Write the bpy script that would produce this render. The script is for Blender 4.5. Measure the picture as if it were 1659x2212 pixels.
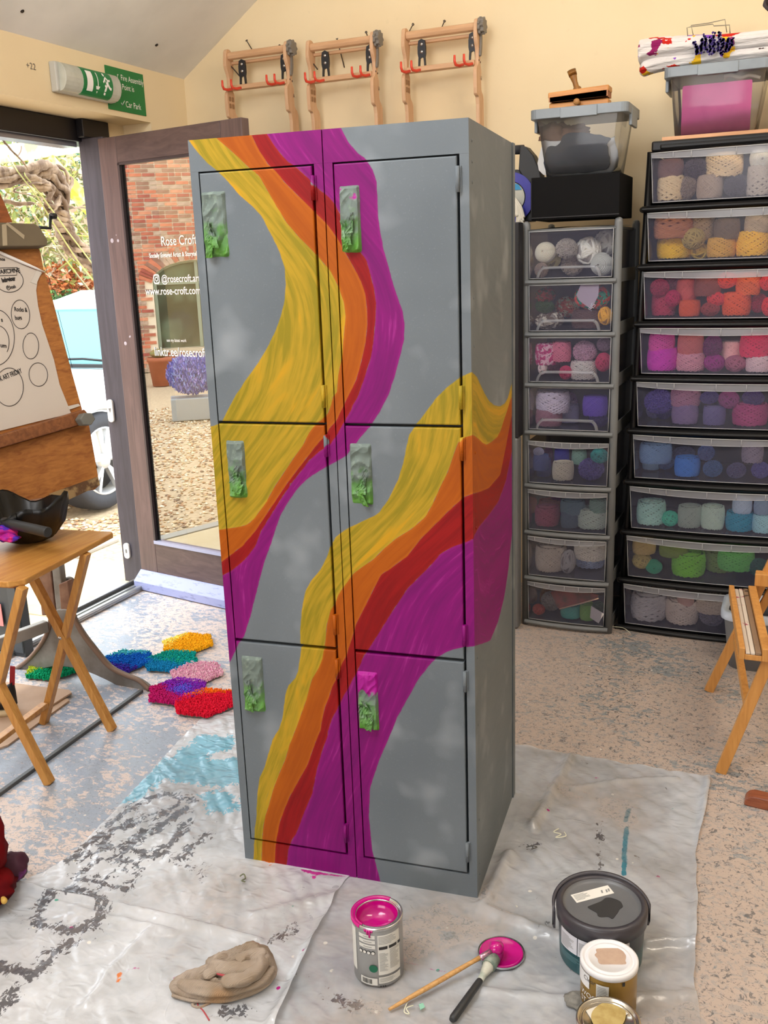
import bpy, bmesh, math, random
import numpy as np
from mathutils import Vector, Matrix, noise as mnoise
random.seed(7)
S = bpy.context.scene
for o in list(bpy.data.objects): bpy.data.objects.remove(o)
COL = S.collection
pi = math.pi
# ------------------------------------------------------------------ camera (solved from the locker's corners)
W_, H_ = 1659, 2212
FPX = 2075.785
YAW, PITCH, ROLL = -0.31722393, -0.25213129, -0.03544544
LC = np.array([1.07262317, -1.9922729, 1.50472937])        # camera in the locker's own axes
LW, LD, LH = 0.6233, 0.4979, 1.78                            # locker pair: width, depth, height
LROT = math.radians(5.5)                                     # locker pair is turned 5.5 deg in the room
def _rot(a, b, c):
    f = np.array([math.sin(a)*math.cos(b), math.cos(a)*math.cos(b), math.sin(b)])
    rt = np.array([math.cos(a), -math.sin(a), 0]); up = np.cross(rt, f)
    return math.cos(c)*rt+math.sin(c)*up, -math.sin(c)*rt+math.cos(c)*up, f
LRT, LUP, LFW = _rot(YAW, PITCH, ROLL)
cR, sR = math.cos(LROT), math.sin(LROT)
RM = np.array([[cR, -sR, 0], [sR, cR, 0], [0, 0, 1]])        # locker axes -> room axes
CC, RT, UP, FW = RM@LC, RM@LRT, RM@LUP, RM@LFW
cam = bpy.data.objects.new('camera', bpy.data.cameras.new('camera')); COL.objects.link(cam)
m = Matrix.Identity(4)
for i in range(3):
    m[i][0], m[i][1], m[i][2], m[i][3] = RT[i], UP[i], -FW[i], CC[i]
cam.matrix_world = m
cam.data.sensor_fit = 'VERTICAL'; cam.data.sensor_height = 36; cam.data.lens = 36*FPX/H_
cam.data.clip_start = 0.02; cam.data.clip_end = 200
S.camera = cam
# ------------------------------------------------------------------ sky, lights, exposure
wd = bpy.data.worlds.new('sky'); S.world = wd; wd.use_nodes = True
bg = wd.node_tree.nodes['Background']; bg.inputs[0].default_value = (0.86, 0.93, 1.0, 1); bg.inputs[1].default_value = 5.0
def lamp(name, kind, loc, energy, color=(1, 1, 1), size=1, size_y=None, aim=None):
    l = bpy.data.lights.new(name, kind); l.energy = energy; l.color = color
    if kind == 'AREA':
        l.size = size
        if size_y: l.shape = 'RECTANGLE'; l.size_y = size_y
    if kind == 'SUN': l.angle = size
    o = bpy.data.objects.new(name, l); COL.objects.link(o); o.location = loc
    if aim is not None: o.rotation_euler = (Vector(aim)-Vector(loc)).to_track_quat('-Z', 'Y').to_euler()
    return o
lamp('sun', 'SUN', (-6, -3, 9), 2.2, (1.0, 0.93, 0.8), math.radians(12), aim=(-2.6, 0.6, 0))
# roof window over the left of the room, a warm ceiling lamp, then added rear and upward fills
lamp('roof_window_light', 'AREA', (-0.2, -1.4, 3.1), 60, (0.95, 0.97, 1.0), 1.4, 1.0, aim=(0.3, 1.0, 0.5))
lamp('ceiling_lamp_light', 'AREA', (2.3, 0.1, 3.2), 36, (1.0, 0.85, 0.68), 1.3, 0.5, aim=(1.2, 2.0, 0.8))
lamp('rear_fill_light', 'AREA', (0.4, -4.2, 1.6), 62, (0.98, 0.98, 1.0), 2.6, 1.4, aim=(0.5, 1.0, 1.0))  # added fill behind the camera; no window stands there
lamp('ceiling_fill_uplight', 'AREA', (0.5, -0.6, 2.55), 52, (1.0, 0.97, 0.93), 1.6, 0.6, aim=(0.0, -0.3, 5.0))  # added unseen fill, aimed up to brighten the ceiling
po = lamp('doorway_portal', 'AREA', (-1.78, 1.02, 1.05), 1, (1, 1, 1), 2.1, 1.66, aim=(0, 1.02, 1.05))
po.data.cycles.is_portal = True
S.view_settings.view_transform = 'Standard'; S.view_settings.look = 'None'
S.view_settings.exposure = -0.10; S.view_settings.gamma = 1.0; S.view_settings.use_curve_mapping = False
S.cycles.max_bounces = 10; S.cycles.transparent_max_bounces = 24; S.cycles.diffuse_bounces = 4
S.cycles.glossy_bounces = 4; S.cycles.transmission_bounces = 6
S.cycles.caustics_reflective = False; S.cycles.caustics_refractive = False
S.cycles.use_denoising = True; S.cycles.sample_clamp_indirect = 4.0
# ------------------------------------------------------------------ pixel helpers: where a line of sight meets a plane of the room
def ray(x, y):
    return FW + RT*((x-W_/2)/FPX) - UP*((y-H_/2)/FPX)
def AP(x, y, p0, n):
    d = ray(x, y); n = np.asarray(n, float)
    return CC + d*(((np.asarray(p0, float)-CC)@n)/(d@n))
def AX(x, y, X): return AP(x, y, (X, 0, 0), (1, 0, 0))
def AY(x, y, Y): return AP(x, y, (0, Y, 0), (0, 1, 0))
def AZ(x, y, Z=0.0): return AP(x, y, (0, 0, Z), (0, 0, 1))
def pxm(p): return FPX/((np.asarray(p)-CC)@FW)              # pixels per metre at a point
def LF(x, y):                                               # on the locker's front plane -> (u, z)
    d = LFW+LRT*((x-W_/2)/FPX)-LUP*((y-H_/2)/FPX); p = LC+d*(-LC[1]/d[1]); return p[0], p[2]
def LS(x, y):                                               # on the locker's right side -> (depth, z)
    d = LFW+LRT*((x-W_/2)/FPX)-LUP*((y-H_/2)/FPX); p = LC+d*((LW-LC[0])/d[0]); return p[1], p[2]
# ------------------------------------------------------------------ object helpers
ORG = {}
def put(name, me, mat=None, parent=None):
    o = bpy.data.objects.new(name, me); COL.objects.link(o)
    if mat is not None and not me.materials: me.materials.append(mat)
    if parent is not None: o.parent = parent; ORG[o.name] = ORG.get(parent.name, np.zeros(3))
    return o
def thing(name, label, cat, loc=(0, 0, 0), rotz=0, group=None):
    o = bpy.data.objects.new(name, None); COL.objects.link(o); o.empty_display_size = .05
    o.location = loc; o.rotation_euler = (0, 0, rotz); ORG[o.name] = np.array(loc, float) if not rotz else np.zeros(3)
    return tag(o, label, cat, group)
def tag(o, label, cat, group=None, kind=None):
    o['label'] = label; o['category'] = cat
    if group: o['group'] = group
    if kind: o['kind'] = kind
    return o
def struct(o): o['kind'] = 'structure'; return o
def stuff(o): o['kind'] = 'stuff'; return o
def ktree(o, dloc, label=None, group=None, parent=None):
    c = o.copy(); COL.objects.link(c)
    if parent is None:
        c.location = Vector(o.location)+Vector(dloc); ORG[c.name] = ORG.get(o.name, np.zeros(3))+np.array(dloc, float)
        if label: c['label'] = label
        if group: c['group'] = group
    else: c.parent = parent
    for ch in [x for x in bpy.data.objects if x.parent == o]: ktree(ch, None, parent=c)
    return c
class MB:
    def __init__(s): s.v = []; s.f = []; s.sm = []
    def add(s, vs, fs, smooth=False):
        b = len(s.v); s.v += [tuple(map(float, p)) for p in vs]
        s.f += [tuple(i+b for i in f) for f in fs]; s.sm += [smooth]*len(fs); return s
    def box(s, x0, x1, y0, y1, z0, z1):
        return s.add([(x0, y0, z0), (x1, y0, z0), (x1, y1, z0), (x0, y1, z0), (x0, y0, z1), (x1, y0, z1), (x1, y1, z1), (x0, y1, z1)],
                     [(0, 3, 2, 1), (4, 5, 6, 7), (0, 1, 5, 4), (1, 2, 6, 5), (2, 3, 7, 6), (3, 0, 4, 7)])
    def obox(s, c, ax, ay, az):                             # centre and three half-axes
        c, ax, ay, az = (np.array(k, float) for k in (c, ax, ay, az)); v = []
        for k in (-1, 1):
            for (i, j) in ((-1, -1), (1, -1), (1, 1), (-1, 1)): v.append(c+i*ax+j*ay+k*az)
        fs = [(0, 3, 2, 1), (4, 5, 6, 7), (0, 1, 5, 4), (1, 2, 6, 5), (2, 3, 7, 6), (3, 0, 4, 7)]
        if np.dot(np.cross(ax, ay), az) < 0: fs = [f[::-1] for f in fs]
        return s.add(v, fs)
    def bar(s, p, q, w, h, up=(0, 0, 1)):
        p, q = np.array(p, float), np.array(q, float); d = q-p; L = np.linalg.norm(d); d /= L
        r = np.cross(d, up); r /= np.linalg.norm(r); u = np.cross(r, d)
        return s.obox((p+q)/2, r*w/2, d*L/2, u*h/2)
    def tube(s, pts, r, n=8, caps=True, smooth=True, closed=False):
        P = [np.array(p, float) for p in pts]; R = r if hasattr(r, '__len__') else [r]*len(P)
        m = len(P); vs = []; prev = None
        for i in range(m):
            a = P[(i-1) % m] if (closed or i > 0) else P[i]; b = P[(i+1) % m] if (closed or i < m-1) else P[i]
            d = b-a; d = d/(np.linalg.norm(d)+1e-12)
            if prev is None:
                t = np.array([0, 0, 1.]) if abs(d[2]) < .9 else np.array([1., 0, 0])
                u = np.cross(d, t)
            else: u = prev-d*np.dot(prev, d)
            u = u/(np.linalg.norm(u)+1e-12); w = np.cross(d, u); prev = u
            for k in range(n):
                a_ = 2*pi*k/n; vs.append(P[i]+R[i]*(math.cos(a_)*u+math.sin(a_)*w))
        fs = []
        for i in range(m if closed else m-1):
            j = (i+1) % m
            for k in range(n): fs.append((i*n+k, i*n+(k+1) % n, j*n+(k+1) % n, j*n+k))
        s.add(vs, fs, smooth)
        if caps and not closed: b = len(s.v)-len(vs); s.f += [tuple(b+k for k in range(n))[::-1], tuple(b+(m-1)*n+k for k in range(n))]; s.sm += [False, False]
        return s
    def lathe(s, prof, n=32, o=(0, 0, 0), ax=(0, 0, 1), smooth=True, t0=0, t1=2*pi):
        o = np.array(o, float); ax = np.array(ax, float); ax /= np.linalg.norm(ax)
        t = np.array([1., 0, 0]) if abs(ax[0]) < .9 else np.array([0, 1., 0])
        u = t-ax*np.dot(t, ax); u /= np.linalg.norm(u); w = np.cross(ax, u); vs = []
        full = abs(t1-t0-2*pi) < 1e-6; mm = n if full else n+1
        for (r, z) in prof:
            for k in range(mm):
                a = t0+(t1-t0)*k/n; vs.append(o+ax*z+r*(math.cos(a)*u+math.sin(a)*w))
        fs = []
        for i in range(len(prof)-1):
            for k in range(n): fs.append((i*mm+k, i*mm+(k+1) % mm, (i+1)*mm+(k+1) % mm, (i+1)*mm+k))
        return s.add(vs, fs, smooth)
    def prism(s, poly, o, u, w, t):                         # polygon (a,b) on o+a*u+b*w, thickness vector t
        o, u, w, t = (np.array(k, float) for k in (o, u, w, t)); n = len(poly)
        A = [o+a*u+b*w for a, b in poly]; B = [p+t for p in A]
        ar = sum(poly[i][0]*poly[(i+1) % n][1]-poly[(i+1) % n][0]*poly[i][1] for i in range(n))
        flip = (np.dot(np.cross(u, w), t) > 0) == (ar > 0)
        fs = [tuple(range(n))[::-1], tuple(range(n, 2*n))]+[(i, (i+1) % n, n+(i+1) % n, n+i) for i in range(n)]
        if not flip: fs = [f[::-1] for f in fs]
        return s.add(A+B, fs)
    def grid(s, fn, nu, nv, smooth=True):                   # fn(a,b) with a,b in 0..1
        vs = [fn(i/nu, j/nv) for j in range(nv+1) for i in range(nu+1)]
        fs = [(j*(nu+1)+i, j*(nu+1)+i+1, (j+1)*(nu+1)+i+1, (j+1)*(nu+1)+i) for j in range(nv) for i in range(nu)]
        return s.add(vs, fs, smooth)
    def sphere(s, c, r, n=12, m_=8, sc=(1, 1, 1), smooth=True):
        c = np.array(c, float)
        vs = [c+np.array(sc)*r*np.array([math.sin(pi*j/m_)*math.cos(2*pi*i/n), math.sin(pi*j/m_)*math.sin(2*pi*i/n), math.cos(pi*j/m_)]) for j in range(m_+1) for i in range(n)]
        return s.add(vs, [(j*n+i, (j+1)*n+i, (j+1)*n+(i+1) % n, j*n+(i+1) % n) for j in range(m_) for i in range(n)], smooth)
    def build(s, name, mat, parent=None, bevel=0, local=False, seg=2, clean=False):
        me = bpy.data.meshes.new(name); org = np.zeros(3)
        if parent is not None and not local: org = ORG.get(parent.name, np.zeros(3))
        me.from_pydata([tuple(np.array(p)-org) for p in s.v], [], s.f)
        me.polygons.foreach_set('use_smooth', s.sm)
        if clean:
            b = bmesh.new(); b.from_mesh(me); bmesh.ops.remove_doubles(b, verts=b.verts, dist=1e-5); b.to_mesh(me); b.free()
        me.update(); o = put(name, me, mat, parent)
        if bevel:
            bv = o.modifiers.new('bevel', 'BEVEL'); bv.width = bevel; bv.segments = seg; bv.limit_method = 'ANGLE'; bv.angle_limit = .6
        return o
def rrect(x0, x1, y0, y1, r, n=4):
    pts = []
    for cx, cy, a in ((x1-r, y0+r, -pi/2), (x1-r, y1-r, 0), (x0+r, y1-r, pi/2), (x0+r, y0+r, pi)):
        for k in range(n+1): t = a+pi/2*k/n; pts.append((cx+r*math.cos(t), cy+r*math.sin(t)))
    return pts
def smooth_pts(pts, k=6, closed=False):                     # Catmull-Rom
    P = [np.array(p, float) for p in pts]; n = len(P); out = []
    for i in range(n if closed else n-1):
        p0, p1, p2, p3 = P[(i-1) % n if closed else max(i-1, 0)], P[i], P[(i+1) % n], P[(i+2) % n if closed else min(i+2, n-1)]
        for j in range(k):
            t = j/k; out.append(.5*((2*p1)+(-p0+p2)*t+(2*p0-5*p1+4*p2-p3)*t*t+(-p0+3*p1-3*p2+p3)*t**3))
    if not closed: out.append(P[-1])
    return out
def text(name, body, size, o, u, w, mat, parent=None, depth=0.0, align='LEFT', sx=1.0, bold=0.0, kind=None):
    cu = bpy.data.curves.new(name, 'FONT'); cu.body = body; cu.size = size; cu.align_x = align; cu.extrude = depth; cu.offset = bold
    t = bpy.data.objects.new(name, cu); COL.objects.link(t)
    bpy.context.view_layer.update()
    me = bpy.data.meshes.new_from_object(t.evaluated_get(bpy.context.evaluated_depsgraph_get()))
    bpy.data.objects.remove(t); bpy.data.curves.remove(cu)
    o, u, w = np.array(o, float), np.array(u, float), np.array(w, float)
    u = u/np.linalg.norm(u); w = w/np.linalg.norm(w); n = np.cross(u, w)
    org = ORG.get(parent.name, np.zeros(3)) if parent is not None else np.zeros(3)
    for v in me.vertices: v.co = Vector(o+u*v.co.x*sx+w*v.co.y+n*v.co.z-org)
    me.materials.clear(); return put(name, me, mat, parent)
# ------------------------------------------------------------------ materials
def lin(h):
    if isinstance(h, str):
        h = h.lstrip('#'); c = [int(h[i:i+2], 16)/255 for i in (0, 2, 4)]
    else: c = h[:3]
    if isinstance(h, str): c = [x/12.92 if x <= .04045 else ((x+.055)/1.055)**2.4 for x in c]
    return (*c, 1.0)
class NT:
    def __init__(s, name):
        s.m = bpy.data.materials.new(name); s.m.use_nodes = True; s.t = s.m.node_tree; s.p = s.t.nodes['Principled BSDF']; s.out = s.t.nodes['Material Output']
    def n(s, kind, **kw):
        d = s.t.nodes.new('ShaderNode'+kind)
        for k, v in kw.items(): setattr(d, k, v)
        return d
    def l(s, a, b): s.t.links.new(a, b)
    def set(s, sock, v):
        if hasattr(v, 'is_output') or hasattr(v, 'links'): s.l(v, sock)
        else: sock.default_value = v
    def math(s, op, a, b=0.0, c=None, clamp=False):
        d = s.n('Math', operation=op); d.use_clamp = clamp; s.set(d.inputs[0], a); s.set(d.inputs[1], b)
        if c is not None: s.set(d.inputs[2], c)
        return d.outputs[0]
    def coord(s, kind='Object', scale=(1, 1, 1), rot=(0, 0, 0), loc=(0, 0, 0)):
        c = s.n('TexCoord'); mp = s.n('Mapping'); s.l(c.outputs[kind], mp.inputs[0])
        mp.inputs['Scale'].default_value = scale; mp.inputs['Rotation'].default_value = rot; mp.inputs['Location'].default_value = loc
        return mp.outputs[0]
    def noise(s, vec, scale, detail=3, rough=.55, dist=0):
        d = s.n('TexNoise'); s.l(vec, d.inputs['Vector']); d.inputs['Scale'].default_value = scale
        d.inputs['Detail'].default_value = detail; d.inputs['Roughness'].default_value = rough; d.inputs['Distortion'].default_value = dist
        return d.outputs[0]
    def ramp(s, f, a, b, ca=(0, 0, 0, 1), cb=(1, 1, 1, 1)):  # smooth threshold between a and b
        d = s.n('ValToRGB'); s.set(d.inputs[0], f); e = d.color_ramp.elements
        e[0].position = min(a, b); e[1].position = max(a, b); e[0].color, e[1].color = (ca, cb) if a <= b else (cb, ca); return d.outputs[0]
    def mix(s, f, a, b, blend='MIX'):
        d = s.n('Mix', data_type='RGBA', blend_type=blend); s.set(d.inputs[0], f); s.set(d.inputs[6], a); s.set(d.inputs[7], b); return d.outputs[2]
    def attr(s, name): return s.n('Attribute', attribute_name=name)
    def bump(s, h, strength=.2, dist=.01):
        b = s.n('Bump'); s.set(b.inputs['Height'], h); b.inputs['Strength'].default_value = strength; b.inputs['Distance'].default_value = dist
        s.l(b.outputs[0], s.p.inputs['Normal']); return b.outputs[0]
    def fin(s, col=None, rough=.5, metal=0.0, spec=.5):
        if col is not None: s.set(s.p.inputs['Base Color'], col)
        s.set(s.p.inputs['Roughness'], rough); s.p.inputs['Metallic'].default_value = metal; s.p.inputs['Specular IOR Level'].default_value = spec; return s.m
_MC = {}
def M(name, c, rough=.5, metal=0.0, c2=None, scale=12, thr=(.4, .65), stretch=(1, 1, 1), bump=0, bscale=80, spec=.5, kind='Object', emit=None, trans=0, detail=4):
    if name in _MC: return _MC[name]
    t = NT(name); col = lin(c)
    if c2 is not None:
        v = t.coord(kind, stretch); nz = t.noise(v, scale, detail)
        col = t.mix(t.ramp(nz, *thr), lin(c), lin(c2))
    if bump:
        v2 = t.coord(kind, stretch); t.bump(t.noise(v2, bscale, 3), bump, .004)
    t.fin(col, rough, metal, spec)
    if trans: t.p.inputs['Transmission Weight'].default_value = trans
    if emit:
        t.p.inputs['Emission Color'].default_value = lin(emit[0]); t.p.inputs['Emission Strength'].default_value = emit[1]
    _MC[name] = t.m; return t.m
def wood(name, c, c2, axis=0, sc=1.0, rough=.45, kind='Object', bump=.05):
    if name in _MC: return _MC[name]
    t = NT(name); st = [14*sc]*3; st[axis] = 1.2*sc
    v = t.coord(kind, tuple(st)); a = t.noise(v, 3.2, 6, .6, .8); b = t.noise(t.coord(kind, (2, 2, 2)), 2.0, 3)
    c_ = t.mix(t.ramp(a, .36, .66), lin(c), lin(c2)); c_ = t.mix(t.math('MULTIPLY', t.ramp(b, .45, .75), .35), c_, lin(c2))
    if bump: t.bump(a, bump, .002)
    _MC[name] = t.fin(c_, rough); return t.m
def clear_plastic(name, tint='ffffff', haze=.25, rough=.12, gloss=.12, col='e8ecf4'):
    if name in _MC: return _MC[name]
    t = NT(name); tr = t.n('BsdfTransparent'); tr.inputs[0].default_value = lin(tint)
    df = t.n('BsdfDiffuse'); df.inputs[0].default_value = lin(col)
    tl = t.n('BsdfTranslucent'); tl.inputs[0].default_value = lin(col)
    gl = t.n('BsdfGlossy'); gl.inputs['Roughness'].default_value = rough
    a = t.n('MixShader'); a.inputs[0].default_value = .5; t.l(df.outputs[0], a.inputs[1]); t.l(tl.outputs[0], a.inputs[2])
    b = t.n('MixShader'); b.inputs[0].default_value = haze; t.l(tr.outputs[0], b.inputs[1]); t.l(a.outputs[0], b.inputs[2])
    fr = t.n('Fresnel'); fr.inputs[0].default_value = 1.45
    c = t.n('MixShader'); t.l(t.math('MULTIPLY', fr.outputs[0], gloss/.12, clamp=True), c.inputs[0]); t.l(b.outputs[0], c.inputs[1]); t.l(gl.outputs[0], c.inputs[2])
    t.l(c.outputs[0], t.out.inputs[0]); t.t.nodes.remove(t.p); _MC[name] = t.m; return t.m
black_plastic = M('black_plastic', '09090b', .35, spec=.35)
grey_plastic = M('grey_plastic', '777b7e', .4, c2='6c7073', scale=5)
steel = M('steel', 'b8babc', .25, 1.0)
white_paint = M('white_paint', 'ecebe6', .5)
white_print = M('white_print', 'f4f4f2', .5)
black_print = M('black_print', '141414', .6)
# ------------------------------------------------------------------ the room
XL, YB, ZE, SL = -1.6, 2.4, 2.41, 0.68                       # left wall, back wall, eaves height, roof slope
RIDX = 1.35; ZR = ZE+SL*(RIDX-XL); XR = 2*RIDX-XL; YF = -4.6
def wall_mat():
    t = NT('cream_wall'); v = t.coord('Object')
    a = t.noise(v, 1.3, 4); b = t.noise(v, 26, 4); c = t.noise(t.coord('Object', (1, 1, .35)), 5, 3)
    col = t.mix(t.ramp(a, .35, .7), lin('efddb8'), lin('e8d2aa'))
    col = t.mix(t.math('MULTIPLY', t.ramp(b, .68, .8), .35), col, lin('d8c7a2'))
    # old green and white paint scuffs high up on the wall
    sp = t.n('SeparateXYZ'); t.l(v, sp.inputs[0])
    band = t.math('MULTIPLY', t.ramp(sp.outputs[2], 2.56, 2.60), t.ramp(sp.outputs[2], 2.74, 2.70))
    xb = t.math('MULTIPLY', t.ramp(t.math('DIVIDE', t.math('ADD', sp.outputs[0], 1.0), 2.0), .14, .18), t.ramp(t.math('DIVIDE', t.math('ADD', sp.outputs[0], 1.0), 2.0), .58, .5))
    sc = t.math('MULTIPLY', t.math('MULTIPLY', band, xb), t.ramp(t.noise(t.coord('Object', (1, 1, 1.6), loc=(3, 0, 0)), 9, 2), .63, .66))
    col = t.mix(t.math('MULTIPLY', sc, .8), col, lin('a3d0a6'))
    t.bump(t.noise(v, 60, 3), .08, .004); return t.fin(col, .75, spec=.3)
WALL = wall_mat()
CEIL = M('ceiling_paint', 'efeeec', .8, c2='e4e3e1', scale=3)
def floor_mat():
    t = NT('worn_painted_concrete'); v = t.coord('Object'); sp = t.n('SeparateXYZ'); t.l(v, sp.inputs[0])
    beige = t.mix(t.noise(v, 5, 4), lin('c6b4a7'), lin('b2a296')); beige = t.mix(t.ramp(sp.outputs[0], .2, -.5), beige, lin('d8c8c0'))
    blue = t.mix(t.noise(v, 7, 4), lin('8e9cb2'), lin('a4abb4')); blue = t.mix(t.ramp(t.math('DIVIDE', t.math('ADD', sp.outputs[0], 1.0), 2.0), .35, .62), blue, t.mix(t.noise(v, 9, 3), lin('848b8f'), lin('989c9c')))
    big = t.noise(v, 1.9, 5, .6, .4); fine = t.noise(t.coord('Object', (1, 1.6, 1), rot=(0, 0, .5)), 26, 6, .72, .5); mid = t.noise(v, 7, 5, .65)
    side = t.math('MULTIPLY', t.math('ADD', sp.outputs[0], 0.15), -0.11)       # more paint is left on the door side
    side = t.math('MINIMUM', t.math('MAXIMUM', side, -.030), .030)
    k = t.math('ADD', t.math('ADD', t.math('MULTIPLY', big, .55), t.math('MULTIPLY', mid, .2)), t.math('ADD', t.math('MULTIPLY', fine, .60), side))
    k = t.math('SUBTRACT', k, .143); col = t.mix(t.ramp(k, .562, .580), beige, blue)
    fk = t.noise(t.coord('Object', (1, 1.3, 1), rot=(0, 0, .4)), 42, 5, .72, .8); col = t.mix(t.math('MULTIPLY', t.math('MULTIPLY', t.ramp(fk, .535, .555), t.ramp(sp.outputs[0], .9, .0, (.5, .5, .5, 1), (.9, .9, .9, 1))), .8), col, t.mix(.5, blue, lin('8e949c')))
    sc = t.noise(t.coord('Object', (1, 1, 1), rot=(0, 0, .9)), 62, 4, .7, 1.2)
    col = t.mix(t.math('MULTIPLY', t.math('MULTIPLY', t.ramp(sc, .575, .60), t.ramp(sp.outputs[0], .0, .6)), .8), col, lin('585c60'))
    s2 = t.noise(t.coord('Object', (1, 1, 1), rot=(0, 0, .3)), 85, 3, .7, 1.6); col = t.mix(t.math('MULTIPLY', t.ramp(s2, .60, .63), .6), col, lin('66686a'))
    wh = t.n('TexVoronoi'); t.l(v, wh.inputs['Vector']); wh.inputs['Scale'].default_value = 11
    col = t.mix(t.math('MULTIPLY', t.ramp(wh.outputs['Distance'], .05, .04), .8), col, lin('e6e0d6'))
    t.bump(fine, .25, .004); return t.fin(col, t.ramp(k, .5, .62, (.55, .55, .55, 1), (.3, .3, .3, 1)), spec=.45)
FLOOR = floor_mat()
b = MB(); b.grid(lambda a, c: (XL-.07+(XR-XL+.07)*a, YF+(YB-YF)*c, 0), 24, 24, False); b.box(XL-.07, XR, YF, YB, -.12, -.002)
struct(b.build('floor', FLOOR))
# back wall: a gable
gab = [(XL, 0), (XR, 0), (XR, ZE), (RIDX, ZR), (XL, ZE)]
b = MB(); b.prism(gab, (0, YB, 0), (1, 0, 0), (0, 0, 1), (0, .12, 0)); struct(b.build('wall_back', WALL))
b = MB(); b.prism(gab, (0, YF, 0), (1, 0, 0), (0, 0, 1), (0, -.12, 0)); struct(b.build('wall_front', WALL))
b = MB(); b.box(XR, XR+.12, YF, YB, 0, ZE); struct(b.build('wall_right', WALL))
# left wall with the door opening (y .15 to 2.02) under a boxed lintel
OY0, OY1, OZ = .12, 2.10, 2.18
b = MB(); b.box(XL-.25, XL, YF, OY0, 0, ZE); b.box(XL-.25, XL, OY1, YB, 0, ZE); b.box(XL-.25, XL, OY0, OY1, OZ, ZE)
b.box(XL-.25, XL-.16, 1.93, OY1, 0, OZ); struct(b.build('wall_left', WALL))
b = MB(); T = .06
b.add([(XL, YF, ZE), (XL, YB, ZE), (RIDX, YB, ZR), (RIDX, YF, ZR), (XL, YF, ZE+T), (XL, YB, ZE+T), (RIDX, YB, ZR+T), (RIDX, YF, ZR+T)],
      [(0, 1, 2, 3)[::-1], (4, 5, 6, 7)])
b.add([(XR, YF, ZE), (XR, YB, ZE), (RIDX, YB, ZR), (RIDX, YF, ZR), (XR, YF, ZE+T), (XR, YB, ZE+T), (RIDX, YB, ZR+T), (RIDX, YF, ZR+T)],
      [(0, 1, 2, 3), (4, 5, 6, 7)[::-1]])
struct(b.build('ceiling', CEIL))
# dark screw holes in the sloping ceiling
hole = M('dark_hole', '2a221c', .8)
for i, (x, y) in enumerate(((48, 24), (338, 97))):
    n = np.array([SL, 0, -1]); n /= np.linalg.norm(n); p = AP(x, y, (XL, 0, ZE), n)
    o = MB().lathe([(.0005, .004), (.007, .003), (.008, 0)], 10, p, n).build('screw', hole)
    tag(o, ['dark screw head in the ceiling at the upper left corner', 'dark screw head in the sloping ceiling above the fire assembly sign'][i], 'screw')
# ------------------------------------------------------------------ door frame, threshold
FRM = wood('dark_frame', '4c4852', '3c3840', 2, .8, .4)
FRMI = M('dark_frame_edge', '2a2830', .35)
b = MB(); JX0, JX1 = XL-.16, XL-.055
b.box(JX0-.05, JX1-.02, 1.83, 1.93, 0, 2.10); b.box(JX0-.02, JX1, OY0, OY0+.07, 0, 2.10)
struct(b.build('trim_1', FRM, bevel=.004))
b = MB(); b.box(XL-.32, XL-.19, OY0, 1.98, 2.085, OZ-.001); b.box(XL-.19, XL-.15, 1.80, 1.98, 2.10, OZ-.001)
struct(b.build('trim_2', M('dark_head', '17151a', .4), bevel=.004))
b = MB(); b.box(XL-.30, XL-.22, OY0+.07, 1.83, 2.065, 2.085); struct(b.build('trim_3', M('head_flash', 'a9adba', .25, .6)))
ALU = M('threshold_metal', 'b9bbb8', .28, .8)
b = MB(); b.box(XL-.125, XL-.03, OY0, 1.86, .0, .012); b.box(XL-.13, XL-.115, OY0, 1.86, .012, .03); b.box(XL-.085, XL-.07, OY0, 1.86, .012, .022); b.box(XL-.05, XL-.028, OY0, 1.86, .012, .026)
struct(b.build('trim_4', ALU, bevel=.003))
b = MB(); b.box(XL-.112, XL-.088, OY0, 1.86, .0125, .0145); struct(b.build('trim_5', M('threshold_seal', '1b1b1d', .6)))
# keeps on the jamb
for i, (x, y) in enumerate(((241, 887), (276, 1189))):
    p = AX(x, y, JX0-.0505); u, w = np.array([1., 0, 0]), np.array([0, 0, 1.])
    p = AY(x, y, 1.829)
    t_ = thing('lock_keep', ['white plastic lock keep halfway up the dark door jamb', 'white plastic lock keep low on the dark door jamb'][i], 'door hardware', p)
    h = .055 if i == 0 else .04
    MB().prism(rrect(-.017, .017, -h, h, .016), p, u, w, (0, -.012, 0)).build('plate', white_paint, t_, bevel=.002)
    MB().prism([(-.007, .012), (.007, .014), (0, -.008)] if i == 0 else rrect(-.004, .004, -.01, .01, .003), p+np.array([0, -.0125, 0]), u, w, (0, -.001, 0)).build('symbol', M('keep_grey', '777777', .5), t_)
# ------------------------------------------------------------------ the open door
HX, HY, DA = -1.67, 1.79, math.radians(-10.8)
DU = np.array([math.cos(DA), math.sin(DA), 0]); DN = np.array([math.sin(DA), -math.cos(DA), 0]); DZ = np.array([0, 0, 1.])
DN = np.array([math.sin(DA), -math.cos(DA), 0])
DP = np.array([HX, HY, 0])
def dpt(s, z, n=0.0): return DP+DU*s+DZ*z+DN*n
def dbox(bm, s0, s1, z0, z1, n0, n1): return bm.obox(dpt((s0+s1)/2, (z0+z1)/2, (n0+n1)/2), DU*(s1-s0)/2, DN*(n1-n0)/2, DZ*(z1-z0)/2)
door = struct(thing('door_1', 'dark stained glazed door swung open into the room', 'door', DP)); ORG[door.name] = DP
for k in ('label', 'category'):
    if k in door: del door[k]
DWD = wood('door_wood', '6e5a58', '584847', 2, .9, .33)
DW2 = wood('door_wood_rail', '665452', '524342', 0, .9, .33)
TH = .045; SW = .115; DWID = .85
b = MB(); dbox(b, 0.0, SW, 0.055, 2.085, -TH, 0); b.build('door_stile', DWD, door, bevel=.003)
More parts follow.
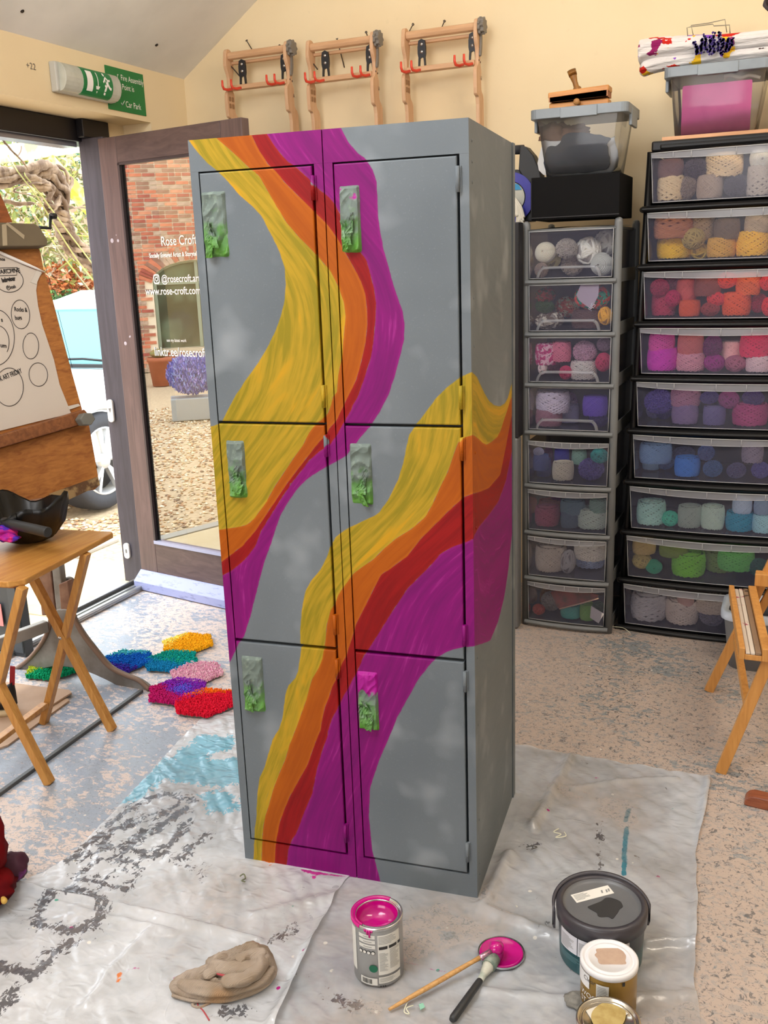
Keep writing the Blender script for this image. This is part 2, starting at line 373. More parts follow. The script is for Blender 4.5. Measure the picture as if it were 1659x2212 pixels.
b = MB(); dbox(b, DWID-SW, DWID, 0.055, 2.085, -TH, 0); b.build('door_stile', DWD, door, bevel=.003)
b = MB(); dbox(b, SW, DWID-SW, 1.975, 2.085, -TH, 0); b.build('door_rail', DW2, door, bevel=.003)
b = MB(); dbox(b, SW, DWID-SW, .055, .245, -TH, 0); b.build('door_rail', DW2, door, bevel=.003)
b = MB()
for (s0, s1, z0, z1) in ((SW, SW+.012, .245, 1.975), (DWID-SW-.012, DWID-SW, .245, 1.975), (SW, DWID-SW, 1.965, 1.975)): dbox(b, s0, s1, z0, z1, -.02, .003)
b.build('glazing_bead', M('bead', '3b3336', .3), door)
b = MB(); dbox(b, SW, DWID-SW, .236, .252, -.02, .006); b.build('glazing_bead', M('bead_sill', 'aab0cc', .3, .2), door)
b = MB()
for (s0, s1) in ((SW+.012, SW+.034), (DWID-SW-.034, DWID-SW-.012)): dbox(b, s0, s1, .25, 1.965, -.03, -.012)
b.build('glazing_spacer', M('spacer', '0c0b0d', .4), door)
def glass_mat():
    t = NT('coated_glass'); tr = t.n('BsdfTransparent'); tr.inputs[0].default_value = (.80, .84, .80, 1)
    gl = t.n('BsdfGlossy'); gl.inputs['Roughness'].default_value = 0.0; gl.inputs[0].default_value = (.98, .97, .92, 1)
    fr = t.n('Fresnel'); fr.inputs[0].default_value = 1.8
    f = t.math('ADD', t.math('MULTIPLY', fr.outputs[0], 1.6), .24, clamp=True)
    a = t.n('MixShader'); t.l(f, a.inputs[0]); t.l(tr.outputs[0], a.inputs[1]); t.l(gl.outputs[0], a.inputs[2]); t.l(a.outputs[0], t.out.inputs[0]); t.t.nodes.remove(t.p); return t.m
GLASS = glass_mat()
b = MB(); v = [dpt(SW+.005, .24, -.012), dpt(DWID-SW-.005, .24, -.012), dpt(DWID-SW-.005, 1.972, -.012), dpt(SW+.005, 1.972, -.012)]
b.add(v, [(0, 1, 2, 3)]); b.build('glass_pane', GLASS, door)
# sloping weatherboard along the foot of the door
WB = M('weatherboard_paint', '9ba3cc', .4, c2='7c84ad', scale=20, thr=(.55, .7), stretch=(1, 1, 4))
b = MB(); b.prism([(0, .035), (.055, .005), (.055, .045), (.005, .09), (0, .09)], dpt(.0, 0), DN, DZ, DU*(DWID-.01)); b.build('weatherboard', WB, door, bevel=.003)
# lettering on the glass, as seen from this side
def dtxt(body, x, y, hpx, sx=.9, bold=.0):
    p = AP(x, y, DP+DN*(-.010), DN); size = hpx/pxm(p)*1.38
    s = (p-DP)@DU; z = p[2]; o = text('lettering', body, size, dpt(s, z, -.010), DU, DZ, white_print, door, sx=sx, bold=bold); return o
dtxt('Rose Croft', 348, 531, 20, .86, .0004)
dtxt('Socially Engaged Artist & Storyteller', 323, 557, 9.5, .80, .0006)
dtxt('@rosecroft.art', 349, 610, 15.5, .88, .0004)
dtxt('www.rose-croft.com', 315, 637, 16, .88, .0004)
dtxt('see my latest work', 360, 738, 7, .8)
dtxt('linktr.ee/rosecroft', 334, 768, 19, .80, .0005)
p = AP(338, 603, DP+DN*(-.010), DN); s0, z0 = (p-DP)@DU, p[2]
b = MB()
R = rrect(-.021, .021, -.021, .021, .011); Ri = rrect(-.015, .015, -.015, .015, .008); n = len(R)
vs = [dpt(s0+a*.9, z0+c, -.010) for a, c in R]+[dpt(s0+a*.9, z0+c, -.010) for a, c in Ri]
b.add(vs, [(i, (i+1) % n, n+(i+1) % n, n+i) for i in range(n)])
vs = [dpt(s0+r*math.cos(2*pi*k/20)*.9, z0+r*math.sin(2*pi*k/20), -.010) for r in (.0105, .006) for k in range(20)]
b.add(vs, [(k, (k+1) % 20, 20+(k+1) % 20, 20+k) for k in range(20)])
b.add([dpt(s0+.008+q[0], z0+.010+q[1], -.0098) for q in ((-.002, -.002), (.002, -.002), (.002, .002), (-.002, .002))], [(0, 1, 2, 3)])
b.build('camera_icon', white_print, door)
b = MB()
for (x, y, r) in ((242, 520, .010), (255, 520, .007), (251, 508, .003), (271, 742, .009), (281, 727, .005), (280, 728, .004)):
    q = AP(x, y, DP, DN); b.lathe([(.0003, .0012), (r*.7, .001), (r, 0)], 12, q, DN)
b.build('filler_spot', M('filler', 'b8aeb8', .6), door)
# ------------------------------------------------------------------ exit light and fire assembly notice on the lintel
FX = XL
GREEN = M('sign_green', '0f7a43', .45)
uY, uZ, nX = np.array([0, 1., 0]), np.array([0, 0, 1.]), np.array([1., 0, 0])
p0, p1 = AX(103, 165, FX), AX(252, 190, FX)
c0 = AX(178, 180, FX); y0, y1 = AX(100, 150, FX)[1], AX(250, 180, FX)[1]-.0
zc = -.004+(AX(110, 160, FX+.04)[2]+AX(240, 185, FX+.04)[2])/2
ex = thing('exit_light', 'green and grey emergency exit light with running figure above the doorway', 'exit sign', (FX, (y0+y1)/2, zc))
yl, yr_ = y0+.015, y1-.05; hh = .058
def exprof(r=1.0): return [(0.0, -hh*r), (.03, -hh*r)]+[(.03+.04*r*math.sin(pi*k/10), -hh*r*math.cos(pi*k/10)) for k in range(1, 10)]+[(.03, hh*r), (0, hh*r)]
b = MB(); b.prism([(0, -hh), (.035, -hh*.96), (.035, hh*.96), (0, hh)], (FX, yl, zc), nX, uZ, (0, yr_-yl, 0)); b.build('housing', M('exit_housing', 'bdbcb4', .5), ex, bevel=.006)
b = MB(); b.prism([(q[0]+.004, q[1]) for q in exprof(.93)], (FX, yl+.015, zc), nX, uZ, (0, yr_-yl-.02, 0)); b.build('diffuser', M('exit_diffuser', 'c4c6bc', .25, c2='b0b2a6', scale=10), ex, bevel=.002)
ga, gb = yl+.12, yr_-.065
b = MB(); b.prism([(q[0]+.006, q[1]) for q in exprof(.93)], (FX, ga, zc), nX, uZ, (0, gb-ga, 0)); b.build('legend_panel', GREEN, ex)
b = MB(); b.prism(rrect(-.02, .02, .02, .03, .004), (FX+.045, yl+.05, zc+.012), uY, uZ, nX*.012); b.build('status_lamp', M('green_lamp', '3ee070', .3, emit=('30e060', 1.2)), ex)
def legend(shape, name):                                    # flat symbol bent over the curved face
    b = MB(); L = gb-ga
    for poly in shape:
        vs = []
        for a, c in poly:
            t = c*hh*.93; x = .03+.04*.93*math.sqrt(max(0, 1-(t/(hh*.93))**2))+.0075
            vs.append((FX+x, ga+a*L, zc+t))
        b.add(vs, [tuple(range(len(vs)))])
    return b.build(name, white_print, ex)
def rows(a0, a1, n=8, z0=-.72, z1=.72): 
    return [[(a0, z0+(z1-z0)*k/n), (a1, z0+(z1-z0)*k/n), (a1, z0+(z1-z0)*(k+1)/n), (a0, z0+(z1-z0)*(k+1)/n)] for k in range(n)]
legend(rows(.10, .30), 'door_symbol')
legend(rows(.45, .475, 6, -.3, .72)+[[(.39, -.28), (.535, -.28), (.462, -.78)]], 'arrow_symbol')
def limb(pts, w):
    out = []
    for (a, c), (d, e) in zip(pts[:-1], pts[1:]):
        n = np.array([-(e-c)*.35, (d-a)/.35]); n = n/np.linalg.norm(n)*w
        out.append([(a-n[0]*.35, c-n[1]), (d-n[0]*.35, e-n[1]), (d+n[0]*.35, e+n[1]), (a+n[0]*.35, c+n[1])][::-1])
    return out
head = [(.715+.032*math.cos(2*pi*k/12), .68+.13*math.sin(2*pi*k/12)) for k in range(12)]
legend([head]+limb([(.74, .5), (.80, .0)], .13)+limb([(.74, .45), (.68, .18), (.65, .1)], .07)+limb([(.76, .45), (.84, .25), (.89, .35)], .07)+limb([(.80, .02), (.87, -.25), (.84, -.72)][:2]+[(.93, -.32)], .09)+limb([(.79, .0), (.74, -.3), (.73, -.78)], .09)+limb([(.73, -.1), (.70, -.2)], .08), 'running_figure')
# notice
q = [AX(x, y, FX+.004) for x, y in ((233, 141), (309, 162), (316, 251), (242, 236))]
ya, yb_ = q[0][1]-.02, (q[1][1]+q[2][1])/2; zt, zb = (q[0][2]+q[1][2])/2, (q[2][2]+q[3][2])/2
nt = thing('fire_assembly_notice', 'green fire assembly point notice with white wording on the lintel', 'sign', (FX, (ya+yb_)/2, zb))
b = MB(); b.box(FX, FX+.004, ya, yb_, zb, zt); b.build('board', M('notice_green', '127a3e', .4), nt)
def ntx(body, x, y, size, sx=.8): text('lettering', body, size, AX(x, y, FX+.0046), uY, uZ, white_print, nt, sx=sx)
ntx('Fire Assembly', 261, 173, .034, .85); ntx('r', 253, 168, .034, .85); ntx('Point is', 264, 193, .034, .85); ntx('Car Park', 272, 231, .036, .85)
b = MB(); pts = [AX(x, y, FX+.005) for x, y in ((262, 222), (264, 228), (269, 218))]; b.tube(pts, .002, 5); b.build('tick', white_print, nt)
o = text('pencil_mark', '+22', .034, AX(57, 147, FX+.001), uY, uZ, M('pencil', '6b6258', .8)); tag(o, 'pencilled number on the cream lintel left of the exit light', 'wall writing')
# ------------------------------------------------------------------ the painted locker pair
def zc_(org, pts): x0, y0, k = org; return [(x0+a/k, y0+b_/k) for a, b_ in pts]
Z7, Z8, Z9, Z4, Z10 = (400, 240, 2.2726), (440, 780, 2.4043), (480, 1200, 4.366), (400, 1580, 2.5136), (980, 740, 8.506)
def line(*segs): return [LF(*p) for org, pts in segs for p in zc_(org, pts)]
FA = [  # first stream: grey|yellow, yellow|orange, orange|red, red|magenta, magenta|grey
 line((Z7, [(10, 132), (20, 146), (60, 200), (110, 255), (165, 300), (215, 350), (270, 415), (330, 465), (380, 520), (420, 600), (465, 690), (490, 770), (495, 850), (490, 930), (470, 1010), (440, 1090), (400, 1170), (350, 1250), (300, 1320), (245, 1400), (205, 1480), (185, 1520)]), (Z8, [(92, 320), (45, 338), (0, 350)])),
 line((Z7, [(140, 118), (155, 135), (230, 200), (310, 275), (365, 320), (410, 400), (450, 470), (500, 550), (560, 620), (620, 680), (670, 735), (715, 790), (755, 870), (780, 940), (788, 1010), (780, 1100), (770, 1200), (750, 1300), (725, 1400)]), (Z8, [(690, 180), (650, 265), (600, 315), (575, 335), (545, 375), (520, 430), (470, 500), (410, 590), (370, 650), (320, 740), (260, 820), (230, 845), (180, 860), (135, 867), (92, 873), (30, 885)])),
 line((Z7, [(315, 98), (328, 122), (360, 190), (410, 265), (440, 290), (490, 350), (540, 400), (600, 460), (650, 510), (700, 560), (750, 630), (790, 700), (830, 770), (865, 840), (885, 900), (893, 970), (895, 1050), (885, 1140), (865, 1230), (840, 1320), (800, 1400), (755, 1490)]), (Z8, [(690, 310), (655, 345), (630, 390), (590, 430), (545, 490), (490, 560), (430, 640), (370, 730), (310, 820), (270, 880), (200, 960), (145, 1003), (105, 1033), (60, 1070)])),
 line((Z7, [(385, 90), (400, 112), (445, 180), (500, 245), (545, 275), (600, 325), (640, 370), (690, 410), (730, 450), (765, 510), (815, 610), (860, 690), (890, 730), (910, 800), (930, 880), (938, 950), (935, 1030), (925, 1130), (910, 1220), (880, 1310), (850, 1400), (820, 1450)]), (Z8, [(775, 240), (730, 315), (690, 385), (650, 440), (600, 470), (545, 520), (500, 580), (460, 630), (400, 720), (350, 800), (300, 880), (270, 960), (215, 1030), (150, 1085), (108, 1108), (50, 1140)])),
 line((Z7, [(755, 60), (765, 85), (800, 150), (840, 200), (890, 240), (920, 285), (940, 350), (945, 430), (948, 520), (960, 600), (975, 680), (1000, 770), (1025, 860), (1050, 930), (1070, 990), (1078, 1050), (1075, 1130), (1050, 1220), (1030, 1300), (1000, 1390), (960, 1470)]), (Z8, [(875, 325), (860, 345), (820, 390), (770, 455), (740, 490), (700, 515), (655, 540), (610, 565), (540, 610), (490, 660), (440, 730), (400, 800), (375, 870), (350, 950), (320, 1030), (295, 1120), (270, 1220), (245, 1320), (210, 1430), (185, 1460), (150, 1535), (100, 1640)]))]
FB = [  # second stream
 line((Z8, [(1440, 40), (1388, 58), (1350, 75), (1325, 92), (1270, 130), (1210, 190), (1150, 270), (1100, 335), (1070, 380), (1055, 440), (1040, 520), (1010, 620), (960, 720), (910, 790), (830, 830), (750, 868), (690, 910), (660, 960), (640, 1020), (610, 1080)]), (Z9, [(840, 240), (790, 330), (765, 440), (750, 550), (740, 680), (738, 790), (748, 870), (740, 950), (720, 1080), (690, 1160), (630, 1220), (600, 1300), (585, 1420), (570, 1540), (540, 1630), (480, 1730)]), (Z4, [(445, 150), (430, 200), (405, 250), (395, 330), (390, 420), (388, 480), (380, 520), (375, 600), (372, 690), (370, 740)])),
 line((Z8, [(1440, 370), (1394, 382), (1350, 397), (1320, 425), (1300, 480), (1270, 570), (1230, 650), (1190, 740), (1150, 810), (1080, 870), (1000, 920), (940, 970), (880, 1030), (820, 1070), (775, 1105), (735, 1160), (700, 1210), (680, 1265), (660, 1290), (640, 1370), (632, 1460)]), (Z9, [(960, 880), (945, 970), (910, 1060), (850, 1160), (820, 1260), (790, 1370), (740, 1510), (700, 1620), (650, 1750)]), (Z4, [(570, 60), (545, 150), (510, 230), (480, 310), (455, 400), (435, 460), (425, 520), (418, 600), (415, 700), (413, 740)])),
 line((Z8, [(1440, 670), (1398, 690), (1360, 702), (1330, 725), (1270, 780), (1200, 850), (1130, 920), (1060, 1010), (980, 1070), (920, 1110), (890, 1170), (860, 1230), (820, 1310), (790, 1370), (770, 1440), (755, 1480)]), (Z9, [(1170, 950), (1120, 1030), (1085, 1150), (1040, 1230), (1010, 1330), (970, 1430), (940, 1560), (910, 1680)]), (Z4, [(735, 0), (700, 80), (665, 180), (620, 260), (570, 350), (540, 420), (515, 490), (500, 560), (490, 620), (485, 740)])),
 line((Z8, [(1450, 905), (1402, 922), (1365, 940), (1300, 960), (1230, 1000), (1180, 1060), (1120, 1120), (1060, 1180), (1020, 1240), (980, 1300), (930, 1380), (880, 1460), (840, 1520)]), (Z9, [(1330, 960), (1280, 1080), (1240, 1150), (1200, 1230), (1140, 1330), (1090, 1440), (1040, 1530), (1000, 1680)]), (Z4, [(775, 0), (740, 120), (715, 210), (690, 340), (650, 430), (610, 540), (580, 590), (560, 640), (550, 740)])),
 line((Z8, [(1450, 1476), (1407, 1480), (1370, 1483), (1330, 1488), (1260, 1510), (1210, 1540), (1180, 1570)]), ((0, 0, 1), [(905, 1465), (880, 1510), (858, 1550), (842, 1590), (820, 1640), (800, 1700), (797, 1760), (805, 1840), (822, 1905), (830, 1940)]))]
SB = [  # second stream carried round the corner: heights over depth
 [LS(*p) for p in zc_(Z10, [(325, 540), (360, 570), (420, 620), (480, 750), (560, 920), (640, 1060), (740, 1150), (850, 1175), (940, 1120), (1000, 1010), (1050, 800), (1090, 700)])],
 [LS(*p) for p in zc_(Z10, [(330, 1685), (400, 1720), (470, 1780), (530, 1840), (610, 1875), (700, 1820), (800, 1730), (860, 1620), (920, 1430), (980, 1250), (1040, 1050), (1088, 950)])],
 [LS(*p) for p in zc_(Z8, [(1396, 690), (1440, 676), (1480, 660), (1540, 590), (1570, 440), (1588, 340), (1600, 280)])],
 [LS(*p) for p in zc_(Z8, [(1400, 915), (1430, 860), (1480, 800), (1530, 730), (1570, 620), (1600, 470)])],
 [LS(*p) for p in zc_(Z8, [(1405, 1480), (1450, 1466), (1490, 1450), (1530, 1350), (1560, 1230), (1580, 1100), (1603, 880)])]]
def uz(poly):
    P = np.array(poly); i = np.argsort(P[:, 1]); return P[i, 1], P[i, 0]
FAi, FBi = [uz(p) for p in FA], [uz(p) for p in FB]
SBi = [(lambda P: (P[np.argsort(P[:, 0]), 0], P[np.argsort(P[:, 0]), 1]))(np.array(p)) for p in SB]
def slope_div(zs, us, z):
    e = .006; return np.sqrt(1+((np.interp(z+e, zs, us)-np.interp(z-e, zs, us))/(2*e))**2)
def front_eval(u, z):
    """signed distances into the yellow, orange, red and magenta paint at points of the front"""
    out = np.full((len(u), 5), -1.0)
    for st, lines in enumerate((FAi, FBi)):
        d = []; raw = []
        for (zs, us) in lines:
            f = np.interp(z, zs, us); k = slope_div(zs, us, z); v = (u-f)/k; raw.append((u-np.mean([np.interp(z+o_, zs, us) for o_ in np.linspace(-.07, .07, 15)], axis=0))/k.mean())
            v = np.where(z > zs[-1]+.002, -1.0, v)                     # above the line's top: outside
            if st == 0: v = np.where(z < zs[0], 1.0, v)
            d.append(v)
        for c in range(4): out[:, c] = np.maximum(out[:, c], np.minimum(d[c], -d[c+1]))
        mid = (raw[1]+raw[2])*.5
        if st == 0: fl = mid
        else: fl = np.where(np.abs(mid) < np.abs(fl), mid+.7, fl)
    out[:, 4] = fl; return out
def side_eval(y, z):
    out = np.full((len(y), 5), -1.0)
    d = [(np.interp(y, ys, zs)-z)/np.sqrt(1+((np.interp(y+.006, ys, zs)-np.interp(y-.006, ys, zs))/.012)**2) for ys, zs in SBi]
    for c in range(4): out[:, c] = np.minimum(d[c], -d[c+1])
    out[:, 4] = d[0]+1.5; return out
def locker_paint():
    t = NT('locker_paint'); v = t.coord('Object')
    F = t.attr('flow').outputs['Fac']; sp = t.n('SeparateXYZ'); t.l(v, sp.inputs[0])
    cb = t.n('CombineXYZ'); t.l(t.math('MULTIPLY', F, 95.0), cb.inputs[0]); t.l(t.math('MULTIPLY', sp.outputs[2], 7.0), cb.inputs[1]); t.l(t.math('MULTIPLY', sp.outputs[1], 3.0), cb.inputs[2])
    st = t.noise(cb.outputs[0], 1.0, 4, .6, .15)
    cb2 = t.n('CombineXYZ'); t.l(t.math('MULTIPLY', F, 22.0), cb2.inputs[0]); t.l(t.math('MULTIPLY', sp.outputs[2], 5.0), cb2.inputs[1])
    st2 = t.noise(cb2.outputs[0], 1.0, 3, .5, .6)
    sm = t.noise(v, 6.5, 2); sm2 = t.noise(v, 3.1, 2); gr = t.noise(v, 260, 2)
    g = t.mix(t.ramp(sm2, .35, .7), lin('656d73'), lin('727a80'))
    g = t.mix(t.math('MULTIPLY', t.ramp(sm, .55, .85), .5), g, lin('b9c0c6'))     # blooms of paler spray
    g = t.mix(t.math('MULTIPLY', t.ramp(gr, .62, .74), .15), g, lin('9aa1a6'))
    k = t.math('ADD', t.math('MULTIPLY', st, .6), t.math('MULTIPLY', st2, .4))
    yl = t.mix(t.ramp(k, .42, .56), lin('8c7c18'), lin('ae8e22'))
    yl = t.mix(t.math('MULTIPLY', t.ramp(st2, .60, .68), .6), yl, lin('cc9412'))
    yl = t.mix(t.math('MULTIPLY', t.ramp(st, .66, .75), .5), yl, lin('7f8040'))
    og = t.mix(t.ramp(k, .42, .6), lin('9c4a02'), lin('a85406')); rd = t.mix(t.ramp(k, .4, .62), lin('7a060a'), lin('900e10'))
    mg = t.mix(t.ramp(k, .36, .62), lin('6e0660'), lin('84086e')); mg = t.mix(t.math('MULTIPLY', t.ramp(st, .60, .72), .55), mg, lin('a83692'))
    wob = t.math('MULTIPLY', t.math('SUBTRACT', t.noise(v, 55, 3), .5), .0035)
    col = g; edge = None
    for nm, c, dk in (('paint_m', mg, 'b32a90'), ('paint_r', rd, 'b02a10'), ('paint_o', og, 'd87c10'), ('paint_y', yl, 'd6a91f')):
        d = t.math('ADD', t.attr(nm).outputs['Fac'], wob); msk = t.ramp(t.math('ADD', t.math('MULTIPLY', d, 60.0), .5), .42, .55)
        rim = t.math('MULTIPLY', t.math('COMPARE', d, .0022, .0022), .12)
        col = t.mix(msk, col, t.mix(rim, c, lin(dk))); edge = msk if edge is None else t.math('MAXIMUM', edge, msk)
    t.bump(t.math('ADD', t.math('MULTIPLY', st, edge), t.math('MULTIPLY', gr, .15)), .14, .0012)
    return t.fin(col, t.math('ADD', .46, t.math('MULTIPLY', st, .12)), spec=.22)
LOCK = locker_paint()
DARKGAP = M('locker_gap_shade', '121417', .7)  # near-black colour for the shade in the gaps round the doors
def gbox(bm, x0, x1, y0, y1, z0, z1, step=.012):
    nx, ny, nz = max(1, round((x1-x0)/step)), max(1, min(60, round((y1-y0)/step))), max(1, round((z1-z0)/step))
    g = lambda fn, a, b_: bm.grid(fn, a, b_, False)
    g(lambda a, c: (x0+(x1-x0)*a, y0, z0+(z1-z0)*c), nx, nz); g(lambda a, c: (x1+(x0-x1)*a, y1, z0+(z1-z0)*c), 1, 1)
    g(lambda a, c: (x1, y0+(y1-y0)*a, z0+(z1-z0)*c), ny, nz); g(lambda a, c: (x0, y1+(y0-y1)*a, z0+(z1-z0)*c), ny if y1-y0 < .05 else 1, nz if y1-y0 < .05 else 1)
    g(lambda a, c: (x0+(x1-x0)*a, y0+(y1-y0)*c, z1), nx, 1); g(lambda a, c: (x0+(x1-x0)*a, y1+(y0-y1)*c, z0), nx, 1)
def paintify(o):
    me = o.data; co = np.empty(len(me.vertices)*3); me.vertices.foreach_get('co', co); co = co.reshape(-1, 3)
    E = front_eval(co[:, 0], co[:, 2]); sd = (co[:, 0] > LW-.002) & (co[:, 1] > .004)
    if sd.any(): E[sd] = side_eval(co[sd, 1], co[sd, 2])
    for i, nm in enumerate(('paint_y', 'paint_o', 'paint_r', 'paint_m', 'flow')):
        a = me.attributes.new(nm, 'FLOAT', 'POINT'); a.data.foreach_set('value', E[:, i].astype(np.float32))
    return o
def tape_mat():
    t = NT('masking_tape'); v = t.coord('Object'); g = t.attr('spray').outputs['Fac']
    n_ = t.noise(v, 45, 3); k = t.math('ADD', g, t.math('MULTIPLY', t.math('SUBTRACT', n_, .5), .9))
    col = t.mix(t.ramp(k, .38, .62), lin('5e8c4e'), lin('6b7872')); col = t.mix(t.math('MULTIPLY', t.ramp(t.noise(v, 80, 2), .55, .7), .5), col, lin('8fa092'))
    col = t.mix(t.math('MULTIPLY', t.ramp(k, .30, .12), .7), col, lin('558f28'))
    pk = t.attr('pink').outputs['Fac']; col = t.mix(t.ramp(t.math('ADD', pk, t.math('MULTIPLY', t.math('SUBTRACT', n_, .5), .8)), .55, .62), col, lin('a3128a'))
    return t.fin(col, .5, spec=.3)
TAPE = tape_mat()
def tape_wrap(px, parent, sd, pink=0.0):
    x0, x1, y0, y1 = px; a = [LF(x0, y0), LF(x1, y0), LF(x0, y1), LF(x1, y1)]
    u0, u1 = (a[0][0]+a[2][0])/2, (a[1][0]+a[3][0])/2; zt, zb = (a[0][1]+a[1][1])/2, (a[2][1]+a[3][1])/2
    rnd = random.Random(sd); b = MB(); D = .024
    def nz(p, s): return mnoise.noise(Vector(p)*s+Vector((sd*3.1, 0, 0)))
    def fn(s, c):
        ea = min(s, 1-s)*(u1-u0); ec = min(c, 1-c)*(zt-zb)
        prof = min(1, ea/.004)*min(1, ec/.006); u = u0+(u1-u0)*s; z = zb+(zt-zb)*c
        low = max(0, 1-c*1.25); cr = abs(nz((u*.9+z*.5, 0, z*.7-u), 26))*(.005+.013*low)+abs(nz((u-z*.4, 3, z*.6), 48))*.006; tap = .72+.28*(1-c)
        return (u+nz((u, 1, z), 40)*.001, -.0004-prof*max(.003, D*tap*.62-cr*1.2), z+nz((u, 2, z), 40)*.001)
    b.grid(fn, 22, 60, False)
    for k in range(3):                                       # torn tape ends standing off the lower half
        u_, z_ = u0+(u1-u0)*rnd.uniform(.3, .7), zb+(zt-zb)*(.16+.14*k); w, h = rnd.uniform(.007, .011), rnd.uniform(.014, .026); an = rnd.uniform(-.5, .5)
        def ff(s, c):
            p, q = (s-.5)*2*w*(1-.45*c), (c-.5)*2*h; return (u_+p*math.cos(an)-q*math.sin(an), -D*.5-.010*abs(math.sin(2.2*c+.9*s+k))-.005*nz((s*4, c*5, k), 2), z_+q)
        b.grid(ff, 5, 9, False)
    o = b.build('tape_wrap', TAPE, parent, local=True); me = o.data
    co = np.array([v.co[:] for v in me.vertices]); g = (co[:, 2]-zb)/(zt-zb)
    at = me.attributes.new('spray', 'FLOAT', 'POINT'); at.data.foreach_set('value', np.clip(g*.95+.08, 0, 1).astype(np.float32))
    at = me.attributes.new('pink', 'FLOAT', 'POINT'); at.data.foreach_set('value', (pink*np.clip(1.25-2*np.abs(g-.95), 0, 1)).astype(np.float32)); return o
ZD = [(1.165, 1.7105), (.625, 1.159), (.0675, .6175)]
HP = [[(440, 492, 413, 556), (493, 532, 951, 1075), (526, 571, 1417, 1536)], [(736, 780, 400, 546), (758, 805, 957, 1089), (774, 818, 1450, 1575)]]
DLAB = ['top', 'middle', 'bottom']
lockers = []
for side in (0, 1):
    lab = ['grey steel locker column painted with yellow, orange and magenta bands, left one of the pair', 'grey steel locker column with painted flowing bands and speckled spray, right one with exposed side'][side]
    lk = thing('locker_column', lab, 'locker', (0, 0, 0), LROT, 'painted locker columns standing side by side'); lockers.append(lk)
    U0, U1 = (0, LW/2-.0012) if side == 0 else (LW/2+.0012, LW)
    b = MB(); gbox(b, U0, U1, .024, LD, 0, LH, .014); paintify(b.build('body', LOCK, lk, local=True))
    b = MB(); b.box(U0+.004, U1-.004, .0205, .0238, .03, LH-.02); b.build('gap_shade_panel', DARKGAP, lk, local=True)  # dark sheet standing in for shade behind the door gaps
    fr = MB(); sl, sr = U0+.0195, U1-.0195
    gbox(fr, U0, U1, 0, .0238, 1.714, LH); gbox(fr, U0, U1, 0, .0238, 0, .0625)
    gbox(fr, U0, sl, 0.0, .0238, .0627, 1.7138); gbox(fr, sr, U1, 0.0, .0238, .0627, 1.7138)
    paintify(fr.build('front_frame', LOCK, lk, local=True))
    for d in range(3):
        b = MB(); gbox(b, sl+.0025, sr-.0055, -.0015, .018, ZD[d][0], ZD[d][1], .008)
        dr = paintify(b.build('door', LOCK, lk, local=True)); bv = dr.modifiers.new('w', 'WELD'); bv = dr.modifiers.new('b', 'BEVEL'); bv.width = .003; bv.segments = 2; bv.limit_method = 'ANGLE'
        dr['label'] = f'{DLAB[d]} locker door with its handle wrapped in green masking tape'
        for hz in (ZD[d][1]-.045, ZD[d][0]+.06):
            h = MB(); h.tube([(sr-.003, -.006, hz-.025), (sr-.003, -.006, hz+.025)], .0042, 10); h.box(sr-.003, sr+.004, -.003, .002, hz-.025, hz+.025)
            h.tube([(sr-.003, -.006, hz-.009), (sr-.003, -.006, hz-.0085)], .0046, 10)
            paintify(h.build('hinge', LOCK, dr, local=True))
        tape_wrap(HP[side][d], dr, side*3+d+1, .9 if (side, d) in ((1, 2),) else (.5 if side == 1 and d == 0 else 0))
    if side == 1:
        b = MB()
        for z in (.05, .08, .2, .45, .62, .93, 1.10, 1.33, 1.43, 1.66, 1.70, 1.74): b.lathe([(.0005, .0014), (.003, .0010), (.0038, 0)], 10, (LW+.0002, .028, z), (1, 0, 0))
        paintify(b.build('rivet', LOCK, lk, local=True))
        b = MB(); b.box(LW, LW+.0035, LD-.028, LD, .0, LH); paintify(b.build('back_seam', LOCK, lk, local=True))
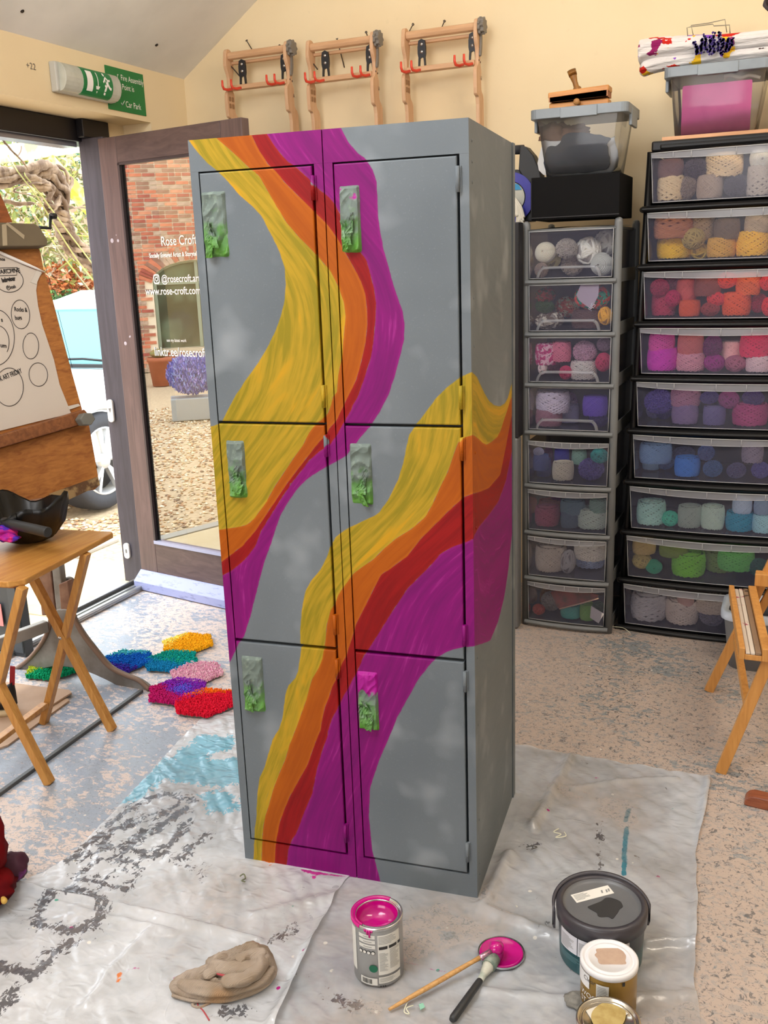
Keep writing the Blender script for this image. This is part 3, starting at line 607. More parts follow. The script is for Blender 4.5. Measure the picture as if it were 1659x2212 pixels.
# ------------------------------------------------------------------ drawer towers
CLEAR = clear_plastic('drawer_plastic', 'f6f8fc', .15, .18, .10, 'c4c8f0')
FROST = clear_plastic('drawer_lip_plastic', 'f2f4fa', .50, .25, .14, 'e4e8f2')
FROST2 = clear_plastic('pull_plastic', 'f2f4fa', .36, .25, .10, 'e4e8f2')
RIM = clear_plastic('drawer_rim_plastic', 'ffffff', .85, .25, .14, 'f4f7fc')
def drawer(tw, x0, x1, z0, z1, yf, depth, bow, taper, lip, kind, ribs=()):
    t0 = taper
    def fx(s, c): return (x0+t0*(1-c))+(x1-x0-2*t0*(1-c))*s
    def fy(s, c, o=0): return yf-bow*(1-(2*s-1)**2)*(.4+.6*c)-o
    b = MB(); b.grid(lambda s, c: (fx(s, c), fy(s, c), z0+(z1-z0)*c), 20, 6)
    b.add([(fx(0, 0), fy(0, 0), z0), (fx(0, 1), fy(0, 1), z1), (fx(0, 1), yf+depth, z1), (fx(0, 0), yf+depth, z0)], [(0, 1, 2, 3)])
    b.add([(fx(1, 0), fy(1, 0), z0), (fx(1, 1), fy(1, 1), z1), (fx(1, 1), yf+depth, z1), (fx(1, 0), yf+depth, z0)], [(3, 2, 1, 0)])
    b.grid(lambda s, c: (fx(s, 0), fy(s, 0)*(1-c)+(yf+depth)*c, z0), 20, 1, False)
    dr = b.build('drawer', CLEAR, tw)
    b = MB(); r = .0016
    b.tube([(fx(k/20, 0), fy(k/20, 0, .001), z0+.001) for k in range(21)], r, 5)
    for s in (0, 1): b.tube([(fx(s, c/4), fy(s, c/4, .001), z0+(z1-z0)*c/4) for c in range(5)], r, 5)
    b.tube([(fx(k/20, 1), fy(k/20, 1, .012 if lip else .001), z1) for k in range(21)], r*1.2, 5)
    if lip:
        lo = lambda s: z1-lip*(.6+.4*(1-(2*s-1)**2))
        b.tube([(fx(k/20, .9), fy(k/20, .95, .012), lo(k/20)) for k in range(21)], r*.8, 5)
        for s in ribs: b.tube([(fx(s, 1), fy(s, 1, .013), z1), (fx(s, .9), fy(s, .95, .013), lo(s))], .0015, 5)
    b.build('rim', RIM, dr)
    b = MB()
    if lip:
        b.grid(lambda s, c: (fx(s, .88+.12*c), fy(s, .95, .011), lo(s)+(z1-lo(s))*c), 20, 2)
        b.grid(lambda s, c: (fx(s, 1), fy(s, 1, .011*(1-c)), z1), 20, 1)
        b.build('pull_lip', FROST, dr)
    else:
        a0, a1, zb, zt = .09, .88, z0+.004, z0+.045
        P = smooth_pts([(fx(a0, 0), zb), (fx(a0+.025, 0), zb+.022), (fx(a0+.07, 0), zt-.004), (fx(a0+.12, 0), zt), (fx(a1-.12, 0), zt), (fx(a1-.06, 0), zt-.004), (fx(a1-.02, 0), zb+.022), (fx(a1, 0), zb)], 4)
        n = len(P); c = np.array([(fx(.5, 0)), zb])
        vs = []
        for i, q in enumerate(P):
            tg = np.array(P[min(i+1, n-1)])-np.array(P[max(i-1, 0)]); tg /= np.linalg.norm(tg); inn = np.array(q)+.010*np.array([tg[1], -tg[0]])
            vs += [(q[0], yf-.014, q[1]), (inn[0], yf-.012, max(inn[1], zb)), (q[0], yf-.001, q[1])]
        b.add(vs, [(3*i, 3*i+1, 3*i+4, 3*i+3) for i in range(n-1)]+[(3*i, 3*i+3, 3*i+5, 3*i+2) for i in range(n-1)], True)
        b.build('pull_lip', FROST2, dr)
    return dr
GT = thing('drawer_tower', 'slim grey plastic tower of eight clear drawers full of yarn by the locker', 'drawer tower', (.42, 1.87, 0))
gx0, gx1, gy, gd = .238, .612, 1.872, .40
for (x, y) in ((gx0, gy), (gx1, gy), (gx0, gy+gd), (gx1+.0, gy+gd)):
    b = MB(); b.tube([(x+.012*(1 if x == gx0 else -1), y+.012, z) for z in (0, .81, .825, .84, 1.628, 1.64, 1.645)], [.0155, .0155, .0165, .0165, .0155, .013, .004], 12); b.build('post', grey_plastic, GT)
ZG = [(1.43, 1.605), (1.230, 1.405), (1.032, 1.205), (.842, 1.010), (.622, .795), (.424, .595), (.226, .396), (.030, .198)]
b = MB(); b.grid(lambda s, c: (gx0+.02+(gx1-gx0-.04)*s, gy-.006+gd*c, 1.612+.022*math.sin(pi*s)*(.3) + .012*c), 12, 2); b.box(gx0+.02, gx1-.02, gy-.002, gy+gd, 1.605, 1.614); b.build('top_panel', grey_plastic, GT)
for i, (z0, z1) in enumerate(ZG):
    b = MB(); bow = .0 if i < 4 else .016
    b.grid(lambda s, c: (gx0+.012+(gx1-gx0-.024)*s, gy-.004-bow*(1-(2*s-1)**2)-.010*math.sin(pi*c), z0-.024+.020*c), 16, 6)
    b.box(gx0+.012, gx1-.012, gy-.002, gy+gd, z0-.012, z0-.005); b.build('shelf', grey_plastic, GT)
b = MB(); b.box(gx0+.01, gx1-.01, gy+gd-.004, gy+gd, .03, 1.61); b.build('back_panel', M('tower_back', '4a4d52', .6), GT)
for x in (gx0+.004, gx1-.008):
    b = MB(); 
    for i, (z0, z1) in enumerate(ZG): b.box(x, x+.004, gy+.03, gy+gd-.02, z0-.02, z0+.03)
    b.build('side_rail', grey_plastic, GT)
for i, (z0, z1) in enumerate(ZG):
    lo = i >= 4
    drawer(GT, gx0+.026, gx1-.027, z0, z1, gy-.003, gd-.03, .016 if lo else .002, .003, .022 if lo else 0, 'g', [.1, .3, .5, .68, .85] if i > 4 else [k/9 for k in range(1, 9)])
BT = thing('drawer_tower', 'wide black plastic tower of nine clear drawers full of yarn by the back wall', 'drawer tower', (.9, 1.95, 0))
by, bd = 1.95, .40
def sh(x, z): return x+.0325*z
ZT = [1.862, 1.653, 1.441, 1.234, 1.029, .822, .614, .409, .203]
bx0, bx1 = .632, 1.262
for (x, y) in ((bx0, by), (bx1, by), (bx0, by+bd), (bx1, by+bd)):
    b = MB(); b.tube([(sh(x+.004, z), y+.01, z) for z in (0, .6, 1.2, 1.87)], .013, 8); b.build('post', black_plastic, BT)
for sx in (bx0+.004, bx1-.004):
    b = MB(); b.add([(sh(sx, 0), by+.03, .02), (sh(sx, 0), by+bd, .02), (sh(sx, 1.87), by+bd, 1.87), (sh(sx, 1.87), by+.03, 1.87)], [(0, 1, 2, 3)]); b.build('side_panel', black_plastic, BT)
b = MB(); b.add([(sh(bx0, 0), by+bd, .02), (sh(bx1, 0), by+bd, .02), (sh(bx1, 1.87), by+bd, 1.87), (sh(bx0, 1.87), by+bd, 1.87)], [(0, 1, 2, 3)]); b.build('back_panel', black_plastic, BT)
b = MB(); x0, x1 = sh(bx0+.008, 1.87), sh(bx1, 1.87); b.box(x0, x1, by-.012, by+bd, 1.868, 1.905); b.box(x0+.03, x1-.03, by-.016, by, 1.873, 1.893); b.build('top_panel', black_plastic, BT, bevel=.007)
for i, zt in enumerate(ZT):
    z0 = zt-.176
    b = MB(); xa, xb = sh(bx0-.012, z0), sh(bx1+.012, z0)
    b.grid(lambda s, c: (xa+(xb-xa)*s, by-.006-.022*(1-(2*s-1)**2)-.012*math.sin(pi*c), z0-.030+.024*c), 18, 6)
    b.box(xa+.015, xb-.015, by-.004, by+bd, z0-.014, z0-.005); b.tube([(xa, by-.004, z0-.018), (xa+.004, by-.012, z0-.018)], .011, 8); b.build('shelf', black_plastic, BT)
for i, zt in enumerate(ZT):
    drawer(BT, sh(bx0+.010, zt), sh(bx1-.010, zt), zt-.172, zt, by-.012, bd-.05, .026, .010, .026, 'b', [.13, .235, .485, .66, .83])
# ------------------------------------------------------------------ yarn
def yarn_mat():
    t = NT('yarn'); oi = t.n('ObjectInfo'); a2 = t.n('Attribute', attribute_type='OBJECT', attribute_name='second_colour')
    v = t.coord('Object'); k = t.ramp(t.noise(v, 2.3, 2), .47, .53); c = t.mix(1.0, t.mix(k, oi.outputs['Color'], a2.outputs['Color']), (1.45, 1.45, 1.45, 1), 'MULTIPLY')
    n_ = t.noise(v, 26, 3); c = t.mix(t.math('MULTIPLY', t.ramp(n_, .4, .75), .22), c, (1, 1, 1, 1), 'SCREEN') if False else t.mix(t.math('MULTIPLY', t.ramp(n_, .35, .7), .35), c, t.mix(1.0, c, (1.9, 1.9, 1.9, 1), 'MULTIPLY'))
    t.bump(n_, .4, .05); return t.fin(c, .9, spec=.1)
def core_mat():
    t = NT('yarn_core'); oi = t.n('ObjectInfo'); c = t.mix(1.0, oi.outputs['Color'], (.8, .76, .78, 1), 'MULTIPLY'); return t.fin(c, .95, spec=.05)
YARN, CORE = yarn_mat(), core_mat()
rg = random.Random(3)
def yarn_proto(kind):
    b = MB(); core = MB()
    def barrel(z): return .80+.20*math.sqrt(max(0, 1-(z*.92)**2)) if abs(z) < 1 else .8
    if kind in ('cross', 'dense', 'wide'):
        tpp, passes, th, n = {'cross': (.43, 66, .056, 11), 'dense': (.31, 112, .050, 8), 'wide': (.55, 40, .082, 13)}[kind]
        pts = []; a = 0
        for p_ in range(passes):
            for k in range(n):
                f = k/n; z = (-.90+1.80*f) if p_ % 2 == 0 else (.90-1.80*f)
                ang = a+2*pi*tpp*f; r = barrel(z)*(1+.012*math.sin(p_*2.3)); pts.append((r*math.cos(ang), r*math.sin(ang), z+.02*math.sin(p_*1.7)))
            a += 2*pi*tpp+.062+rg.uniform(-.035, .035)
        b.tube(pts, th, 5); core.lathe([(.0, -.93), (.70, -.93), (.84, -.8), (.93, 0), (.84, .8), (.70, .93), (.0, .93)], 20)
        for k in range(5): b.tube([((.72-k*.12)*math.cos(t), (.72-k*.12)*math.sin(t), .94) for t in np.linspace(0, 2*pi, 18)], .055, 4)
    elif kind in ('ball', 'chunky', 'spiral'):
        N, th = {'ball': (34, .06), 'chunky': (15, .13), 'spiral': (16, .085)}[kind]
        for k in range(N):
            if kind == 'spiral' and k < 9:
                rr = .97*math.sin(.18+.15*k); yy = -.97*math.cos(.18+.15*k); b.tube([(rr*math.cos(t)+.02*math.sin(3*t), yy, rr*math.sin(t)) for t in np.linspace(0, 2*pi, 24)], th, 5); continue
            ax = Vector((rg.gauss(0, 1), rg.gauss(0, 1), rg.gauss(0, 1))).normalized() if kind != 'spiral' else Vector((rg.uniform(-.3, .3), 1, rg.uniform(-.3, .3))).normalized()
            u = ax.orthogonal().normalized(); w = ax.cross(u); off = rg.uniform(-.45, .45)
            q = [u*(math.cos(t)*math.sqrt(1-off*off))+w*(math.sin(t)*math.sqrt(1-off*off))+ax*off for t in np.linspace(0, 2*pi*.93, 22)]
            b.tube([tuple(x*(.95+.02*math.sin(k))) for x in q], th, 5)
        core.sphere((0, 0, 0), .94, 18, 12)
    else:
        core.sphere((0, 0, 0), .86, 18, 12)
        for k in range(900):
            d = Vector((rg.gauss(0, 1), rg.gauss(0, 1), rg.gauss(0, 1))).normalized(); t_ = d.orthogonal().normalized(); t_ = Matrix.Rotation(rg.uniform(0, 6.3), 3, d)@t_
            L = rg.uniform(.12, .42); b.tube([tuple(d*.84-t_*L*.5), tuple(d*(.93+rg.uniform(0, .06))), tuple(d*.84+t_*L*.5)], .022, 3)
    me = bpy.data.meshes.new('yarn_'+kind); nv = len(core.v)
    me.from_pydata(core.v+b.v, [], core.f+[tuple(i+nv for i in f) for f in b.f]); me.materials.append(YARN); me.materials.append(CORE)
    me.polygons.foreach_set('use_smooth', [True]*len(me.polygons)); me.polygons.foreach_set('material_index', [1]*len(core.f)+[0]*len(b.f)); me.update(); return me
YP = {k: yarn_proto(k) for k in ('cross', 'dense', 'wide', 'ball', 'chunky', 'spiral', 'fuzzy')}
ZA, ZB, ZC = (1090, 430, 2.9156), (1090, 850, 2.9156), (1100, 0, 2.968)
SHAPE = {'cross': 'open-wound yarn cake', 'dense': 'wound yarn cake', 'wide': 'loosely wound yarn cake', 'ball': 'round yarn ball', 'chunky': 'chunky yarn ball', 'spiral': 'coiled yarn ball', 'fuzzy': 'fluffy yarn ball'}
ORD = ['first', 'second', 'third', 'fourth', 'fifth', 'sixth', 'seventh', 'eighth', 'ninth', 'tenth', 'eleventh']
def yarns(tower, di, yfront, z0, org, rows_, zmax, xl, xr):
    done = []; lab = {}; dw = 'top' if di == 0 else 'bottom' if di == (8 if tower == 'black' else 7) else ORD[di]
    for row, items in rows_:
        for k, q in enumerate(sorted(items, key=lambda q: q[0])): lab[(q[0], q[1])] = f'{q[6]} {SHAPE[q[5]]}, {ORD[k]} in {row} row, {dw} drawer of {tower} tower'
    for (cx, cy, rx, ry, hx, kind, cw, *rest) in sorted([q for _, it in rows_ for q in it], key=lambda q: (not (q[5] in ('ball', 'spiral', 'chunky') and q[2] < 76), -q[2])):
        px, py = org[0]+cx/org[2], org[1]+cy/org[2]; Y = yfront+.034+rx/org[2]/530*.92
        for tr in range(9):                                 # a ball hidden behind its neighbour sits deeper in the drawer
            p = AY(px, py, Y); s = pxm(p); r = rx/org[2]/s; rz = ry/org[2]/s
            rz = min(rz, (zmax-z0)/2-.004); r = min(r, (xr-xl)/2); p[2] = min(max(p[2], z0+.003+rz*1.02), zmax-rz*1.02); p[0] = min(max(p[0], xl+r*1.07), xr-r*1.07)
            if not any(abs(p[0]-q[0]) < .70*(r+q[3]) and abs(p[1]-q[1]) < .72*(r+q[3])*.92 and abs(p[2]-q[2]) < .70*(rz+q[4]) for q in done): break
            Y += .014
        done.append((*p, r, rz)); cake = kind in ('cross', 'dense', 'wide')
        o = bpy.data.objects.new('yarn_cake' if cake else 'yarn_ball', YP[kind]); COL.objects.link(o); o.location = p; o.scale = (r, r*.92, rz)
        rr = random.Random(int(cx*7+cy)); o.rotation_euler = (0, 0, rr.uniform(0, 6)) if cake else (rr.uniform(-.2, .2), rr.uniform(-.2, .2), rr.uniform(-.3, .3))
        o.color = lin(hx); o['second_colour'] = list(lin(rest[0]))[:3] if rest else list(lin(hx))[:3]
        tag(o, lab[(cx, cy)], 'yarn', f'yarn in the {tower} drawer tower')
def bl(di, org, top, bot): yarns('black', di, by-.026, ZT[di]-.172, org, (('upper', top), ('lower', bot)), ZT[di]+.006, sh(bx0+.022, ZT[di]), sh(bx1-.022, ZT[di]))
bl(0, ZC, [(990, 1090, 80, 62, '7b5a50', 'dense', 'mauve brown'), (1195, 1085, 78, 72, '56484a', 'fuzzy', 'dark brown'), (1378, 1060, 112, 80, 'dcbf90', 'cross', 'cream'), (1612, 1010, 66, 76, 'd8d2c2', 'spiral', 'off-white')],
   [(995, 1240, 85, 80, 'd8bd92', 'wide', 'pale cream'), (1140, 1225, 60, 78, '9c8876', 'fuzzy', 'taupe'), (1285, 1215, 82, 76, 'a9937f', 'dense', 'beige'), (1455, 1215, 82, 76, '4e484e', 'fuzzy', 'charcoal'), (1604, 1180, 76, 96, 'b4a696', 'wide', 'light taupe')])
bl(1, ZA, [(1030, 180, 112, 72, 'b57650', 'wide', 'rusty tan'), (1240, 185, 84, 78, 'a88a60', 'cross', 'tan'), (1400, 190, 80, 66, '75604a', 'dense', 'brown'), (1592, 160, 76, 56, 'bfa684', 'dense', 'beige')],
   [(1025, 325, 112, 76, 'f2c22c', 'dense', 'bright yellow'), (1190, 250, 72, 66, 'b39858', 'ball', 'khaki'), (1232, 347, 58, 46, 'eec650', 'chunky', 'lemon'), (1365, 320, 88, 63, 'd9a648', 'cross', 'gold'), (1560, 290, 102, 80, 'f4bc36', 'cross', 'golden yellow')])
bl(2, ZA, [(945, 560, 62, 58, 'c03c5c', 'fuzzy', 'raspberry'), (1055, 530, 50, 54, '8c4a58', 'fuzzy', 'mauve'), (1145, 580, 66, 76, 'c25650', 'dense', 'brick red'), (1280, 545, 78, 68, '8e4a40', 'dense', 'red-brown'), (1400, 510, 64, 52, 'ee4c36', 'ball', 'scarlet'), (1535, 535, 76, 72, 'ee6c34', 'cross', 'bright orange'), (1650, 525, 40, 50, 'ee3838', 'ball', 'red')],
   [(990, 690, 78, 78, 'b83a54', 'cross', 'crimson'), (1060, 625, 48, 52, 'bc2452', 'ball', 'small magenta red'), (1165, 700, 65, 52, 'd65a36', 'dense', 'rust orange'), (1295, 698, 58, 45, '9c3e3c', 'ball', 'dark rust'), (1330, 628, 55, 45, 'dc3c40', 'ball', 'small red'), (1460, 675, 90, 74, 'e85e32', 'cross', 'orange'), (1600, 655, 54, 62, 'bc2a48', 'fuzzy', 'dark crimson'), (1660, 690, 40, 58, 'e03038', 'ball', 'bright red')])
bl(3, ZA, [(990, 905, 80, 58, 'd64ca0', 'cross', 'orchid pink'), (1172, 915, 78, 68, 'c46a64', 'dense', 'salmon brown'), (1310, 930, 62, 78, '7c2468', 'fuzzy', 'plum'), (1430, 957, 68, 62, 'eeb4b2', 'dense', 'pale pink'), (1582, 920, 92, 76, 'e62c5c', 'cross', 'hot pink')],
   [(985, 1030, 98, 74, 'd034b4', 'dense', 'magenta'), (1170, 1040, 85, 60, 'd696a4', 'cross', 'dusty pink'), (1320, 1045, 65, 56, '9c2880', 'ball', 'purple'), (1452, 1050, 65, 52, 'b0647c', 'ball', 'old rose'), (1602, 1045, 78, 52, 'e6c6ca', 'cross', 'blush')])
bl(4, ZB, [(935, 50, 95, 82, '6a58b0', 'fuzzy', 'indigo'), (1140, 22, 88, 58, 'b07c96', 'cross', 'mauve pink'), (1290, 25, 60, 42, '5c5094', 'fuzzy', 'slate violet'), (1412, 38, 66, 56, '94407c', 'ball', 'plum pink'), (1565, 28, 70, 50, '5c4488', 'fuzzy', 'dark violet')],
   [(895, 160, 50, 55, '8c86c0', 'fuzzy', 'lilac'), (1000, 165, 56, 52, '54509a', 'fuzzy', 'dark indigo'), (1135, 148, 80, 66, '8a749c', 'dense', 'heather mauve'), (1320, 148, 66, 62, '6c6494', 'dense', 'grey violet'), (1545, 142, 106, 72, 'b8447e', 'cross', 'raspberry rose')])
bl(5, ZB, [(935, 370, 96, 66, '7c9cc4', 'dense', 'dusty blue'), (1125, 378, 76, 48, '4c5478', 'fuzzy', 'navy'), (1270, 372, 54, 54, '566aa4', 'fuzzy', 'denim blue'), (1562, 368, 68, 66, '948a9c', 'cross', 'grey mauve')],
   [(885, 486, 56, 56, 'a0c0dc', 'dense', 'pale blue'), (1010, 482, 60, 56, '5474b0', 'fuzzy', 'slate blue'), (1150, 470, 78, 63, '468ae2', 'dense', 'bright blue'), (1310, 482, 62, 56, '5078b0', 'fuzzy', 'mid blue'), (1460, 486, 62, 52, '6c6890', 'fuzzy', 'grey purple'), (1612, 482, 58, 56, '6a64ac', 'fuzzy', 'violet')])
bl(6, ZB, [(1497, 698, 62, 54, 'b8cade', 'dense', 'pale blue grey'), (1625, 704, 52, 56, '8ea4bc', 'dense', 'blue grey')],
   [(905, 768, 92, 76, 'b8e4dc', 'cross', 'pale aqua'), (1042, 802, 52, 50, '52d0b4', 'ball', 'turquoise'), (1165, 786, 72, 72, 'a4b4aa', 'dense', 'grey green'), (1310, 792, 74, 76, 'c6dccc', 'dense', 'mint'), (1480, 812, 86, 63, '1c9cbc', 'cross', 'teal blue'), (1628, 822, 62, 62, 'a8d8e0', 'cross', 'ice blue')])
bl(7, ZB, [(862, 958, 70, 46, 'c8b070', 'dense', 'sand'), (1065, 982, 86, 40, '7c923a', 'dense', 'moss green'), (1240, 1004, 82, 42, '78924a', 'dense', 'olive green'), (1458, 1040, 106, 66, '6cc05c', 'cross', 'leaf green')],
   [(858, 1050, 60, 52, 'bcac68', 'ball', 'straw'), (940, 1105, 50, 46, '2ca884', 'spiral', 'sea green'), (1158, 1095, 106, 74, '80cc34', 'cross', 'lime green'), (1360, 1105, 92, 66, '7c984c', 'cross', 'sage olive'), (1602, 1095, 64, 62, '2c7060', 'fuzzy', 'dark teal')])
bl(8, ZB, [(825, 1272, 62, 56, 'c6c0c0', 'wide', 'white grey'), (985, 1288, 100, 54, 'd8c0ae', 'cross', 'pale peach'), (1140, 1302, 52, 28, 'c09c92', 'dense', 'pinkish beige'), (1310, 1326, 100, 46, 'c0b0a0', 'cross', 'oatmeal')],
   [(905, 1390, 112, 84, 'bcb8bc', 'wide', 'thick pale grey'), (1115, 1400, 102, 76, 'd0c2b8', 'cross', 'cream beige'), (1300, 1422, 76, 60, '86808e', 'fuzzy', 'dark grey')])
def gr(di, org, top, bot): yarns('grey', di, gy-.012, ZG[di][0], org, (('upper', top), ('lower', bot)), ZG[di][1]-.002, gx0+.031, gx1-.032)
gr(0, ZA, [(207, 338, 66, 62, 'f2ead2', 'spiral', 'cream'), (390, 312, 72, 66, 'd4cabc', 'fuzzy', 'beige white'), (525, 325, 80, 80, 'f6f2e4', 'chunky', 'white'), (640, 272, 76, 72, 'd8d6ca', 'chunky', 'greyish white')],
   [(215, 462, 46, 46, 'baa594', 'fuzzy', 'tan'), (298, 380, 55, 48, 'f2e6a8', 'chunky', 'pale lemon'), (425, 430, 74, 66, 'ccbcaa', 'fuzzy', 'oatmeal'), (620, 412, 72, 70, 'c6c6bc', 'spiral', 'pale grey')])
gr(1, ZA, [(240, 608, 66, 50, 'a8564a', 'fuzzy', 'tweedy red and green', '4c5a40'), (550, 612, 112, 78, 'dc5a4c', 'ball', 'rainbow', '2c9c80')],
   [(240, 676, 64, 44, '4c6840', 'fuzzy', 'dark green'), (262, 765, 86, 52, 'd0c6b6', 'chunky', 'cream and brown', '6c5a50'), (395, 680, 80, 66, 'b8604e', 'fuzzy', 'mottled red and cream', 'c0c0a0'), (520, 755, 92, 58, '6c5450', 'cross', 'brown'), (652, 735, 44, 54, 'f2b23c', 'chunky', 'golden')])
gr(2, ZA, [(225, 975, 72, 70, 'e8b8c8', 'cross', 'pink and white', 'c8407e'), (358, 960, 62, 66, 'd87890', 'cross', 'rose'), (505, 962, 80, 72, 'dcb0c4', 'fuzzy', 'lilac pink'), (625, 912, 46, 46, '947888', 'fuzzy', 'grey mauve')],
   [(240, 1062, 28, 40, 'ecd4d0', 'chunky', 'tiny cream pink'), (312, 1046, 46, 46, 'b84a6c', 'fuzzy', 'dark rose'), (385, 1092, 42, 44, 'c83c64', 'ball', 'red pink'), (497, 1080, 86, 60, 'd8d0ca', 'cross', 'white'), (622, 1026, 50, 60, 'c03c5e', 'ball', 'crimson')])
gr(3, ZB, [(262, 48, 105, 72, 'e2d6e6', 'cross', 'pale lilac'), (405, 60, 56, 72, '845c8c', 'fuzzy', 'mauve'), (570, 75, 75, 66, '6c50bc', 'dense', 'violet')],
   [(245, 172, 86, 54, 'a87888', 'dense', 'dusty brown pink'), (405, 155, 60, 62, '9c98bc', 'dense', 'lilac grey'), (590, 165, 62, 50, '463c78', 'fuzzy', 'navy purple')])
gr(4, ZB, [(185, 366, 36, 30, 'a8a8c8', 'fuzzy', 'small pale lilac'), (190, 430, 48, 54, '40508c', 'dense', 'denim blue'), (360, 405, 46, 60, '3030a0', 'dense', 'ultramarine'), (470, 400, 46, 46, '90bcac', 'cross', 'mint'), (598, 392, 58, 46, '2c9498', 'ball', 'teal')],
   [(190, 520, 46, 58, '3c4488', 'dense', 'dark blue'), (266, 470, 40, 90, '6c3068', 'fuzzy', 'plum'), (368, 515, 66, 60, 'd6d0c0', 'cross', 'cream'), (545, 510, 86, 74, '7468b4', 'fuzzy', 'violet')])
gr(5, ZB, [(215, 706, 66, 46, 'a4504a', 'cross', 'rust'), (430, 712, 76, 46, '5c7888', 'dense', 'slate'), (588, 706, 56, 42, '7c9c90', 'cross', 'grey green')],
   [(225, 800, 80, 62, '9c4a60', 'cross', 'plum red'), (325, 760, 36, 90, '783066', 'fuzzy', 'purple'), (410, 800, 54, 56, '54687c', 'dense', 'steel blue'), (552, 810, 90, 66, 'bcccc4', 'cross', 'white')])
gr(6, ZB, [(540, 985, 100, 56, 'dcd8d0', 'cross', 'white')],
   [(255, 1060, 100, 82, 'c6bcb2', 'dense', 'oatmeal'), (400, 1058, 46, 76, 'a8a8ac', 'chunky', 'grey'), (535, 1102, 96, 66, 'acbedf', 'cross', 'pale blue')])
gr(7, ZB, [(185, 1302, 48, 60, 'a07a50', 'fuzzy', 'tan')],
   [(215, 1388, 40, 34, 'b84c3a', 'ball', 'brick red'), (292, 1352, 66, 66, 'a09892', 'fuzzy', 'grey'), (415, 1390, 62, 44, '50b0ac', 'dense', 'aqua'), (520, 1390, 48, 56, '7cae58', 'dense', 'apple green'), (596, 1345, 44, 40, '4c6c50', 'fuzzy', 'dark green')])
# paper label round the rainbow ball, tag on the green yarn, red kit in the bottom drawer
def quadpx(name, pts, Y, mat, label, cat, th=.001):
    P = [AY(x, y, Y) for x, y in pts]; b = MB(); n = len(P); Q = [p+np.array([0, th, 0]) for p in P]
    b.add(P+Q, [tuple(range(n))[::-1], tuple(range(n, 2*n))]+[(i, (i+1) % n, n+(i+1) % n, n+i) for i in range(n)]); o = b.build(name, mat); tag(o, label, cat); return o
zpx = lambda org, pts: [(org[0]+a/org[2], org[1]+c/org[2]) for a, c in pts]
lb = quadpx('yarn_label', zpx(ZA, [(480, 538), (596, 536), (590, 610), (545, 695), (470, 640), (452, 605)]), gy+.008, M('label_lilac', 'ccb8c8', .6), 'lilac paper band with white lettering round the rainbow ball in the second grey drawer', 'label')
p = AY(1090+552/2.9156, 430+650/2.9156, gy+.0072)
text('lettering', 'Shi', .026, p, (-.55, 0, -.83), (.83, 0, -.55), white_print, lb)
quadpx('yarn_tag', zpx(ZB, [(545, 1337), (626, 1388), (592, 1448), (538, 1412)]), gy-.004, M('tag_white', 'dcd8da', .6), 'white paper tag beside the apple green yarn in the bottom grey drawer', 'label')
kt = quadpx('embroidery_kit', zpx(ZB, [(290, 1250), (400, 1220), (590, 1270), (585, 1295), (345, 1355), (330, 1345)]), gy+.0, M('kit_red', 'a05246', .6, c2='6e4a3c', scale=30), 'reddish patterned kit packet leaning in the bottom grey drawer', 'packet', .006)
b = MB(); b.tube([AY(*q, gy-.006) for q in zpx(ZB, [(345, 1357), (470, 1325), (592, 1290)])], .003, 6); b.build('stick', M('stick_cream', 'ecc8b0', .6), kt)
# ------------------------------------------------------------------ things on top of the towers
def lidbox(name, pts, Y, depth, lab, wallmat, lidmat, zl, flare=.9):
    """clear storage box: pts = pixel x of bottom left, bottom right, top left, top right and pixel y of bottom and lid"""
    (xbl, xbr, yb), (xtl, xtr, yt) = pts; A, B = AY(xbl, yb, Y), AY(xbr, yb, Y); C, D = AY(xtl, yt, Y-.015), AY(xtr, yt, Y-.015)
    zb, zt = zl, (C[2]+D[2])/2; x0, x1, X0, X1 = A[0], B[0], C[0]+.018, D[0]-.018
    t = thing(name, lab, 'storage box', ((x0+x1)/2, Y, zb)); b = MB(); n = 2
    def ring(z, f): 
        a, c = x0+(X0-x0)*f, x1+(X1-x1)*f; ya, yc = Y-.012*f, Y+depth+.012*f
        return [(*q, z) for q in rrect(a, c, ya, yc, .02, 3)]
    R = [ring(zb, 0), ring(zb+(zt-zb)*.5, .5), ring(zt, 1)]; m = len(R[0]); b.add(sum(R, []), [(i*m+k, i*m+(k+1) % m, (i+1)*m+(k+1) % m, (i+1)*m+k) for i in range(2) for k in range(m)]+[tuple(range(m))[::-1]], True)
    b.build('tub', wallmat, t)
    b = MB(); ya, yc = Y-.03, Y+depth+.03; P = rrect(X0-.02, X1+.02, ya, yc, .025, 4)
    b.prism(P, (0, 0, zt-.012), (1, 0, 0), (0, 1, 0), (0, 0, .034)); b.prism(rrect(X0+.02, X1-.02, ya+.04, yc-.04, .02), (0, 0, zt+.022), (1, 0, 0), (0, 1, 0), (0, 0, .004))
    b.build('lid', lidmat, t, bevel=.006)
    b = MB(); xm = (X0+X1)/2
    b.box(xm-(X1-X0)*.20, xm+(X1-X0)*.22, ya-.005, ya+.004, zt-.016, zt+.020); b.build('clip', lidmat, t, bevel=.002)
    for s in (X0-.022, X1+.010): MB().box(s, s+.012, Y+.05, Y+depth-.05, zt-.05, zt+.01).build('side_handle', lidmat, t, bevel=.003)
    return t, (x0, x1, zb, zt, X0, X1)
LIDG = M('lid_grey', '8a949c', .35, c2='7d868e', scale=6)
TUB = clear_plastic('tub_plastic', 'f2f4f6', .10, .15, .12, 'dfe4ea')
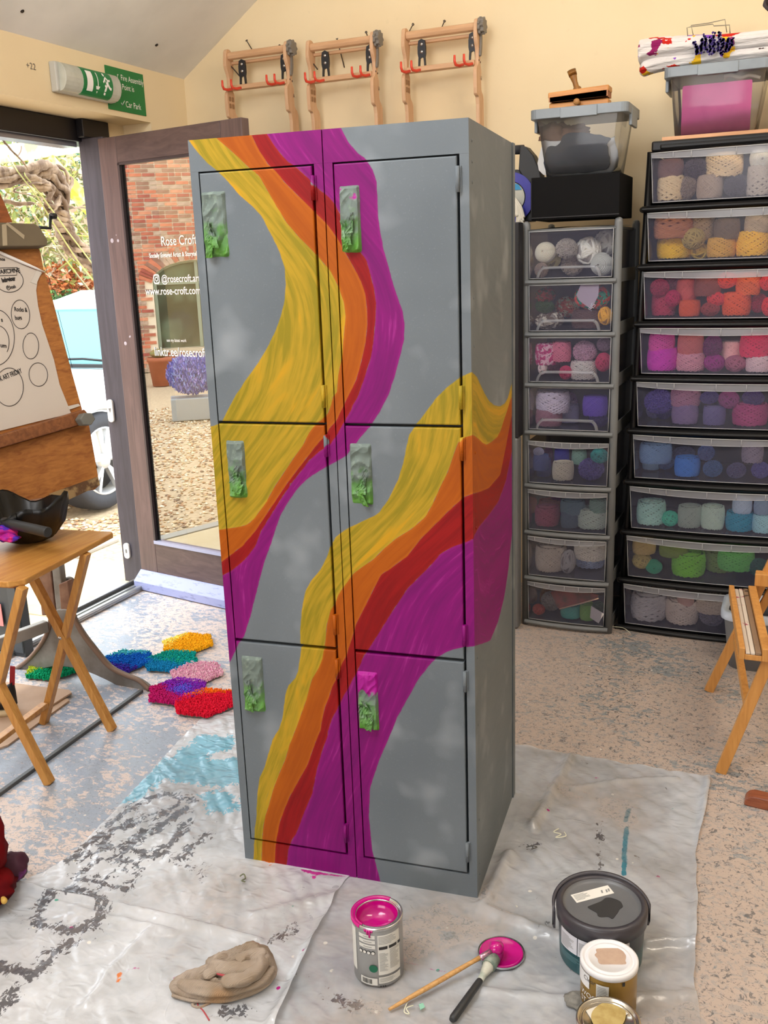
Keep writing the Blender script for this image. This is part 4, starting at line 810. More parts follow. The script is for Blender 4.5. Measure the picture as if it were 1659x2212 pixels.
def blob(name, parts, mat, label=None, cat=None, parent=None, seed=1, amp=.25, fr=14, n=26, m_=16):
    """soft lump from stretched noise-displaced spheres"""
    b = MB(); 
    for (c, r, sc) in parts:
        k = len(b.v); b.sphere((0, 0, 0), 1, n, m_)
        for i in range(k, len(b.v)):
            v = Vector(b.v[i]); d = 1+amp*mnoise.noise(v*fr*.12+Vector((seed, c[0]*9, 0)))+amp*.4*mnoise.noise(v*fr*.4+Vector((0, seed, 0)))
            b.v[i] = (c[0]+v.x*r*sc[0]*d, c[1]+v.y*r*sc[1]*d, c[2]+v.z*r*sc[2]*d)
    o = b.build(name, mat, parent, clean=True)
    if label: tag(o, label, cat)
    return o
# black cardboard box
TG = 1.647
A, B_ = AY(1146, 484, 1.865), AY(1337, 472, 1.865); zt = AY(1240, 378, 1.865)[2]
bb = thing('black_box', 'matt black lidded cardboard box on top of the grey drawer tower', 'box', ((A[0]+B_[0])/2, 1.9, TG))
b = MB(); b.box(A[0], B_[0], 1.865, 2.15, TG, zt); b.build('carton', M('black_card', '0b0b0d', .8, spec=.2), bb, bevel=.003)
b = MB(); b.box(A[0]+.0, B_[0], 1.862, 1.8645, TG+.006, TG+.010); b.box(A[0]+.003, A[0]+.0045, 1.862, 1.8645, TG, zt); b.build('edge_fold', M('black_card_edge', '1c1c20', .6), bb)
# grey-lidded box of dark cloths
t, (x0, x1, zb, zt2, X0, X1) = lidbox('storage_box', ((1178, 1326, 376), (1147, 1357, 243)), 1.885, .22, 'clear box of dark cloth scraps with grey lid, on the black box', TUB, LIDG, zt)
cm = M('charcoal_cloth', '4a505c', .9, c2='3c414c', scale=8)
def rag_panel(name, pts, Y, mat, lab, cat, seed, th=.014):
    P = [AY(x, y, Y) for x, y in pts]; b = MB()
    Q = smooth_pts([(p[0], p[2]) for p in P], 5, True); Q = [(q[0]+.004*mnoise.noise(Vector((q[0]*60, q[1]*60, seed))), q[1]+.004*mnoise.noise(Vector((q[0]*60, q[1]*60, seed+9)))) for q in Q]
    b.prism(Q, (0, Y, 0), (1, 0, 0), (0, 0, 1), (0, th, 0)); o = b.build(name, mat, bevel=.002)
    if lab: tag(o, lab, cat)
    return o
rag_panel('cloth_scrap', zpx(ZC, [(238, 1100), (240, 950), (310, 930), (360, 860), (480, 850), (640, 880), (625, 920), (635, 980), (640, 1050), (600, 1090), (400, 1110)]), 1.905, cm, 'slate-blue charcoal cloth pressed against front of the grey-lidded box', 'cloth', 1)
rag_panel('paper_sheet', zpx(ZC, [(218, 1120), (216, 915), (300, 905), (640, 885), (676, 890), (664, 1100)]), 1.94, M('paper_white', 'e8e8e8', .8), 'white paper lining behind dark cloth in the grey-lidded box', 'paper', 2, .003)
blob('cloth_bundle', [(AY(*zpx(ZC, [(292, 860)])[0], 1.98), .05, (1.1, .7, .85)), (AY(*zpx(ZC, [(420, 850)])[0], 1.98), .045, (1.2, .7, .6))], M('brown_cloth', '8c6c5c', .9, c2='75594c', scale=10), 'crumpled brown cloth in upper left of the grey-lidded box', 'cloth', amp=.5)
# two flat wooden brushes
zl = zt2+.027
WBR = wood('brush_wood', 'd99a55', 'c07f3e', 0, 1.5)
A, B_ = AY(1186, 240, 1.93), AY(1314, 228, 1.93); xm = (A[0]+B_[0])/2
br = thing('wooden_brush', 'flat wooden paste brush lying on the grey lid with its knob handle sideways', 'brush', (xm, 1.96, zl))
b = MB(); b.box(A[0], B_[0], 1.93, 1.99, zl+.0, zl+.022); b.build('block', WBR, br, bevel=.004)
p = AY(1246, 227, 1.90); b = MB(); b.lathe([(.0, 0), (.010, .001), (.012, .008), (.009, .03), (.008, .05)], 14, (p[0], 1.885, zl+.014), (0, 1, 0)); b.build('handle', wood('handle_wood', 'b9854a', '9c6c38', 1, 2), br)
bz = zl+.022
b2 = thing('wooden_brush', 'upper wooden brush with upright turned handle, stacked on the other brush', 'brush', (xm, 1.96, bz))
b = MB(); ang = .035
def tl(x, z): return (x, z+(x-A[0])*ang)
for k in range(46):
    x = A[0]+.008+(B_[0]-A[0]-.014)*k/45
    for yy in (1.9165, 1.945, 1.965, 1.985): b.bar((x, yy, bz+.002+(x-A[0])*ang*.4), (x, yy, bz+.018+(x-A[0])*ang), .003, .012, (1, 0, 0))
stuff(b.build('bristles', M('bristle', 'b8805c', .8), b2))
b = MB(); b.obox(((A[0]+B_[0])/2, 1.955, bz+.026+(B_[0]-A[0])/2*ang), np.array([1, 0, ang])*(B_[0]-A[0]+.004)/2, (0, .036, 0), (0, 0, .0105)); b.build('block', WBR, b2, bevel=.004)
hx = AY(1247, 208, 1.95)[0]; hz = bz+.036+(hx-A[0])*ang; ht = AY(1236, 157, 1.95); d = np.array([ht[0]-hx, 0, ht[2]-hz]); L = np.linalg.norm(d)
b = MB(); b.lathe([(.016, -.004), (.016, .006), (.010, .014), (.0095, .03), (.014, .055), (.0165, .075), (.015, L-.012), (.010, L-.002), (0, L)], 18, (hx, 1.95, hz), d); b.build('handle', wood('handle_wood2', '9a6a2c', '7e5220', 2, 2), b2)
# cable reel behind the locker
rc = AY(1107, 452, 2.02); R_ = pxm(rc); rz = 1.647
cr_ = thing('cable_reel', 'black and blue cable reel with carry handle half hidden behind the locker', 'cable reel', (rc[0], 2.02, rz))
b = MB(); rad = 58/R_
O = [(-.11, -.098), (.085, -.098), (.118, -.05), (.125, .02), (.112, .09), (.085, .15), (.06, .178), (.02, .188), (-.06, .188), (-.11, .16)]
H_in = [(-.05, .155), (-.05, .108), (.03, .108), (.036, .150), (.02, .158)]
cz = rz+.10
b.prism([(.085, -.098), (.118, -.05), (.128, .02), (.115, .09), (.088, .15), (.06, .182), (.036, .19), (.03, .10), (.09, .0)], (rc[0], 2.0, cz), (1, 0, 0), (0, 0, 1), (0, .07, 0))
b.prism([(-.13, -.098), (.085, -.098), (.09, .0), (.03, .10), (-.13, .108)], (rc[0], 2.0, cz), (1, 0, 0), (0, 0, 1), (0, .07, 0))
b.build('casing', M('reel_black', '26282b', .5), cr_, bevel=.004)
b = MB(); b.tube([(rc[0]-.12, 2.035, cz+.172), (rc[0]-.02, 2.035, cz+.178), (rc[0]+.042, 2.035, cz+.176)], .018, 10); b.build('carry_handle', M('reel_handle', '33343a', .5), cr_)
def ring(r0, r1, y, mat, name, a0=0, a1=2*pi, o=(0, 0)):
    b = MB(); b.lathe([(r0, 0), (r0, .01), (r1, .01), (r1, 0)], 40, (rc[0]+o[0], y, cz-.005+o[1]), (0, -1, 0), False, a0, a1); return b.build(name, mat, cr_)
ring(.062, .096, 1.998, M('reel_blue', '3a3aa0', .35, c2='24249a', scale=9), 'drum_flange')
ring(.0, .058, 1.998, M('reel_face', 'b9b9ae', .5), 'socket_face')
b = MB(); b.prism([(-.06, .028), (.047, .028), (.034, .048), (0, .058), (-.06, .058)], (rc[0], 1.9875, cz-.005), (1, 0, 0), (0, 0, 1), (0, -.002, 0)); b.build('safety_label', M('reel_label', '2c8cc0', .5), cr_)
# white string mop ends hanging in front of the reel
b = MB(); rg2 = random.Random(4)
for k in range(16):
    x = AY(1114, 450, 1.96)[0]; e = AY(1113+k*1.3, 476+rg2.uniform(-14, 12), 1.95); s = AY(1106+rg2.uniform(0, 5), 425+rg2.uniform(0, 10), 1.965)
    b.tube(smooth_pts([s, (s*.5+e*.5)+np.array([.007, 0, .004]), e], 5), .0042, 6)
tag(stuff(b.build('cotton_cord', M('white_cord', 'ece6d6', .9))), 'tangled white cotton cord hanging over the cable reel', 'cord')
# darker cupboard edge behind the locker, between it and the grey tower
cx = AY(1108, 700, 1.8)[0]
cb_ = thing('side_panel_stack', 'narrow dark panel edge behind the locker with grey panel below', 'panel', (cx-.2, 1.83, 0))
zc0 = AY(1112, 945, 1.80)[2]; zc1 = AY(1112, 480, 1.80)[2]; xr_ = AY(1121, 700, 1.80)[0]
b = MB(); b.box(cx-.30, xr_, 1.80, 1.862, zc0, zc1); b.build('upper_shell', M('dark_shell', '17161d', .5), cb_, bevel=.004)
b = MB(); b.box(cx-.30, xr_-.004, 1.80, 1.862, 0.0, zc0); b.build('lower_shell', M('grey_shell', '77797c', .5, c2='6a6c70', scale=4), cb_, bevel=.012)
# board, pink box, fabric bundle and hangers on the black tower
ZBT = 1.905
A = AY(1430, 297, 1.945); b = MB(); b.box(A[0], 1.40, 1.945, 2.33, ZBT, ZBT+.012); tag(b.build('shelf_board', wood('board_wood', 'd9a67a', 'c08c60', 0)), 'thin bare wooden board lying on top of the black drawer tower', 'board')
t, (x0, x1, zb, zt3, X0, X1) = lidbox('storage_box', ((1456, 1628, 290), (1436, 1668, 150)), 1.965, .24, 'clear box holding pink card with grey lid, on the black drawer tower', TUB, LIDG, ZBT+.012)
q = [AY(*p, 1.985) for p in zpx(ZC, [(1100, 856), (1115, 545), (1560, 515), (1535, 850)])]; b = MB(); zz = min(q[0][2], q[3][2])
b.prism(rrect(q[0][0], q[3][0]+.003, max(ZBT+.016, zz), (q[1][2]+q[2][2])/2, .006), (0, 1.985, 0), (1, 0, 0), (0, 0, 1), (0, .004, 0))
tag(b.build('pink_card', M('pink_card', 'f462ac', .7, c2='e656a0', scale=14)), 'bright pink card standing against the front inside the clear box', 'card')
b = MB(); 
for k in range(3): b.tube(smooth_pts([AY(*p, 1.99+.008*k) for p in zpx(ZC, [(1375, 490+k*8), (1420, 482), (1480, 496+k*5), (1540, 482), (1610, 498)])], 5), .006, 8)
tag(b.build('rope', M('cream_rope', 'd8ccb8', .9)), 'cream twisted rope above the pink card in the clear box', 'rope')
def fabric_mat():
    t = NT('floral_fabric'); v = t.coord('Object'); col = t.mix(t.noise(v, 12, 2), lin('e9e6e4'), lin('d7d3d4'))
    sp = t.n('SeparateXYZ'); t.l(v, sp.inputs[0])
    for i, (h, th, sc, st) in enumerate((('8a4cc8', .625, 13, (1, 1, 1.4)), ('f0c02c', .625, 14, (1.3, 1, 1)), ('c8281c', .655, 13, (1, 1, 1.6)), ('8c1c5c', .665, 12, (1, 1, 1)), ('3c2420', .70, 15, (.5, 1, 2)))):
        k = t.noise(t.coord('Object', st, loc=(i*3.7, i*1.3, i*2.1)), sc, 2, .4); fl = t.noise(v, 90, 2)
        col = t.mix(t.ramp(t.math('ADD', k, t.math('MULTIPLY', t.math('SUBTRACT', fl, .5), .12)), th, th+.012), col, lin(h))
    lv = t.attr('lavender').outputs['Fac']; fl = t.noise(v, 120, 2)
    col = t.mix(t.ramp(t.math('ADD', lv, t.math('MULTIPLY', t.math('SUBTRACT', fl, .5), 1.1)), .5, .56), col, t.mix(t.ramp(t.noise(v, 40, 2), .45, .55), lin('2a1f56'), lin('5b2f9a')))
    t.bump(t.noise(t.coord('Object', (2, 2, 14)), 9, 3, .5, .5), .6, .012); return t.fin(col, .8, spec=.2)
FAB = fabric_mat(); zl = zt3+.03
def roll(name, pts, r, lab, lav=False, seed=0, sq=.8):
    P = smooth_pts([np.array(p) for p in pts], 8); b = MB(); m_ = len(P); N = 28; vs = []
    for i, p in enumerate(P):
        s = i/(m_-1); e = min(1, (min(s, 1-s)*m_/3+.15)); rr = r*e**.4*(1-.4*s)
        for k in range(N):
            a = 2*pi*k/N; fold = 1+.07*math.sin(a*7+s*9+seed)+.05*mnoise.noise(Vector((s*7, a*2, seed)))
            vs.append((p[0], p[1]+rr*fold*math.cos(a)*1.2, p[2]+rr*fold*math.sin(a)*sq))
    b.add(vs, [(i*N+k, i*N+(k+1) % N, (i+1)*N+(k+1) % N, (i+1)*N+k) for i in range(m_-1) for k in range(N)]+[tuple(range(N)), tuple((m_-1)*N+k for k in range(N))[::-1]], True)
    o = b.build(name, FAB)
    if lav:
        me = o.data; L = []
        sprigs = [((1503+i*13, 114+(i % 3)*3), (1508+i*11+((i*7) % 5)*3, 78-((i*5) % 4)*3+abs(i-3)*4)) for i in range(7)]
        S_ = [(AY(*a, 2.0), AY(*c, 2.0)) for a, c in sprigs]
        for v in me.vertices:
            best = 9
            for a, c in S_:
                q = np.array(v.co[:]); d = c-a; t_ = np.clip(((q-a)@d)/(d@d), 0, 1); w = (q-(a+d*t_)); best = min(best, math.hypot(w[0], w[2]))
            L.append(max(0, 1-best/.010) if v.co.y < 2.06 else 0)
        at = me.attributes.new('lavender', 'FLOAT', 'POINT'); at.data.foreach_set('value', np.array(L, np.float32))
    return tag(o, lab, 'fabric', 'folded floral fabric on the clear box')
p = lambda x, y, Y=2.06: AY(x, y, Y)
def dense_sub(o):
    md = o.modifiers.new('s', 'SUBSURF'); md.levels = md.render_levels = 2
q0 = zl+.026
lo = roll('folded_fabric', [(p(1383, 158)[0], 2.06, q0-.012), (p(1420, 140)[0], 2.06, q0), (p(1500, 130)[0], 2.06, q0+.004), (p(1600, 126)[0], 2.06, q0+.004), (1.42, 2.06, q0)], .036, 'lower fold of white floral fabric drooping over the grey lid', seed=2)
hi = roll('folded_fabric', [(p(1381, 118)[0], 2.06, q0+.042), (p(1402, 108)[0], 2.06, q0+.052), (p(1500, 100)[0], 2.06, q0+.050), (p(1600, 95)[0], 2.06, q0+.044), (1.42, 2.06, q0+.042)], .054, 'upper fold of white floral fabric with lavender print on the lid', lav=False, seed=5)
dense_sub(lo); dense_sub(hi)
# lavender sprigs printed on the fabric: small flat flecks following its front
b = MB(); rg3 = random.Random(8)
for i in range(9):
    base = (1508+i*8.5, 117-(i % 3)*4); tip = (1502+i*10+(i % 2)*3, 76+abs(i-4)*4-(i % 3)*4)
    for k in range(11):
        s = k/10; x, y = base[0]+(tip[0]-base[0])*s+rg3.uniform(-2, 2), base[1]+(tip[1]-base[1])*s; 
        for j in range(3):
            c = AY(x+rg3.uniform(-3, 3), y+rg3.uniform(-2, 2), 2.0035+(i % 3)*.0006); w = rg3.uniform(.003, .006)
            b.add([c+np.array([w*math.cos(a), 0, w*math.sin(a)]) for a in (.3, 1.7, 3.0, 4.4)], [(0, 1, 2, 3)])
b.build('lavender_print', M('lavender_ink', '35246e', .8), hi)
# wire hangers
b = MB(); wire = M('hanger_wire', '8c8676', .35, .8)
for (pts, Yy) in (([(1486, 85), (1484, 60), (1492, 58), (1540, 52), (1542, 56), (1576, 54), (1577, 72)], 2.03), ([(1498, 78), (1493, 55), (1530, 50), (1566, 42), (1570, 70)], 2.10)):
    o = MB().tube([AY(*q, Yy) for q in pts], .0018, 6).build('wire_hanger', wire); tag(o, 'bent thin wire hanger frame on the floral fabric, '+('nearer one' if Yy < 2.05 else 'farther, taller one'), 'hanger')
A = AY(1632, 285, 2.0); b = MB(); b.box(A[0]+.075, A[0]+.30, 2.0, 2.3, ZBT+.012, AY(1645, 165, 2.0)[2]-.02); tag(b.build('cardboard_box', M('cardboard', '7a5836', .8)), 'dark brown cardboard box right of the pink box at the frame edge', 'box', )
b = MB(); 
for k in range(5): b.tube(smooth_pts([AY(1663-k, -8+k*5, 2.25), AY(1652-k*.6, 3+k*2, 2.24), AY(1657, 16+k, 2.24), AY(1668, 20+k*2, 2.24)], 5), .004, 6)
tag(b.build('hanging_cable', M('dark_cable', '2a1e22', .5)), 'looped dark cable at the upper right corner of the wall', 'cable')
# ------------------------------------------------------------------ three table looms hung on the wall
BEECH = wood('beech', 'd9b18c', 'cba07a', 2, 1.2, .5); BEECH2 = wood('beech_beam', 'd9ae86', 'c99c74', 0, 1.2, .5)
CLAMP = M('clamp_black', '1c1c22', .4); RED = M('peg_red', 'e04a34', .4); GEAR = M('gear_grey', '7c766e', .6); LOGO = M('burnt_mark', '4a3426', .8)
def loom(pxl, pxr, pybl, pybr, lab):
    """pxl/pxr: pixel x of the left and right panel; pybl/pybr: pixel y of the top of each"""
    yw = YB; yc = YB-.10; A = AY(pxl, pybl, yc); B_ = AY(pxr, pybr, yc)
    zt = (A[2]+B_[2])/2; x0, x1 = A[0], B_[0]; t = thing('table_loom', lab, 'loom', ((x0+x1)/2, YB, zt-.62), 0, 'table looms hung on the back wall')
    prof = smooth_pts([(.135, -.035), (.125, -.005), (.098, .0), (.075, -.02), (.072, -.07), (.082, -.12), (.095, -.165), (.080, -.195), (.082, -.225), (.080, -.27), (.055, -.295), (.050, -.34), (.050, -.62), (.110, -.62), (.112, -.33), (.142, -.29), (.145, -.20), (.120, -.17), (.118, -.12), (.138, -.075)], 4, True)
    for i, x in enumerate((x0-.008, x1-.008)):
        b = MB(); b.prism([(YB-a, zt+c) for a, c in prof], (x, 0, 0), (0, 1, 0), (0, 0, 1), (.016, 0, 0)); sp = b.build('side_panel', BEECH, t, bevel=.002)
        b = MB()
        if i == 0:
            for (a, c) in ((.10, -.215), (.125, -.215), (.10, -.245), (.125, -.245)): b.prism(rrect(-.008, .008, -.010, .010, .004), (x+.0162, YB-a, zt+c), (0, 1, 0), (0, 0, 1), (.002, 0, 0))
            b.build('notch', M('notch_shade', '9a7450', .7), sp)
        else:
            lg = text('mark', 'A', .026, (x+.0168, YB-.095, zt-.235), (0, 1, 0), (0, 0, 1), LOGO, sp)
            for (a, c) in ((.115, -.16), (.095, -.165)): b.lathe([(.0005, .002), (.004, .001), (.0045, 0)], 8, (x+.016, YB-a, zt+c), (1, 0, 0))
            b.build('bolt', LOGO, sp)
    b = MB(); b.lathe([(.0, 0), (.018, 0), (.018, x1-x0-.016), (0, x1-x0-.016)], 8, (x0+.008, YB-.108, zt-.03), (1, 0, 0), False); b.build('front_beam', BEECH2, t, bevel=.002)
    b = MB(); b.box(x0+.008, x1-.008, YB-.128, YB-.090, zt-.178, zt-.158); b.build('peg_bar', BEECH2, t, bevel=.002)
    b = MB(); b.box(x0+.008, x1-.008, YB-.092, YB-.070, zt-.062, zt-.05); b.build('rear_bar', BEECH2, t, bevel=.002)
    g = MB(); n = 40; G = [((.036 if (k//2) % 2 else .031)*math.cos(2*pi*k/n), (.036 if (k//2) % 2 else .031)*math.sin(2*pi*k/n)) for k in range(n)]
    g.prism(G, (x1+.010, YB-.108, zt-.03), (0, 1, 0), (0, 0, 1), (.010, 0, 0))
    K = [((.030+.004*math.cos(8*t_))*math.cos(t_), (.030+.004*math.cos(8*t_))*math.sin(t_)) for t_ in np.linspace(0, 2*pi, 48)[:-1]]
    g.prism(K, (x1+.020, YB-.108, zt-.03), (0, 1, 0), (0, 0, 1), (.014, 0, 0)); g.build('ratchet_knob', GEAR, t, bevel=.001)
    g = MB(); g.prism(smooth_pts([(-.006, 0), (.006, 0), (.012, -.045), (.022, -.08), (.008, -.082), (-.004, -.05)], 3, True), (x1+.009, YB-.095, zt-.060), (0, -1, 0), (0, 0, 1), (.007, 0, 0)); g.build('pawl', GEAR, t)
    for xx in (x0+.075, x1-.020):
        c = MB(); c.prism(smooth_pts([(-.014, .0), (.014, 0), (.018, -.05), (.015, -.066), (.017, -.105), (.011, -.105), (.008, -.07), (-.008, -.07), (-.011, -.105), (-.017, -.105), (-.015, -.066), (-.018, -.05)], 2, True), (xx, YB-.112, zt-.055), (1, 0, 0), (0, 0, 1), (0, .012, 0)); cp = c.build('clamp', CLAMP, t)
        c = MB()
        for q in (-.015, -.045): c.lathe([(.0005, .003), (.006, .002), (.007, 0)], 10, (xx, YB-.112, zt-.055+q), (0, -1, 0))
        c.build('rivet', steel, cp)
    for xx in (x0+.028, x0+.075, x1-.055, x1-.014):
        c = MB(); c.tube([(xx, YB-.115, zt-.170), (xx-.012, YB-.150, zt-.180), (xx-.020, YB-.172, zt-.178), (xx-.022, YB-.178, zt-.165), (xx-.022, YB-.178, zt-.142)], [.0065, .0065, .006, .0055, .0045], 8); c.build('peg', RED, t)
    return t, x0, x1, zt
L1 = loom(492, 622, 106, 92, 'table loom hung leftmost on the back wall above the open door')
L2 = loom(670, 808, 90, 68, 'table loom hung in the middle of three on the back wall')
L3 = loom(876, 1032, 60, 44, 'table loom hung rightmost on the back wall above the locker')
nail = M('nail', '6a625a', .4, .8)
for (x, y, x2, y2, l) in ((533, 88, 546, 110, 'nail above the leftmost loom'), (604, 99, 607, 108, 'nail behind the right end of the leftmost loom'), (728, 84, 744, 146, 'long nail behind the middle loom, hanging down'), (791, 70, 795, 82, 'nail above the right end of the middle loom'), (892, 53, 884, 68, 'left nail above the rightmost loom'), (960, 46, 953, 62, 'right nail above the rightmost loom')):
    a = AY(x, y, YB-.05); e = AY(x2, y2, YB-.002)
    o = MB().tube([a, e], .0026, 6).lathe([(.0, .0), (.006, .0), (.006, .002), (0, .0025)], 8, a, a-e).build('nail', nail); tag(o, 'dark '+l, 'nail')
for (x, y, x2, y2, i) in ((493, 136, 519, 166, 0), (672, 132, 686, 150, 1)):
    a = AY(x, y, YB-.09); e = AY(x2, y2, YB-.10); o = MB().tube(smooth_pts([a, (a+e)/2+np.array([.004, 0, -.004]), e], 5), .003, 6).build('cord', M('dark_cord', '4a3c30', .8)); tag(o, ['dark cord slung inside the leftmost loom', 'dark cord slung inside the middle loom'][i], 'cord')
# ------------------------------------------------------------------ folding side table at the left
OAK = wood('table_wood', 'd0994f', 'b87c38', 1, 1.2, .4); OAKL = wood('table_leg_wood', 'd09a52', 'b47a38', 2, 1.5, .45)
ey = np.array([-.155, .988, 0]); ex_ = np.array([.988, .155, 0]); TO = np.array([-.781, .121, .65])
tb = thing('folding_table', 'small folding wooden side table with crossed legs at the left edge', 'table', (-1.0, .38, 0))
b = MB(); P = [(-.40, 0), (-.035, 0), (0, .035), (0, .535), (-.012, .549), (-.40, .549)]
b.prism(P, TO-np.array([0, 0, .020]), ex_, ey, (0, 0, .020)); b.build('tabletop', OAK, tb, bevel=.004)
F1, F2, F4 = np.array([-.815, .481, 0]), np.array([-1.078, .425, 0]), np.array([-.772, .128, 0])
def leg_to(foot, px, zt=.628):
    q = AP(px[0], px[1], foot, ey); return foot+(q-foot)*(zt/q[2])
tops = {}
for nm, (f, px) in {'a': (F1, (72, 1250)), 'b': (F2+ey*.018, (172, 1250)), 'c': (F4, (0, 1483))}.items():
    tops[nm] = (f, leg_to(f, px)); b = MB(); b.bar(f, tops[nm][1], .024, .030, ey); b.build('leg', OAKL, tb, bevel=.002)
f = F2-ey*.345; tp = tops['b'][1]-ey*.345; b = MB(); b.bar(f, tp, .024, .030, ey); b.build('leg', OAKL, tb, bevel=.002)
q = AP(97, 1522, F2, ey); b = MB(); b.bar(q, q-ey*.345, .028, .016); b.build('stretcher', OAKL, tb, bevel=.002)
b = MB()
for k in (.06, .50): b.bar(TO+ex_*(-.375)+ey*k-np.array([0, 0, .030]), TO+ex_*(-.055)+ey*k-np.array([0, 0, .030]), .022, .018)
stuff(b.build('batten', M('batten_wood', '9a5c2c', .5), tb, bevel=.002))
c = (tops['a'][0]+tops['a'][1])*.5; q = AP(130, 1378, F1-ey*.013, ey); b = MB(); b.lathe([(.0005, .004), (.006, .003), (.007, 0)], 12, q, -ey); b.build('pivot_bolt', steel, tb)
# black bag bowl on the table
bc = AZ(66, 1168, .651); bc[2] = .652; s = pxm(bc)
bw = thing('black_bag', 'glossy black plastic bag slumped into a bowl on the side table', 'bag', bc); R_ = .128
BLK = M('bin_liner', '040405', .42, bump=.5, bscale=9)
b = MB(); N = 48; prof = [(.0, 0), (.35, .0), (.62, .015), (.86, .055), (1.0, .115), (1.03, .135), (.99, .128), (.84, .065), (.55, .03), (0, .025)]
vs = []
for j, (r, z) in enumerate(prof):
    for k in range(N):
        a = 2*pi*k/N; fl = (1+.05*math.sin(3*a+.5)+.03*math.sin(11*a))*(1 if j < 3 else 1+.03*math.sin(17*a+j)); zz = z*(1+.16*math.sin(2*a+1.1)+.10*math.sin(5*a)) if j > 2 else z
        vs.append(bc+np.array([R_*r*fl*math.cos(a), R_*r*fl*math.sin(a), zz]))
b.add(vs, [(j*N+k, j*N+(k+1) % N, (j+1)*N+(k+1) % N, (j+1)*N+k) for j in range(len(prof)-1) for k in range(N)], True); b.build('liner', BLK, bw)
q0, q1 = AZ(8, 1128, .745), AZ(104, 1150, .735); o = MB().tube([q0, q1], .017, 14).build('foil_roll', M('dark_roll', '2c2e30', .45), bevel=.002); tag(o, 'dark grey roll lying across the black bag on the side table', 'roll')
q = AZ(8, 1150, .715); t = NT('tie_dye'); v = t.coord('Object'); n_ = t.noise(v, 24, 2, .5, 1); c1 = t.mix(t.ramp(n_, .42, .5), lin('4a1fae'), lin('b5148e')); c1 = t.mix(t.ramp(n_, .56, .6), c1, lin('e0307c')); t.fin(c1, .8)
blob('tie_dye_cloth', [((q[0]-.02, q[1], q[2]), .055, (1, 1, .55)), ((q[0]+.03, q[1]-.01, q[2]-.012), .03, (1.2, 1, .5))], t.m, 'purple and magenta tie-dye cloth tucked into the black bag', 'cloth', amp=.4)
# ------------------------------------------------------------------ vintage drawing stand with board
T_ = math.radians(10); hD = np.array([.22, .975, 0]); hD /= np.linalg.norm(hD); hn = np.array([hD[1], -hD[0], 0])
nD = hn*math.cos(T_)+np.array([0, 0, math.sin(T_)]); uD = np.array([0, 0, math.cos(T_)])-hn*math.sin(T_); BR = np.array([-1.155, .95, .728])
def BP(x, y, o=0.0): return AP(x, y, BR+nD*o, nD)
def bpoly(bm, pts, o, th):
    Q = [BP(x, y, o) for x, y in pts]; L = [((q-BR)@hD, (q-BR)@uD) for q in Q]; bm.prism(L, BR+nD*o, hD, uD, -nD*th); return bm
BWD = wood('board_orange', 'b5773a', '8f5426', 1, 1.6, .5); BWD2 = wood('board_brown', '8f5a34', '6e4024', 0, 1.2, .5); IRON = M('iron_grey', '8b8985', .55, .2, c2='6d675f', scale=9); RUST = M('rusty_post', '8c6a55', .6, .1, c2='6d4a38', scale=12)
ds = thing('drawing_stand', 'old wooden drawing board on a grey cast iron stand in the doorway', 'drawing stand', (-1.2, .8, 0))
bpoly(MB(), [(-190, 1138), (-190, 1030), (0, 968), (192, 912), (216, 1048), (205, 1058), (0, 1090)], 0, .035).build('lower_board', BWD, ds, bevel=.003)
bpoly(MB(), [(118, 1090), (110, 1066), (212, 1030), (216, 1048), (126, 1090)], .012, .012).build('edge_strip', M('worn_strip', '9b7f55', .7, c2='5c4028', scale=18, thr=(.45, .55)), ds)
bpoly(MB(), [(-190, 1010), (-190, 960), (0, 940), (183, 884), (200, 905), (185, 914), (0, 968)], .035, .05).build('ledge', BWD2, ds, bevel=.004)
bpoly(MB(), [(-190, 962), (-190, 520), (0, 520), (86, 538), (95, 583), (115, 650), (150, 783), (178, 885), (0, 945)], .0, .03).build('upper_board', BWD, ds, bevel=.002)
bpoly(MB(), [(-190, 500), (-190, 300), (-30, 300), (0, 417), (27, 480)], -.05, .03).build('rear_board', wood('board_dark', '9a5426', '743a16', 1, 1.6), ds)
bpoly(MB(), [(-190, 538), (-190, 470), (0, 480), (77, 483), (87, 492), (103, 517), (103, 531), (0, 533)], .05, .075).build('roller_cover', M('brown_card', '6c5f4a', .8, c2='5f5340', scale=6), ds, bevel=.004)
tp_ = M('masking_beige', 'a3947a', .7)
for pts in ([(4, 485), (14, 483), (16, 530), (6, 531)], [(12, 484), (16, 480), (53, 508), (52, 517)]): bpoly(MB(), pts, .0515, .001).build('tape_strip', tp_, ds)
b = MB(); P = [BP(*q, .02) for q in ((85, 491), (108, 493), (109, 467))]; b.tube(P, .006, 8); b.tube([BP(109, 467, .02), BP(120, 467, .02)], .011, 8); b.build('crank', M('crank_black', '16161a', .4), ds)
b = MB(); hx_ = [(190+17*math.cos(a), 905+15*math.sin(a)) for a in np.linspace(0, 2*pi, 7)[:-1]]; bpoly(b, hx_, .075, .035); b.build('clamp_knob', M('knob_grey', '6f6f68', .6), ds, bevel=.004)
b = MB(); b.tube([BP(91, 550, .008), BP(118, 645, .008)], .0012, 4); b.tube([BP(125, 672, .008), BP(156, 794, .008)], .0012, 4); b.build('guide_wire', black_print, ds)
YA = .785
def apoly(bm, pts, y, th): bm.prism([(AY(x, q, y)[0], AY(x, q, y)[2]) for x, q in pts], (0, y, 0), (1, 0, 0), (0, 0, 1), (0, th, 0)); return bm
arch = smooth_pts([(112, 1322), (100, 1372), (66, 1420), (20, 1455), (2, 1476), (6, 1488), (40, 1470), (75, 1452), (112, 1441), (150, 1442), (190, 1452), (235, 1472), (270, 1491), (298, 1501), (318, 1499), (322, 1488), (300, 1470), (270, 1458), (236, 1440), (203, 1402), (176, 1366), (160, 1338), (150, 1318)], 3, True)
